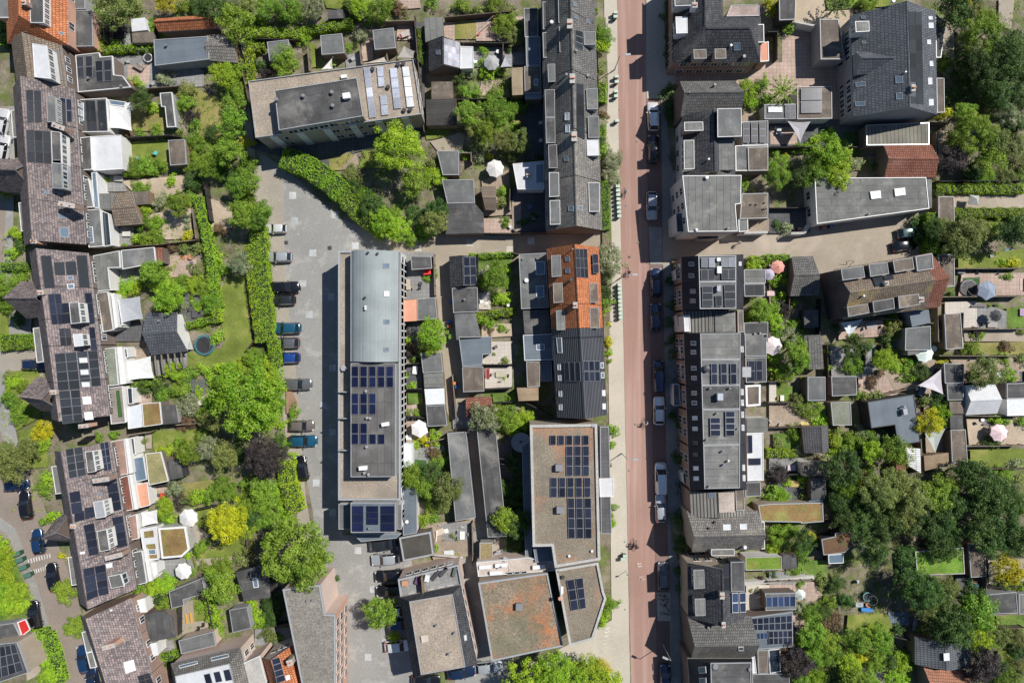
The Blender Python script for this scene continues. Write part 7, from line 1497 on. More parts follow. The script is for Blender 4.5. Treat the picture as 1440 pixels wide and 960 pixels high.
# ================================================================== EAST: houses across the street and the gardens behind them
BE = 'brick houses on the east side of the main street'
def mrow(qe, ze, qt, zt, cuts, specs, slope, wall):
 f = lambda q: [Vector((v[i], v[i + 1])) for v in ([float(a) for a in q.replace(',', ' ').split()],) for i in range(0, 8, 2)]
 E, T = f(qe), f(qt); out = []; n = len(specs)
 for i, (e, s, top) in enumerate(specs):
  a, b = cuts[i] + .0008, cuts[i + 1] - .0008
  L = lambda Q: [Q[0].lerp(Q[3], a), Q[1].lerp(Q[2], a), Q[1].lerp(Q[2], b), Q[0].lerp(Q[3], b)]
  K = L(T)
  out.append(mansard('terraced_house', None, L(E), ze, K, zt, slope, top, wall, LGREY, group=BE, s=s, e=e))
 return out
tile(2, 0)
h = gable('corner_house', None, '905 355, 1398 350, 1398 92, 905 92', 5.6, 9.4, T_DARK, BRICK, hipa=.3, hipb=.22, cat='house', s='dark hipped corner house', e='with two wall dormers over the brick driveway', group=BE)
gable('x', None, '905 352, 905 -170, 1185 -170, 1185 352', 5.6, 9.6, T_DARK, BRICK, hipa=.27, into=h)
dormer(h, '1020 280, 1092 278, 1094 330, 1024 332', 8.0, 2.0, BITUMT, BRICKT, LGREY, 0, 2); dormer(h, '1140 277, 1203 275, 1205 330, 1142 332', 8.0, 2.0, BITUMT, BRICKT, LGREY, 0, 2); k_ = Bd(h.root); k_.addplane(PS('905 90, 905 355, 1100 355, 1100 90', 7.6)); dormer(h, '920 96, 986 96, 988 188, 924 190', 8.4, 2.2, MEMW, WHITEW, WHITE, 3, 2); dormer(h, '912 -60, 1028 -60, 1030 32, 916 36', 8.6, 2.4, BITUM, WHITEW, WHITE, 3, 3)
skylight(h, '1245 242, 1284 240, 1286 284, 1248 286'); chimney(h, 1028, 30, 10, .7, .7, 0, WHITEW, 2, 1.6); vent(h, 1300, 325, .2, .5); vent(h, 1228, 262, .15, .4, WHITE)
flat('x', None, '1232 30, 1390 30, 1390 92, 1205 95', 6.0, surf((.4, .31, .28), (.35, .27, .24), fscale=3, name='pink_roofing'), BRICK, LGREY, into=h, pname='extension'); flat('x', None, '1345 140, 1416 138, 1418 240, 1352 242', 6.4, BITUM, BRICKT, WHITE, into=h, pname='extension'); flat('x', None, '1392 245, 1442 235, 1445 345, 1396 350', 3.4, SALMON, BRICK, WHITE, into=h, pname='porch')
for z in (.8, 3.6): windows(h, toward(h, (h.root.location.x, 0)), z, 7, 1.1, 1.5); windows(h, toward(h, (15, h.root.location.y)), z, 4, 1.2, 1.5)
h = gable('terraced_house', None, '945 458, 1256 455, 1292 650, 950 655', 6.2, 8.8, T_GREY, BRICKD, ov=.15, s='small grey gable house', e='with white gable trim, opposite the dark hipped corner house', group=BE, trim=WHITE); vent(h, 1132, 488, .15, .8); windows(h, toward(h), .8, 2); windows(h, toward(h), 3.6, 2); skylight(h, '995 515, 1004 515, 1004 524, 995 524')
flat('x', None, '972 585, 1285 580, 1285 640, 975 645', 6.0, BITUMT, BRICKD, LGREY, into=h)
h = gable('terraced_house', None, '958 650, 965 990, 1256 985, 1250 640', 6.0, 8.8, T_DARK, WHITEW, s='grey house with a boxy roof storey', e='and a long flat front dormer', group=BE); dormer(h, '1155 612, 1290 610, 1292 768, 1156 772', 9.6, 3.0, BITUML, DGREY, WHITE, 1, 3); dormer(h, '968 688, 1074 686, 1076 735, 970 738', 8.4, 2.4, BITUMP, BRICK, WHITE, 3, 2); dormer(h, '966 790, 1024 788, 1026 950, 968 952', 8.2, 2.2, BITUMP, WHITEW, WHITE, 3, 4); vent(h, 1102, 900, .12, .5, WHITE); flat('x', None, '1125 790, 1250 780, 1252 955, 1128 960', 8.2, BITUMP, BRICKD, None, into=h)
for z in (.8, 3.6): windows(h, toward(h), z, 3, 1.1, 1.6)
k = ex(h, '1256 820, 1440 815, 1440 960, 1258 962', 3.3, BITUML, BRICKD, WHITE); ex(h, '1292 685, 1440 680, 1440 812, 1296 818', 3.2, BITUM, BRICKD, LGREY); k_ = Bd(h.root); k_.addplane(PS('1256 670, 1440 670, 1440 820, 1256 820', 3.3))
for i in range(3): panels(k_, f'{1295+i*46} 690, {1333+i*46} 690, {1335+i*46} 806, {1297+i*46} 806', 1, 3, PANELK, PFR, .3, fw=.05)
flat('x', None, '1326 830, 1440 826, 1440 960, 1330 962', 3.5, BITUMT, BRICKD, LGREY, into=h)
tile(2, 1)
h = flat('terraced_house', None, '958 28, 1290 26, 1286 186, 1256 190, 1268 342, 990 344', 8.4, BITUMP, WHITEW, WHITE, cat='house', s='pale flat roofed corner house', e='at the mouth of the side street', group=BE, ang=90); flat('x', None, '920 238, 985 236, 988 345, 926 348', 5.6, BITUM, WHITEW, WHITE, into=h); vent(h, 1092, 42, .2, .4, WHITE); vent(h, 1035, 334, .15, .3, WHITE); vent(h, 1210, 325, .12, .4)
k = ex(h, '1292 130, 1440 126, 1440 268, 1282 272', 3.4, BITUMT, BRICKD, LGREY); ex(h, '1274 274, 1326 268, 1328 342, 1276 345', 3.2, BITUML, BRICKD, WHITE)
for x, y in ((1345, 190), (1375, 190), (1420, 180), (1415, 215), (1428, 212)): vent(k, x, y, .1, .3, DGREY)
for z in (.8, 3.4, 5.9): windows(h, toward(h), z, 3, 1.1, 1.5)
flat('x', None, '1045 362, 1158 360, 1158 382, 1050 385', 3.4, BITUM, GREYW, DGREY, into=h, pname='balcony'); gwall('1290 350, 1440 345', WHITEW, 2.4, .3, 'white garden wall')
M1 = mrow('952 485, 1302 470, 1302 778, 958 785', 6.4, '1048 478, 1260 476, 1260 776, 1056 778', 9.8, [0, .49, 1], [('with pale panels of painted glare, first below the side street', 'flat topped corner mansard', BITUM), ('with three black panel blocks', 'second mansard house', BITUML)], surf((.035, .037, .045), (.028, .03, .037), (.5, .3, .02), (.015, .015, .018), name='slate_slope'), BRICK)
a, b = M1
panels(a, '1060 487, 1100 487, 1100 548, 1060 548', 1, 1, surf((.2, .21, .23), (.17, .18, .2), name='grey_painted_glare_cells'), PFR, .3); panels(a, '1102 487, 1142 487, 1142 548, 1102 548', 1, 1, surf((.2, .21, .23), (.17, .18, .2), name='grey_painted_glare_cells'), PFR, .3); panels(a, '1060 556, 1140 554, 1140 616, 1062 618', 2, 1, PANELK, PFR, .3); panels(a, '1172 488, 1254 486, 1254 544, 1174 546', 2, 1, surf((.2, .21, .23), (.17, .18, .2), name='grey_painted_glare_cells'), PFR, .3); panels(a, '1174 554, 1254 552, 1254 612, 1176 614', 2, 1, PANELK, PFR, .3)  # pale grey cells have their glare painted into the colour
panels(b, '1066 650, 1126 650, 1128 764, 1068 766', 1, 3, PANELK, PFR, .3); panels(b, '1140 700, 1180 700, 1180 764, 1142 766', 1, 1, PANELK, PFR, .3); panels(b, '1190 640, 1254 640, 1256 764, 1194 766', 1, 3, PANELK, PFR, .3)
roofbox(a, 1158, 560, .5, .9, .7, 0, WHITE); roofbox(a, 1156, 502, .4, .4, .6, 0, WHITE); roofbox(b, 1155, 662, .4, .8, .7, 0, LGREY); vent(b, 1157, 645, .1, .7)
for x, y in ((1010, 525), (1010, 590), (1018, 678), (1018, 732)): skylight(a if y < 630 else b, f'{x-16} {y-13}, {x+16} {y-13}, {x+18} {y+13}, {x-14} {y+13}', GLASSB, LGREY)
skylight(a, '1275 512, 1288 512, 1288 535, 1275 535', GLASSW, WHITE)
for hh in M1:
 for z in (.8, 3.6): windows(hh, toward(hh, (0, hh.root.location.y)), z, 2, 1.3, 1.7)
def fbay(h, q, z=3.4): flat('x', None, q, z, BITUM, WHITEW, WHITE, into=h, pname='bay_window')
fbay(a, '918 555, 945 550, 948 620, 922 612'); fbay(b, '926 812, 948 808, 950 880, 930 876')
ex(a, '1304 556, 1424 554, 1426 632, 1306 634', 3.2, BITUMP, BRICKD, LGREY); k = ex(b, '1304 636, 1420 634, 1422 706, 1308 708', 3.2, BITUM, BRICKD, LGREY); panels(k, '1310 642, 1412 640, 1412 696, 1312 700', 2, 1, PANELK, PFK, .15)
h = gable('terraced_house', None, '962 788, 965 912, 1258 908, 1256 786', 6.4, 7.4, RIBS, BRICK, ov=.1, s='low ribbed link house', e='between two mansard blocks', group=BE); flat('x', None, '1140 802, 1254 800, 1254 908, 1142 910', 7.5, BITUMP, BRICKD, None, into=h); flat('x', None, '965 815, 1000 812, 1004 902, 970 905', 7.2, MEMW, WHITEW, WHITE, into=h, pname='front_bay'); ex(h, '1268 785, 1300 783, 1302 908, 1270 910', 5.0, BITUMT, BRICKD, LGREY); k = ex(h, '1304 855, 1440 850, 1440 965, 1306 968', 3.2, BITUM, BRICKD, LGREY)
for x, y in ((1360, 915), (1390, 912), (1430, 925)): vent(k, x, y, .12, .4)
tile(2, 2)
M2 = mrow('966 -48, 1302 -50, 1320 834, 1000 836', 6.4, '1058 -46, 1284 -48, 1280 824, 1082 828', 9.8, [0, .17, .335, .49, .72, 1], [
 ('with plain pale felt top', 'upper house of the long mansard block', BITUMP), ('with three panel columns and a round dish', 'mansard house with blue-grey panels', BITUML), ('with a zinc chimney box', 'mansard house with a bare dark roof', BITUM),
 ('with two sloping panel frames', 'mansard house with violet panels', BITUMP), ('the last of its block', 'mansard house with a stained grey roof', BITUMP)], surf((.035, .037, .045), (.028, .03, .037), (.5, .3, .02), (.015, .015, .018), name='slate_slope'), BRICK)
a, b, c, d, e = M2
for i in range(3): panels(b, f'{1116+i*54} 122, {1152+i*54} 122, {1154+i*54} 240, {1118+i*54} 240', 1, 2, None, None, .3, fw=.05)
panels(d, '1110 426, 1168 425, 1170 530, 1112 530', 1, 3, PANELB if 0 else None, LGREY, .35, fw=.05); panels(d, '1196 390, 1250 390, 1250 530, 1198 530', 1, 4, None, LGREY, .35, fw=.05)
for x, y, hh in ((1022, 10, a), (1022, 60, a), (1024, 150, b), (1025, 205, b), (1026, 290, c), (1027, 345, c), (1030, 430, d), (1031, 490, d), (1034, 570, d), (1034, 635, e), (1036, 712, e), (1037, 770, e)): skylight(hh, f'{x-15} {y-12}, {x+15} {y-12}, {x+16} {y+12}, {x-14} {y+12}', DGREY if y in (570, 635) else GLASSW if y > 400 else GLASSB, DGREY if y in (570, 635) else WHITE)
for x, y, hh in ((1290, 45, a), (1290, 285, c), (1291, 345, c), (1292, 412, c), (1294, 485, d), (1298, 710, e), (1300, 768, e)): skylight(hh, f'{x-4} {y-18}, {x+8} {y-18}, {x+9} {y+16}, {x-3} {y+16}', GLASSW, WHITE, .12, .08)
roofbox(c, 1160, 308, .7, .9, 1.0, 0, ZINC); roofbox(b, 1304, 170, 1.2, 1.4, 1.2, 0, LGREY, 'chimney_box')
for x, y, hh in ((1110, 262, c), (1220, 262, c), (1090, 550, d), (1105, 812, e), (1185, 690, e), (1212, 668, e), (1180, 615, d), (1148, 402, d), (1264, 490, d)): vent(hh, x, y, .12, .5, WHITE if y == 668 else MGREY)
m = MB(); q = P(1092, 152, 10); m.sphere(q + Vector((0, 0, .3)), .55, DGREY, 12, 6, .4); m.tube(q - Vector((0, 0, .3)), q + Vector((0, 0, .2)), .06, .06, MGREY, 6); m.build('dish', b.root)
for hh in M2:
 for z in (.8, 3.6): windows(hh, toward(hh, (0, hh.root.location.y)), z, 2, 1.3, 1.7)
fbay(a, '944 25, 962 22, 966 100, 948 98'); fbay(b, '948 120, 966 118, 970 190, 952 190'); flat('x', None, '906 240, 940 238, 948 360, 908 362', 2.8, BITUML, WHITEW, WHITE, into=c, pname='bay_window'); fbay(e, '960 740, 980 738, 984 800, 966 800')
k = ex(b, '1312 90, 1430 88, 1432 228, 1316 232', 3.3, BITUM, BRICKD, LGREY); panels(k, '1326 108, 1364 107, 1366 222, 1328 224', 1, 2, None, None, .2); panels(k, '1370 107, 1406 106, 1408 220, 1372 222', 1, 2, None, None, .2); ex(a, '1308 -40, 1430 -44, 1432 82, 1312 86', 3.3, BITUML, BRICKD, LGREY); ex(c, '1312 246, 1398 242, 1398 360, 1316 366', 3.2, BITUMT, WHITEW, WHITE, tw=.3); ex(d, '1318 432, 1440 428, 1440 510, 1320 512', 3.2, BITUMP, WHITEW, None); k = ex(e, '1320 514, 1412 511, 1416 780, 1324 784', 3.2, MEMW, WHITEW, WHITE); panels(k, '1322 522, 1350 521, 1352 630, 1324 632', 1, 1, None, None, .2); panels(k, '1324 654, 1400 652, 1400 694, 1326 696', 1, 1, None, None, .2); ex(e, '1310 792, 1396 788, 1400 868, 1312 872', 3.0, BITUM, BRICKD, LGREY)
h = gable('terraced_house', None, '998 842, 1006 985, 1308 978, 1304 836', 6.0, 7.2, RIBS, BRICK, ov=.1, s='second low link house', e='under the stained mansard roof', group=BE); flat('x', None, '1160 850, 1252 846, 1254 960, 1164 964', 7.3, surf((.4, .34, .29), (.35, .3, .26), fscale=3, name='pinkish_felt'), BRICKD, None, into=h); flat('x', None, '1256 832, 1304 830, 1308 948, 1260 950', 6.6, BITUMT, BRICKD, LGREY, into=h); skylight(h, '1105 850, 1142 848, 1144 876, 1108 878', GLASSB)
tile(2, 3)
h = gable('detached_house', None, '984 -6, 1382 -8, 1402 208, 1012 224', 5.6, 8.4, T_GREY2, BRICKT, ov=.2, cat='house', s='grey house with two bright roof windows', e='below the sedum extension', group=BE); skylight(h, '1186 70, 1228 69, 1230 100, 1188 102', GLASSW, WHITE); skylight(h, '1280 68, 1320 67, 1322 96, 1282 98', GLASSW, WHITE); vent(h, 1104, 86, .12, .4, DGREY); vent(h, 1136, 50, .12, .6, DGREY); vent(h, 1304, 192, .2, .5, WHITE); dormer(h, '1120 208, 1250 206, 1252 242, 1122 244', 6.6, 1.4, BITUMP, WHITEW, WHITE, 0, 3); windows(h, toward(h), .8, 3); windows(h, toward(h), 3.4, 3)
flat('x', None, '1384 45, 1420 55, 1422 205, 1396 206', 3.2, T_TAN, BRICKT, WHITE, into=h)
flat('x', None, '1384 -40, 1440 -48, 1748 -56, 1752 52, 1625 62, 1625 56, 1400 52', 3.0, SEDUMR, BRICKT, LGREY, into=h, tw=.14)
h = gable('terraced_house', None, '986 283, 990 592, 1312 592, 1306 272', 5.8, 9.2, T_DARK, BRICKT, ov=.1, s='dark tiled house with two front dormers', e='and bright blue rear panels', group=BE); dormer(h, '1020 324, 1080 322, 1084 426, 1024 430', 8.2, 2.0, BITUMP, DGREY, LGREY, 3, 3); dormer(h, '1028 486, 1086 484, 1088 580, 1032 582', 8.2, 2.0, BITUMP, DGREY, LGREY, 3, 3); dormer(h, '1230 280, 1306 277, 1308 444, 1232 446', 8.4, 2.6, BITUM, DGREY, LGREY, 1, 3); panels(h, '1184 292, 1218 284, 1220 440, 1190 440', 1, 2, PANELK, PFK); panels(h, '1226 450, 1262 448, 1264 560, 1228 562', 1, 2, PANELB, WHITE, .35, fw=.05); panels(h, '1268 448, 1304 446, 1306 558, 1270 560', 1, 2, PANELB, WHITE, .35, fw=.05); chimney(h, 1182, 468, 9.8, .6, .9, 0, BRICKD, 2, 1.4); chimney(h, 1190, 632, 9.2, .5, .8, 0, BRICKD, 2, 1.4)
for z in (.8, 3.4): windows(h, toward(h), z, 4, 1.1, 1.6)
h = gable('terraced_house', None, '988 590, 1345 586, 1362 812, 1010 818', 5.8, 8.8, T_GREY, BRICKD, ov=.1, s='broad light grey tiled roof', e='with a dark lower slope toward the bottom edge', group=BE); vent(h, 1100, 640, .15, .5); skylight(h, '1272 755, 1302 754, 1304 776, 1274 776', GLASSB, WHITE); windows(h, toward(h), 3.4, 4)
h = mansard('terraced_house', None, '988 822, 1352 822, 1352 1110, 1008 1110', 6.2, '1116 846, 1344 842, 1344 1110, 1120 1110', 9.6, surf((.05, .05, .056), (.04, .04, .045), (.5, .3, .02), (.02, .02, .024), name='dark_slate'), BITUM, BRICKD, LGREY, s='black felt topped house', e='at the bottom edge of the east side', group=BE); vent(h, 1140, 865, .3, .2); vent(h, 1335, 880, .2, .2); skylight(h, '1050 868, 1090 865, 1094 902, 1054 905', GLASSB, WHITE); skylight(h, '1055 930, 1092 928, 1094 960, 1058 962', GLASSB, WHITE)
ex(h, '1346 782, 1362 780, 1376 902, 1352 905', 3.4, MEMW, WHITEW, WHITE); ex(h, '1380 775, 1440 772, 1440 905, 1386 908', 3.2, BITUMT, BRICKD, LGREY); ex(h, '1350 908, 1560 905, 1560 1000, 1352 1000', 3.2, BITUM, BRICKD, LGREY); flat('x', None, '1442 772, 1508 765, 1510 895, 1450 905', 3.0, GLASS, WHITE, WHITE, into=h, pname='conservatory')
k = flat('outbuilding', None, '1338 590, 1578 558, 1580 756, 1345 772', 3.4, BITUMB, BRICKD, LGREY, cat='outbuilding', s='zinc grey rear building full of panels', e='beside the messy lower gardens'); panels(k, '1344 594, 1572 574, 1572 656, 1346 660', 7, 2, None, PFR, .25, fw=.04); panels(k, '1350 676, 1434 672, 1434 708, 1352 710', 4, 1, PANELB, PFR, .25); panels(k, '1440 664, 1574 660, 1574 736, 1442 740', 5, 2, None, PFR, .25, fw=.04)
k = flat('outbuilding', None, '1424 456, 1595 452, 1598 546, 1426 552', 3.0, BITUML, BRICKD, LGREY, cat='outbuilding', s='grey rear roof with four panels', e='above the panel filled rear building'); panels(k, '1426 472, 1592 466, 1592 526, 1428 530', 5, 1, PANELB, PFR, .25, fw=.05)
shed('bright sedum roofed extension', 'with a white rim below the grey house', '1312 252, 1514 246, 1518 322, 1314 326', 3.0, SEDUM, WHITEW, CONCR, group='outbuildings'); shed('dark paved roof beside the sedum', 'touching the bright sedum roofed extension', '1520 240, 1600 236, 1604 318, 1522 322', 2.8, BITUM, BRICKD, None, group='outbuildings')
gwall('1310 402, 1700 365', WHITEW, 1.2, .5, 'low white garden wall'); pot(1400, 370, 18, 'p'); pot(1370, 440, 18, 's'); sofa(1400, 455, .9, 2.0, 20, (.75, .74, .72), 'white'); pot(1340, 440, 14, 'o')
for x, y, w_ in ((1010, 850, 0),): pass
# ---- gardens and buildings behind
tile(3, 0)
h = gable('detached_house', None, '462 90, 482 656, 952 645, 942 66', 5.2, 9.2, T_BLUE, GREYW, t=.49, ov=.2, cat='house', s='big slate blue gabled house', e='with rows of roof windows by the courtyard')
panels(h, '786 66, 822 68, 834 462, 800 460', 1, 5, PANELK, PFK); panels(h, '824 68, 860 70, 872 588, 834 586', 1, 7, PANELK, PFK); panels(h, '798 542, 830 544, 834 586, 800 584', 1, 1, PANELK, PFK); dormer(h, '490 122, 568 120, 570 178, 494 182', 8.0, 2.2, BITUMP, WHITEW, WHITE, 3, 2); gable('x', None, '490 290, 690 296, 690 412, 496 420', 6.4, 8.3, T_BLUE, GREYW, into=h, ov=.15)
for q in ('523 92, 547 91, 548 107, 525 108', '527 232, 551 231, 552 247, 529 248', '492 464, 548 460, 550 486, 494 490', '716 430, 758 428, 760 468, 718 470', '720 524, 757 522, 758 560, 722 562', '490 574, 546 570, 548 596, 492 600'): skylight(h, q, GLASSB, LGREY)
for q in ('900 94, 922 94, 924 112, 902 112', '900 130, 928 130, 930 160, 902 160', '892 226, 913 225, 915 250, 894 251', '906 346, 926 345, 928 373, 908 374', '897 440, 920 439, 922 476, 899 477', '902 560, 928 558, 930 594, 904 596'): skylight(h, q, GLASSW, WHITE)
chimney(h, 818, 495, 9.6, .5, .9, 0, WHITEW, 3, 1.2); vent(h, 575, 348, .2, .4, WHITE); vent(h, 768, 410, .1, .3, WHITE); vent(h, 695, 15, .2, .5, WHITE)
for z in (.7, 2.9): windows(h, toward(h, (45, h.root.location.y)), z, 9, 1.3, 1.5)
ex(h, '290 110, 395 110, 432 335, 296 336', 3.6, BITUMT, GREYW, LGREY); ex(h, '940 80, 1002 122, 972 326, 944 326', 3.2, BITUM, WHITEW, WHITE); ex(h, '946 440, 990 440, 992 634, 950 636', 3.2, BITUMT, GREYW, LGREY)
h = flat('garage', None, '164 490, 358 487, 360 668, 164 672', 3.0, BITUMT, WHITEW, LGREY, cat='garage', s='garage with panelled tan roof', e='by the courtyard cypress');
for y in (500, 572): panels(h, f'182 {y}, 300 {y-2}, 300 {y+66}, 182 {y+68}', 4, 2, None, PFR, .25, fw=.03)
h = shed('long grey flat roof with white hatch', 'beside the garage with panelled tan roof', '-20 588, 160 586, 160 668, -20 672', 2.8, BITUML, WHITEW, LGREY, group='outbuildings'); panels(h, '92 590, 154 589, 155 664, 94 666', 2, 2, None, None, .2); skylight(h, '0 604, 78 604, 78 634, 0 634', GLASSW, WHITE, .2)
shed('dark grey shed at the driveway', 'near the sandy court at the top', '62 -10, 155 -14, 152 112, 64 116', 2.8, BITUM, BLACKW, LGREY); gwall('148 122, 286 150', WHITEW, 2.0, .25, 'white topped garden wall')
shed('mossy grey annex roof', 'in the shade of the big slate blue house', '552 704, 905 690, 905 815, 554 818', 3.0, surf((.16, .155, .135), (.2, .19, .15), (.6, 9, .06, 0), (.09, .09, .08), patch=(.3, .24, .08), pscale=.25, pth=(.55, .7), name='mossy_sheeting'), BRICKD, ZINC, group='outbuildings'); gable('outbuilding', None, '650 812, 920 815, 945 1000, 655 1000', 3.0, 4.4, T_RED, BRICKD, cat='outbuilding', s='red brown pantile outbuilding', e='below the mossy grey annex roof', ov=.15)
sail('110 682, 240 684, 182 802', 2.7, (.42, .41, .43), 'pale grey triangular', .13); table(62, 735, .7, 1.2, 80, (.4, .42, .42), 'grey'); chair(45, 720, 0, (.5, .5, .5)); chair(75, 760, 90, (.45, .46, .46)); chair(330, 712, 90, (.08, .08, .08), 'black garden chair'); sofa(450, 810, .6, 1.6, 0, (.12, .12, .12), 'dark')
fence('0 675, 0 825'); fence('0 828, 540 826', 2); fence('640 840, 645 960', 0); fence('948 742, 948 960', 1); fence('905 682, 1030 690', 1); fence('0 180, 55 178, 52 330', 2); fence('1440 590, 1380 850', 0)
plants('20 30 50 y;50 70 40 b;110 160 42 g;560 20 60 g;460 0 40 b;1050 55 112 d;1100 25 62 y;1160 60 66 o;1200 200 135 g;1230 120 82 g;1330 320 125 d;1370 255 95 d;1200 370 115 d;1100 420 66 d;1095 505 60 d;1250 460 90 d;1380 450 95 d;990 355 52 g;1000 405 40 s;1100 640 78 g;1230 600 66 o;1160 755 135 g;1270 800 105 o;1350 650 82 s;1395 690 62 d;1050 800 70 g;1240 890 105 g;1385 820 66 o;340 855 115 b;260 920 82 g;420 890 62 g;270 790 38 b;185 835 40 g;45 850 32 g;60 930 62 g;480 930 40 s;440 850 40 b;610 940 30 d;1030 900 80 p thin-twigged_purple;1000 640 40 y;350 745 34 b;310 640 30 d;1400 560 80 d;1020 560 50 d;1300 540 90 d;1420 350 90 d;130 950 44 o;1420 920 60 o;1100 330 80 d;100 880 22 y')
for x, y, r in ((390, 30, 80), (75, 510, 95)):
 c_ = P(x, y, 3.0); r_ = r / 4 * 107 / F; root = thing('tree', None, 'tree', (c_.x, c_.y, 0)); N_ = 26; cen = []; nm = []
 for i in range(N_):
  a_ = i * 2.4; el = .9 - 1.2 * (i / N_); d_ = np.array([math.cos(a_) * math.cos(el), math.sin(a_) * math.cos(el), math.sin(el)]); t_ = np.linspace(.1, 1, 34)
  cen.append(np.array([0, 0, 3.0]) + t_[:, None] * d_ * r_ + np.stack([0 * t_, 0 * t_, -.5 * t_ ** 2], 1) + nr_.normal(size=(34, 3)) * .07); nm.append(nr_.normal(size=(34, 3)) * .5 + np.array([0, 0, 1.]))
 me = leafmesh('crown', np.concatenate(cen), np.concatenate(nm), .2); me.materials.append(LEAF['d' if x > 200 else 'g']); o = bpy.data.objects.new('crown', me); COL.objects.link(o); o.parent = root
 m = MB(); m.tube((c_.x, c_.y, 0), (c_.x, c_.y, 3.2), .14, .1, BARK, 8); ORG[root] = Vector((c_.x, c_.y, 0)); m.build('trunk', root); pend(root, 'spiky star-shaped green' if x < 200 else 'dark spiky palm-like', 'tree', 'garden and street trees', c_)
tile(3, 1)
h = flat('workshop', None, '262 42, 888 38, 906 214, 274 300', 4.2, BITUMP, WHITEW, WHITE, cat='workshop', s='big flat workshop roof', e='with two white roof lights on the side street', ang=0); skylight(h, '570 120, 628 114, 632 156, 578 162', GLASSW, WHITE, .25, .2); skylight(h, '706 104, 765 98, 769 138, 712 146', GLASSW, WHITE, .25, .2); vent(h, 560, 245, .1, .4); windows(h, toward(h, (20, h.root.location.y)), .9, 2, 1.4, 1.4); flat('x', None, '892 46, 922 48, 924 210, 908 212', 3.0, BITUML, GREYW, None, into=h)
gwall('130 352, 205 350, 240 300', WHITEW, 2.2, .3, 'white street wall')
for x, y, c_, w_ in ((316, 318, (.4, .12, .08), 'red'), (360, 312, (.04, .12, .3), 'blue'), (180, 328, (.5, .2, .1), 'orange'), (1080, 340, (.05, .2, .35), 'unused')):
 if w_ != 'unused': bin_(x, y, f'{w_} lidded bin by the big flat workshop', colm(c_), colm((.06, .06, .07)), 0, 'bin', 'bins in yards')
k_ = gable('terraced_house', None, '842 476, 918 462, 966 765, 884 778', 5.6, 9.0, T_RED, BRICKD, ov=.15, cat='house', s='red brown end house', e='joined to the moss edged brown house'); flat('x', None, '828 482, 922 464, 930 552, 838 566', 8.2, BITUML, BRICKD, LGREY, into=k_, pname='annexe'); chimney(k_, 862, 724, 8.6, .7, .7, 0, BRICK, 2)
h = gable('detached_house', None, '372 554, 840 476, 882 778, 424 838', 5.6, 9.2, T_TAN, surf((.13, .1, .11), (.1, .08, .085), (.24, .07, .012), (.08, .07, .07), name='purple_brick'), ov=.2, cat='house', s='moss edged brown house', e='with six flat dormers by the side street')
for q, mm, s in (('410 552, 535 535, 545 600, 420 618', BITUML, 2), ('566 526, 670 514, 680 580, 576 597', BITUML, 2), ('702 505, 812 490, 822 554, 714 574', BITUMT, 2), ('446 766, 560 748, 570 800, 452 822', BITUMT, 0), ('588 736, 706 716, 712 775, 596 797', BITUM, 0), ('732 706, 846 692, 855 752, 738 775', BITUMT, 0)): dormer(h, q, 8.6, 2.2, mm, DGREY, LGREY, s, 3)
panels(h, '580 606, 640 596, 660 650, 602 658', 1, 1, PANELK, PFK, .2); panels(h, '642 596, 700 587, 708 612, 652 622', 1, 1, PANELK, PFK, .2); chimney(h, 668, 632, 9.6, .5, .5, 0, WHITEW, 1, 1.2); vent(h, 532, 705, .12, .4, WHITE); panels(h, '575 530, 665 519, 672 575, 582 588', 3, 1, PANELK, PFK, .3) if 0 else None
flat('x', None, '826 540, 930 512, 950 470, 925 462, 820 480', 6.6, BITUML, BRICKD, None, into=h) if 0 else None
ex(h, '790 785, 905 780, 916 855, 810 880', 3.2, BITUMB, GREYW, None); ex(h, '772 886, 912 872, 916 1010, 770 1010', 3.0, BITUML, GREYW, LGREY); windows(h, toward(h, (h.root.location.x, -60)), 3.0, 5, 1.1, 1.3)
gable('garden_house', None, '135 482, 255 480, 292 705, 125 708'.replace('135 482, 255 480, 292 705, 125 708', '134 484, 252 480, 290 700, 124 706'), 2.7, 4.0, T_GREY, BRICKD, ov=.12, cat='garden house', s='grey tiled garden house', e='on the corner of the side street by a pink parasol')
shed('black felt garden shed', 'in the shade left of the moss edged brown house', '200 782, 284 780, 286 880, 204 886', 2.4, BITUM, BLACKW, None); shed('narrow brown felt shed', 'between two long hedges', '958 146, 1045 145, 1048 292, 958 292', 2.5, BITUMT, WOODW, LGREY); shed('narrow brown shed with white boards', 'beside the pool garden', '956 472, 1046 470, 1050 650, 968 656', 2.5, BITUMT, WOODW, LGREY); shed('long brown felt shed', 'beside the pale concrete patio', '990 806, 1082 800, 1096 1000, 1000 1005', 2.5, BITUMT, WOODW, LGREY)
shed('narrow slatted carport', 'left of the moss edged brown house', '200 925, 300 920, 302 1000, 205 1002', 2.4, BITUM, BLACKW, None)
parasol(60, 540, 40, (.62, .28, .22), 'salmon pink'); parasol(10, 582, 34, (.4, .36, .45), 'pale lilac'); sail('408 856, 535 834, 458 938', 2.6, (.6, .66, .68), 'pale blue-white triangular', .1); trampoline(1130, 658, 48, (.04, .04, .045), 'black'); pool(1268, 650, 2.2, 3.2, 80, 'light blue frame'); parasol(1240, 672, 58, (.22, .26, .33), 'slate blue', 6); pool(1362, 466, 1.4, 1.9, 0, 'small oval blue', (.08, .3, .55), (.35, .6, .65), .35)
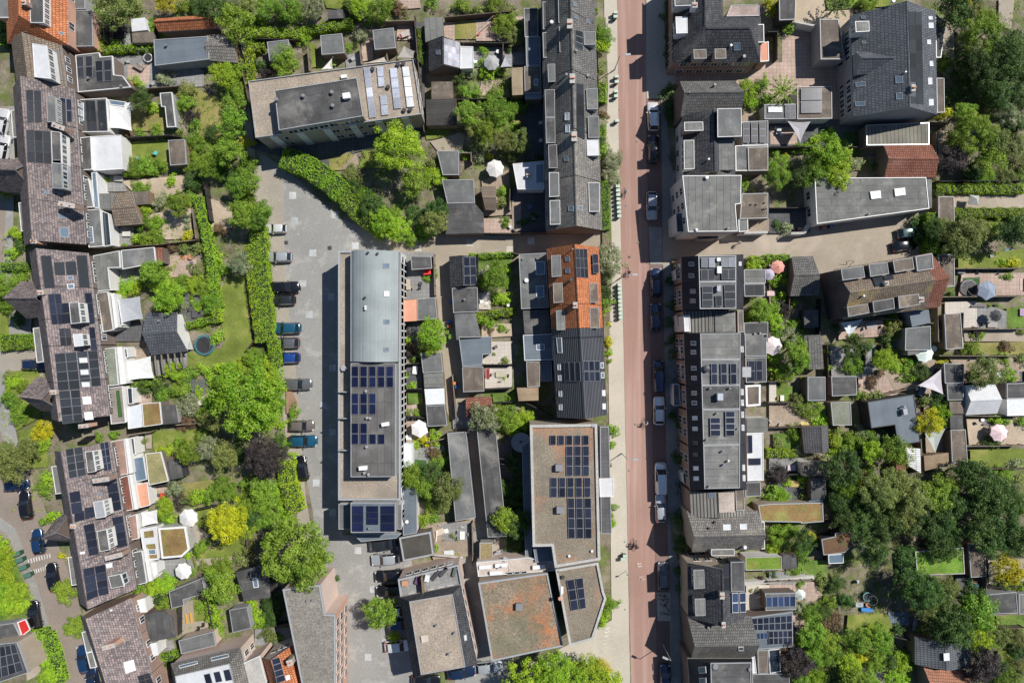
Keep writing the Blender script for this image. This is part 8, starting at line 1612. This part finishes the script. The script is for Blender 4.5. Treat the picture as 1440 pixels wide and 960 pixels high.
parasol(1168, 162, 38, (.38, .38, .36), 'grey square', 4); table(1260, 478, .5, .5, 0, (.6, .7, .75), 'small white', True); table(1090, 565, .7, 1.2, 0, (.12, .12, .13), 'dark'); chair(1180, 568, 90, (.1, .1, .1)); chair(1295, 570, 90, (.12, .12, .12)); sofa(1430, 640, .9, 2.0, 90, (.4, .28, .24), 'pinkish brown'); parasol(1290, 815, 34, (.05, .05, .055), 'black tilted'); table(1265, 866, .8, 1.6, 0, (.25, .23, .2), 'brown'); chair(1210, 865, 0, (.08, .08, .08)); sofa(1180, 758, .5, 2.4, 0, (.06, .06, .06), 'long black'); pot(1240, 757, 14, 'g', (.6, .25, .08)); pot(1285, 757, 14, 'g', (.1, .2, .4)); table(1432, 795, .8, 1.2, 90, (.3, .18, .3), 'violet'); chair(745, 880, 45, (.6, .58, .55)); table(580, 865, .9, 1.6, 20, (.2, .22, .24), 'dark'); chair(540, 890, 0, (.5, .5, .5)); chair(620, 880, 180, (.12, .12, .13)); pot(930, 840, 18, 'g', (.5, .2, .1)); table(20, 690, .8, 1.4, 0, (.5, .35, .33), 'pink'); chair(15, 740, 0, (.6, .4, .38))
m = MB(); q = P(460, 520, 1.0)
for a_, b_ in (((440, 530), (440, 508)), ((440, 508), (485, 508)), ((485, 508), (485, 530))): m.tube(P(a_[0], a_[1], .02), P(b_[0], b_[1], 1.0), .04, .04, LGREY, 5)
tag(m.build('play_goal'), 'small pale goal frame on the side street beside the moss edged brown house', 'goal')
hedge('955 98, 1440 102', 1.5, 1.6, 'b', 'upper long'); hedge('1055 236, 1440 232', 1.5, 1.6, 'b', 'lower long'); hedge('0 492, 125 492', 1.2, 1.5, 'b', 'street side'); hedge('925 240, 930 490', 1.6, 2.4, 'b', 'ivy covered'); hedge('962 100, 975 140', 1.2, 1.5, 'o', 'short')
fence('955 60, 1440 55', 2); fence('1055 550, 1440 548', 1); fence('955 710, 1440 705', 1); fence('955 660, 960 960', 1); fence('1085 892, 1440 888', 1); fence('0 210, 240 208', 2); fence('125 610, 120 780', 0); fence('300 720, 290 960', 2); fence('640 830, 930 858', 1); fence('0 270, 10 130', 2); fence('1095 960, 1100 800', 2)
plants('60 40 78 g;180 40 74 d;260 20 90 g;390 30 100 b;330 20 80 g;100 320 40 s;50 300 30 d;930 330 74 d;900 300 50 b;830 285 40 d;880 370 60 d;1000 330 80 o;1090 380 110 o;1160 330 90 o;1250 320 50 g;1260 370 40 o;1380 350 100 d olive_dark;1430 300 70 o;1390 270 30 s;1150 20 60 d;1220 30 62 g;1330 40 66 o;1420 30 50 g;1050 430 70 g;930 440 50 b;60 610 52 b;130 620 46 g;70 705 40 b;140 745 30 b;95 785 50 p;40 850 52 b;30 780 42 g;130 860 40 g;120 930 62 s;60 930 46 g;175 900 36 g;720 890 62 o;700 840 40 b;660 940 40 d;960 920 36 y;770 940 40 d;1380 525 42 y;1320 520 30 b;470 930 30 g;840 920 34 g;1350 600 30 g;1165 905 36 p;1200 920 30 g;1420 900 30 o;1140 925 22 g;380 880 30 d;1020 700 30 d;1040 380 50 d')
tile(3, 2)
shed('dark tiled narrow shed', 'beside the leafy middle garden', '224 -30, 302 -34, 316 155, 232 160', 2.5, T_GREY, WOODW, None); shed('blue-grey felt shed', 'next to the artificial lawn', '222 200, 321 198, 322 332, 223 334', 2.5, BITUML, BRICKD, LGREY); shed('violet-grey felt shed', 'above the greenish boarded shed', '355 196, 495 194, 500 300, 360 308', 2.5, BITUM, BRICK, LGREY); shed('greenish boarded shed roof', 'with a small hatch, left of the L-shaped house', '352 342, 464 338, 470 470, 364 472', 2.5, surf((.2, .21, .16), (.17, .18, .14), fscale=3, name='greenish_felt'), WOODW, LGREY)
gable('garden_shed', None, '190 480, 206 624, 341 620, 338 470'.replace('206 624', '206 626'), 2.4, 3.4, surf((.13, .13, .135), (.1, .1, .105), (.35, .35, .05, 0), (.05, .05, .05), name='tile_effect_sheet'), WOODW, t=.62, ov=.1, cat='shed', s='tile effect gabled shed', e='in the lower middle garden', group='pitched roof sheds in the gardens')
h = flat('garden_house', None, '560 340, 820 298, 858 563, 730 583, 713 468, 580 487', 3.4, BITUMB, BLACKW, DGREY, cat='garden house', s='blue-grey L-shaped garden house', e='with a zinc chimney pipe'); roofbox(h, 756, 392, .5, .8, .8, 10, LGREY, 'flue'); vent(h, 752, 365, .12, .8, LGREY)
sail('845 247, 974 156, 986 297', 2.7, (.62, .58, .62), 'pinkish white triangular', .1); sail('880 517, 998 488, 941 626', 2.7, (.42, .46, .42), 'pale green-grey triangular', .1)
parasol(888, 68, 52, (.68, .76, .7), 'mint white'); parasol(30, 25, 56, (.62, .55, .54), 'dusty pink-white'); parasol(1308, 515, 52, (.72, .55, .56), 'pink and white striped'); table(935, 40, .9, .9, 0, (.68, .76, .7), 'mint white', True)
shed('white corrugated lean-to', 'below the L-shaped garden house', '770 592, 858 602, 862 742, 790 700', 2.6, surf((.7, .7, .7), (.62, .62, .62), (.3, 9, .05, 0), (.25, .25, .25), name='white_ribbed_sheet'), WOODW, None); shed('rust brown little shed', 'beside the white corrugated lean-to', '718 672, 775 668, 778 738, 722 742', 2.2, SEDUMR if 0 else T_RED, WOODW, None)
shed('first mauve felt shed of the right-hand column', '', '988 122, 1102 126, 1100 234, 994 236', 2.5, BITUM, BRICKD, LGREY); shed('second mauve felt shed of the right-hand column', '', '1004 240, 1098 240, 1098 328, 1010 330', 2.4, BITUM, BRICKD, LGREY); shed('third little felt shed of the right-hand column', '', '1018 336, 1100 336, 1100 408, 1024 408', 2.4, BITUMT, BRICKD, None); shed('fourth little felt shed of the right-hand column', '', '1022 412, 1098 412, 1098 492, 1026 494', 2.4, BITUM, BRICKD, None); shed('fifth long mauve shed of the column', 'beside the green lawn', '1026 497, 1110 494, 1122 680, 1034 685', 2.5, BITUMT, BRICKD, LGREY)
shed('timber decked low roof', 'below the pale green-grey sail', '876 642, 1027 622, 1029 690, 882 728', 2.2, surf((.3, .22, .15), (.25, .18, .12), (9, .16, .02), (.12, .09, .06), name='brown_deck'), WOODW, None); shed('upper brown felt shed in the tree shade', '', '188 678, 330 672, 330 758, 200 760', 2.5, BITUMT, WHITEW, None); shed('lower dark felt shed in the tree shade', '', '240 764, 326 762, 330 886, 242 890', 2.5, BITUM, BRICKD, None)
gable('marquee', None, '1108 248, 1278 240, 1290 405, 1112 414', 2.3, 3.6, MEMW, WHITE, cat='marquee', s='white party tent', e='with a shallow gable roof', ov=.05, trim=WHITE)
shed('grey felt shed by the party tent', 'at the picture edge', '1342 236, 1470 232, 1470 318, 1344 322', 2.5, BITUM, BRICKD, LGREY); shed('translucent sheet veranda', 'at the picture edge by the party tent', '1342 324, 1470 320, 1470 415, 1344 418', 2.5, PLASTIC, WHITE, WHITE); shed('small brown shed by the dry lawn', '', '1004 -20, 1096 -24, 1098 32, 1010 36', 2.4, BITUMT, WOODW, LGREY)
shed('grey arched garden room', 'beside the mint white parasol', '780 -10, 900 -60, 915 -10, 850 70, 786 80', 2.8, BITUMP, GREYW, None)
table(1208, 440, .6, .6, 0, (.6, .65, .7), 'small pale', True); chair(1170, 455, 30, (.1, .1, .12)); sofa(1240, 455, .8, 2.0, 0, (.14, .14, .16), 'dark'); chair(1385, 465, 200, (.1, .1, .12)); chair(1228, 500, 60, (.6, .58, .56), 'pale garden chair'); table(870, 275, .9, 1.8, 60, (.1, .12, .16), 'dark dining'); chair(840, 265, 0, (.6, .65, .72), 'pale garden chair'); chair(890, 300, 180, (.5, .52, .55), 'pale garden chair'); table(80, 318, .6, .9, 90, (.7, .68, .62), 'cream'); chair(60, 318, 0, (.6, .4, .15), 'yellow-brown garden chair'); chair(15, 445, 40, (.65, .65, .66), 'white garden chair'); chair(52, 462, 160, (.65, .65, .66), 'white garden chair'); table(132, 710, .9, 1.2, 0, (.5, .42, .46), 'pale'); sofa(205, 458, .6, 1.3, 0, (.5, .4, .15), 'multicoloured'); table(150, 800, 1.0, 1.8, 0, (.4, .3, .1), 'yellow-brown slatted'); table(1300, 185, .9, 1.2, 10, (.5, .55, .55), 'pale slatted'); chair(1395, 172, 0, (.05, .12, .3), 'blue garden chair'); sofa(1428, 195, .8, 1.6, 90, (.05, .05, .06), 'black'); pot(185, 205, 14, 'g', (.4, .03, .03)); pot(20, 208, 14, 'g', (.5, .2, .1)); pot(275, 660, 18, 'r', (.5, .2, .1)); pot(508, 250, 16, 'r', (.55, .25, .2)); pot(468, 182, 12, 'g', (.08, .2, .4)); chair(1135, 95, 90, (.2, .2, .22)); pool(1000, 570, 1.0, 1.4, 70, 'muddy green', (.3, .3, .22), (.2, .22, .14), .3)
root = thing('pergola', 'blue painted garden gate frame beside the sedum roof under the trees', 'garden arch', P(270, 900, 0)); m = MB()
for a_, b_ in (((230, 896, 0), (230, 896, 2.2)), ((230, 896, 2.2), (306, 892, 2.2)), ((306, 892, 2.2), (306, 892, 0)), ((306, 892, 2.2), (308, 962, 2.2)), ((308, 962, 2.2), (308, 962, 0))): m.tube(P(*a_), P(*b_), .06, .06, colm((.08, .2, .32)), 6)
m.build('frame', root)
hedge('0 628, 155 632', 1.3, 1.4, 'b', 'clipped'); hedge('1015 480, 1012 330', 1.0, 2.0, 'g', 'narrow shed-side')
fence('0 345, 150 342'); fence('0 485, 190 480', 0); fence('0 225, 130 225', 0); fence('335 20, 340 200', 2); fence('640 20, 640 130', 2); fence('965 80, 1400 82', 1); fence('1105 235, 1440 230', 2); fence('1110 418, 1440 422', 1); fence('1120 590, 1440 585', 1); fence('640 300, 780 270', 1); fence('862 560, 868 700', 1); fence('1130 715, 1440 715', 0); fence('550 10, 545 140', 2); fence('0 760, 180 745', 2)
plants('30 85 50 b;160 50 80 g;180 110 78 g;95 185 60 g bright;60 190 40 b;480 30 80 d;480 130 66 g;650 110 72 b;690 80 52 b;720 150 44 b;625 100 42 g;860 178 62 d perfectly_round_dark;790 140 46 g;790 200 44 g;830 110 40 d;970 130 30 y;1150 190 40 g;1220 180 95 o;1355 190 46 b;1330 100 34 g;1240 100 36 s;1420 95 40 o;1140 40 52 g;1330 30 40 r;190 350 62 o;240 370 66 g;290 445 50 b;160 320 36 r;480 560 60 g;560 560 66 g;590 620 72 b;510 520 50 s;620 530 36 s;380 560 50 b;380 500 40 o;440 610 50 g;360 620 30 b;710 620 92 g round_dense;990 400 70 b;960 390 50 b;910 460 82 y round_golden;1000 320 66 d;960 340 50 d;1040 320 30 d;150 510 48 g;180 610 46 s;60 580 34 o;1280 440 42 b;1330 445 34 g;1255 560 52 d;420 710 112 d;450 830 84 g;400 900 80 d;480 820 60 y;360 800 62 d;620 840 120 o;720 790 96 o;800 880 120 o;690 930 80 o;560 900 90 d;930 860 120 g;1020 820 80 g;1010 930 96 d;1120 740 88 d;1190 790 112 d;1270 850 112 d;1230 900 96 d;1340 880 96 d;1410 930 88 g;1170 900 80 d;1320 760 62 g;1390 690 40 s;1400 770 40 o;60 745 60 p;30 830 40 g;190 770 40 b;100 790 30 b;80 870 50 b;20 880 40 g;200 870 40 o;540 310 40 o;610 310 44 o;500 300 30 g;520 660 40 r;560 720 40 g;1130 700 40 d;880 330 40 o;860 420 24 r;500 760 50 r;1420 450 40 g;580 230 40 r thin-twigged;560 30 36 d;620 180 36 r;320 60 30 b;330 150 26 b')
tile(3, 3)
h = shed('brown stepped sedum cabin', 'in the dark tree shade', '300 152, 375 136, 378 116, 462 108, 480 180, 430 226, 312 240', 2.6, surf((.15, .08, .045), (.1, .07, .04), fscale=4, fine=.4, patch=(.08, .09, .03), name='brown_sedum'), BLACKW, LGREY); shed('reflective sheet lean-to', 'below the brown stepped sedum cabin', '338 238, 424 232, 424 285, 340 288', 2.0, GLASSB, BLACKW, WHITE); shed('bright green sedum roofed studio', 'under the big dark trees', '826 220, 1098 198, 1106 345, 838 356', 3.0, surf((.15, .28, .03), (.1, .2, .025), fscale=4, fine=.5, big=.35, patch=(.17, .2, .05), pscale=.7, name='fresh_green_sedum'), BLACKW, CONCR, tw=.14, name='garden_studio', cat='garden studio'); shed('mauve brown shed', 'beside the bright green sedum roofed studio', '1126 180, 1218 178, 1226 360, 1140 366', 2.6, BITUMT, WOODW, LGREY); shed('charcoal flat roofed shed', 'beside a yellow blossoming bush', '1228 462, 1394 446, 1406 566, 1262 572', 2.6, BITUM, GREYW, LGREY); shed('pale sheet roof at the right edge', '', '1408 460, 1480 456, 1480 568, 1412 572', 2.5, BITUMP, GREYW, LGREY); shed('rusty orange narrow shed', 'beside the mauve brown shed', '1078 130, 1112 126, 1116 180, 1080 186', 2.3, SALMON if 0 else T_RED, WOODW, None)
h = gable('garden_house', None, '826 700, 828 855, 1112 878, 1092 715'.replace('1092 715', '1096 716'), 2.8, 4.2, surf((.13, .14, .15), (.1, .11, .12), (.35, .5, .05, 0), (.04, .045, .05), name='blue_grey_sheet'), WOODW, ov=.1, cat='garden house', s='blue-black tiled garden house', e='beside the dark purple tree'); skylight(h, '985 792, 1018 790, 1020 830, 988 834', GLASSW, WHITE); flat('x', None, '1094 764, 1138 760, 1142 880, 1112 882', 2.9, BITUMB, GREYW, LGREY, into=h)
gable('outbuilding', None, '876 872, 1114 886, 1122 1060, 900 1050', 2.6, 4.2, tiles((.42, .2, .13), (.34, .16, .1), (.2, .09, .06)), BRICKD, ov=.1, cat='outbuilding', s='red tiled outbuilding', e='at the bottom right below the blue-black house'); shed('paved pale shed roof', 'beside the low white garden wall', '-10 300, 150 292, 152 340, -6 350', 2.2, BITUMP, WHITEW, None) if 0 else None
m = MB(); q = PS('524 540, 560 530, 592 545, 585 560, 528 558', .5); m.prism(q, .02, .5, colm((.04, .2, .5))); tag(m.build('covered_slide'), 'bright blue tarpaulin heap on the shady lawn', 'tarpaulin'); m = MB(); q = PS('676 562, 790 558, 792 632, 680 636', .25); m.prism(q, .02, .25, surf((.2, .24, .3), (.16, .2, .26), (.3, 9, .03, 0), (.08, .1, .13), name='blue_deck')); tag(m.build('garden_deck'), 'low blue-grey garden deck at the edge of the shady lawn', 'deck')
trampoline(560, 475, 26, (.1, .25, .25), 'dark teal'); parasol(187, 467, 32, (.55, .6, .55), 'small pale green'); table(515, 520, .7, 1.2, 0, (.35, .38, .4), 'grey'); chair(560, 520, 90, (.5, .25, .12), 'orange-brown garden chair'); table(190, 580, .7, .7, 0, (.3, .2, .2), 'brown', True); table(657, 790, .6, .6, 0, (.5, .4, .3), 'tan', True); pot(1198, 690, 16, 'r', (.5, .2, .08)); chair(505, 390, 0, (.4, .42, .45)); table(825, 630, .5, 2.0, 80, (.22, .25, .27), 'narrow slate'); sofa(735, 690, .4, 1.8, -10, (.5, .5, .48), 'pale stone'); chair(160, 680, 0, (.6, .6, .6))
for i, (x, y, c_, w_) in enumerate(((1142, 398, (.15, .45, .35), 'green'), (1166, 392, (.6, .25, .12), 'orange'), (1150, 418, (.2, .5, .6), 'pale blue'), (1172, 412, (.05, .2, .5), 'dark blue'))): bin_(x, y, f'{w_} lidded bin of the four by the mauve brown shed', colm(c_), colm((.06, .06, .07)), 0, 'bin', 'bins in yards')
fence('0 392, 255 382', 1); fence('1225 185, 1230 460', 1); fence('1225 262, 1440 256', 1); fence('1235 425, 1440 418', 2); fence('0 765, 80 760', 2); fence('1240 660, 1440 650', 0); fence('700 700, 800 720', 2); fence('300 60, 560 70', 2); fence('430 680, 560 690', 1); fence('20 10, 320 20', 2) if 0 else None
plants('60 130 70 g;120 100 60 g;30 200 46 b;80 220 44 o;160 240 30 y;200 160 78 d;240 140 40 y;190 220 56 g;230 200 40 d;420 40 78 d;520 60 85 d;600 220 97 d;560 200 80 s;660 60 101 d;760 40 93 o;860 50 101 d;950 60 93 d;1040 120 78 d;1200 80 109 d;1310 60 109 d;1400 140 101 d;1260 160 90 d;1370 190 80 d;980 200 90 d;380 400 60 d;300 390 40 o;800 400 90 d;870 440 117 d;960 470 93 o;1010 420 80 o;900 540 80 o;1040 640 109 d;980 640 90 d;1090 690 78 d;1180 540 109 g dark_blue-green;1160 480 90 d;1220 620 80 g;1350 325 90 y bright_yellow;1300 400 50 d;1360 410 48 g;1420 400 50 g;1190 710 85 b;1290 690 80 o;1400 700 60 o;1240 740 40 g;1215 850 105 p big_dark_purple;1180 900 80 p;1310 880 60 d;1340 920 70 g;1400 880 60 o;1420 780 60 d;60 480 36 s;170 520 50 s;240 560 66 g;300 560 60 d;330 640 60 r;250 690 90 g;200 720 46 b;330 720 85 g;390 700 60 s;500 720 95 g;580 690 70 g;640 730 80 g;550 700 50 o;160 840 90 p dark_purple;100 880 50 g;270 800 80 g;230 830 70 p;340 780 80 g;350 850 66 o;400 860 50 g;460 850 75 b;515 815 42 y;430 800 50 g;600 830 60 g;680 830 60 d;740 830 60 b;640 870 40 g;280 920 66 b;200 960 62 g;340 930 50 d;480 930 90 g;560 950 80 g;420 940 50 g;620 960 40 s;720 950 66 b;780 860 40 g;380 600 46 r;430 500 50 d;340 500 50 g;630 650 40 g;730 660 40 d;150 330 36 g;180 400 30 g;30 350 26 d;860 690 40 g;880 790 26 g;90 790 34 r;230 880 46 r;1160 780 50 g;1080 560 60 d;760 240 80 d')
tile(3, 3); cover('150 380, 780 380, 800 960, 160 960', 'd', 2.5); cover('160 640, 740 640, 740 960, 160 960', 'g', 2.5); cover('1180 580, 1440 640, 1440 960, 1180 960', 'g', 2.0)
tile(3, 2); cover('350 480, 560 490, 640 700, 360 700', 'g', 3.0); cover('330 700, 1300 720, 1300 960, 330 960', 'd', 2.0); cover('0 640, 200 640, 200 880, 0 880', 'g', 2.0)
tile(3, 1); cover('0 600, 190 600, 200 960, 0 960', 'g', 3.0); cover('1000 290, 1440 250, 1440 420, 1060 440', 'd', 2.0)
tile(3, 0); cover('960 100, 1440 0, 1440 960, 960 700', 'd', 2.0); cover('0 830, 560 830, 640 960, 0 960', 'g', 2.5)
tile(2, 0); cover('486 140, 525 100, 540 940, 486 960', 'g', 4.0); cover('862 -40, 905 -40, 945 960, 880 960', 'd', 4.0)
tile(2, 1); cover('505 0, 550 0, 560 900, 515 960', 'o', 3.0); cover('895 500, 945 500, 950 960, 905 960', 'd', 4.0)
tile(2, 2); cover('900 0, 950 0, 970 960, 920 960', 'd', 4.0); cover('-60 500, 60 500, 70 960, -60 960', 'd', 3.0)
tile(1, 0); cover('0 0, 900 0, 880 120, 0 250', 'g', 2.5); cover('940 560, 1200 560, 1180 760, 960 740', 'g', 2.5); cover('420 840, 1060 820, 1080 960, 420 960', 'o', 2.0); cover('1150 380, 1440 380, 1440 960, 1200 960', 'g', 2.0)
tile(1, 1); cover('400 100, 1060 0, 1080 330, 800 380', 'd', 2.5); cover('820 850, 1060 850, 1060 960, 820 960', 'g', 3.0); cover('1240 480, 1440 700, 1440 960, 1250 960', 'g', 2.0)
tile(1, 2); cover('820 600, 1100 600, 1120 960, 820 960', 'g', 3.0); cover('0 100, 170 200, 240 700, 0 960', 'g', 2.0)
tile(0, 0); cover('560 20, 900 20, 900 300, 560 300', 'g', 2.0); cover('960 480, 1380 480, 1380 960, 1020 960', 'g', 2.0)
tile(0, 1); cover('640 180, 1100 60, 1120 420, 640 430', 'g', 2.5); cover('640 540, 1260 440, 1260 900, 1000 880', 'b', 2.5); cover('1180 360, 1400 380, 1400 600, 1200 640', 'g', 2.0); cover('20 350, 140 350, 140 960, 0 960', 'g', 2.0)
tile(0, 2); cover('740 240, 1300 180, 1400 700, 880 620', 'g', 2.5); cover('900 780, 1440 700, 1440 960, 900 960', 'g', 2.0); cover('0 180, 270 180, 280 960, 60 960', 'b', 2.0)
tile(0, 3); cover('780 380, 1440 280, 1440 760, 800 840', 'g', 2.0); cover('1060 0, 1440 0, 1440 340, 1080 340', 'g', 1.5); cover('0 160, 160 300, 180 600, 0 600', 'b', 3.0)
build_cover()
build_shrubs()
finish_labels()
SUN_EL, SUN_AZ = math.radians(52), math.atan2(.83, .55)
w = bpy.data.worlds.new('World'); SC.world = w; w.use_nodes = True
t = w.node_tree; sky = t.nodes.new('ShaderNodeTexSky'); sky.sky_type = 'NISHITA'; sky.sun_disc = False
sky.sun_elevation = SUN_EL; sky.sun_rotation = SUN_AZ; sky.altitude = 50; sky.ozone_density = 4; sky.dust_density = .2
bg = t.nodes['Background']; bg.inputs[1].default_value = .075; t.links.new(sky.outputs[0], bg.inputs[0])
sl = bpy.data.lights.new('sun', 'SUN'); sl.energy = 5; sl.angle = math.radians(.5); sl.color = (1, .955, .89)
so = bpy.data.objects.new('sun', sl); COL.objects.link(so)
dv = Vector((math.sin(SUN_AZ) * math.cos(SUN_EL), math.cos(SUN_AZ) * math.cos(SUN_EL), math.sin(SUN_EL)))
so.rotation_euler = (-dv).to_track_quat('-Z', 'Y').to_euler(); so.location = dv * 150
cd = bpy.data.cameras.new('camera'); cd.sensor_width = 36; cd.lens = 36 * F / 1440; cd.clip_start = 1; cd.clip_end = 2000
co = bpy.data.objects.new('camera', cd); COL.objects.link(co); co.location = (0, 0, H); co.rotation_euler = (0, 0, 0); SC.camera = co
SC.view_settings.view_transform = 'Standard'; SC.view_settings.look = 'None'; SC.view_settings.gamma = 1; SC.view_settings.exposure = .2
SC.cycles.max_bounces = 6; SC.cycles.transparent_max_bounces = 4
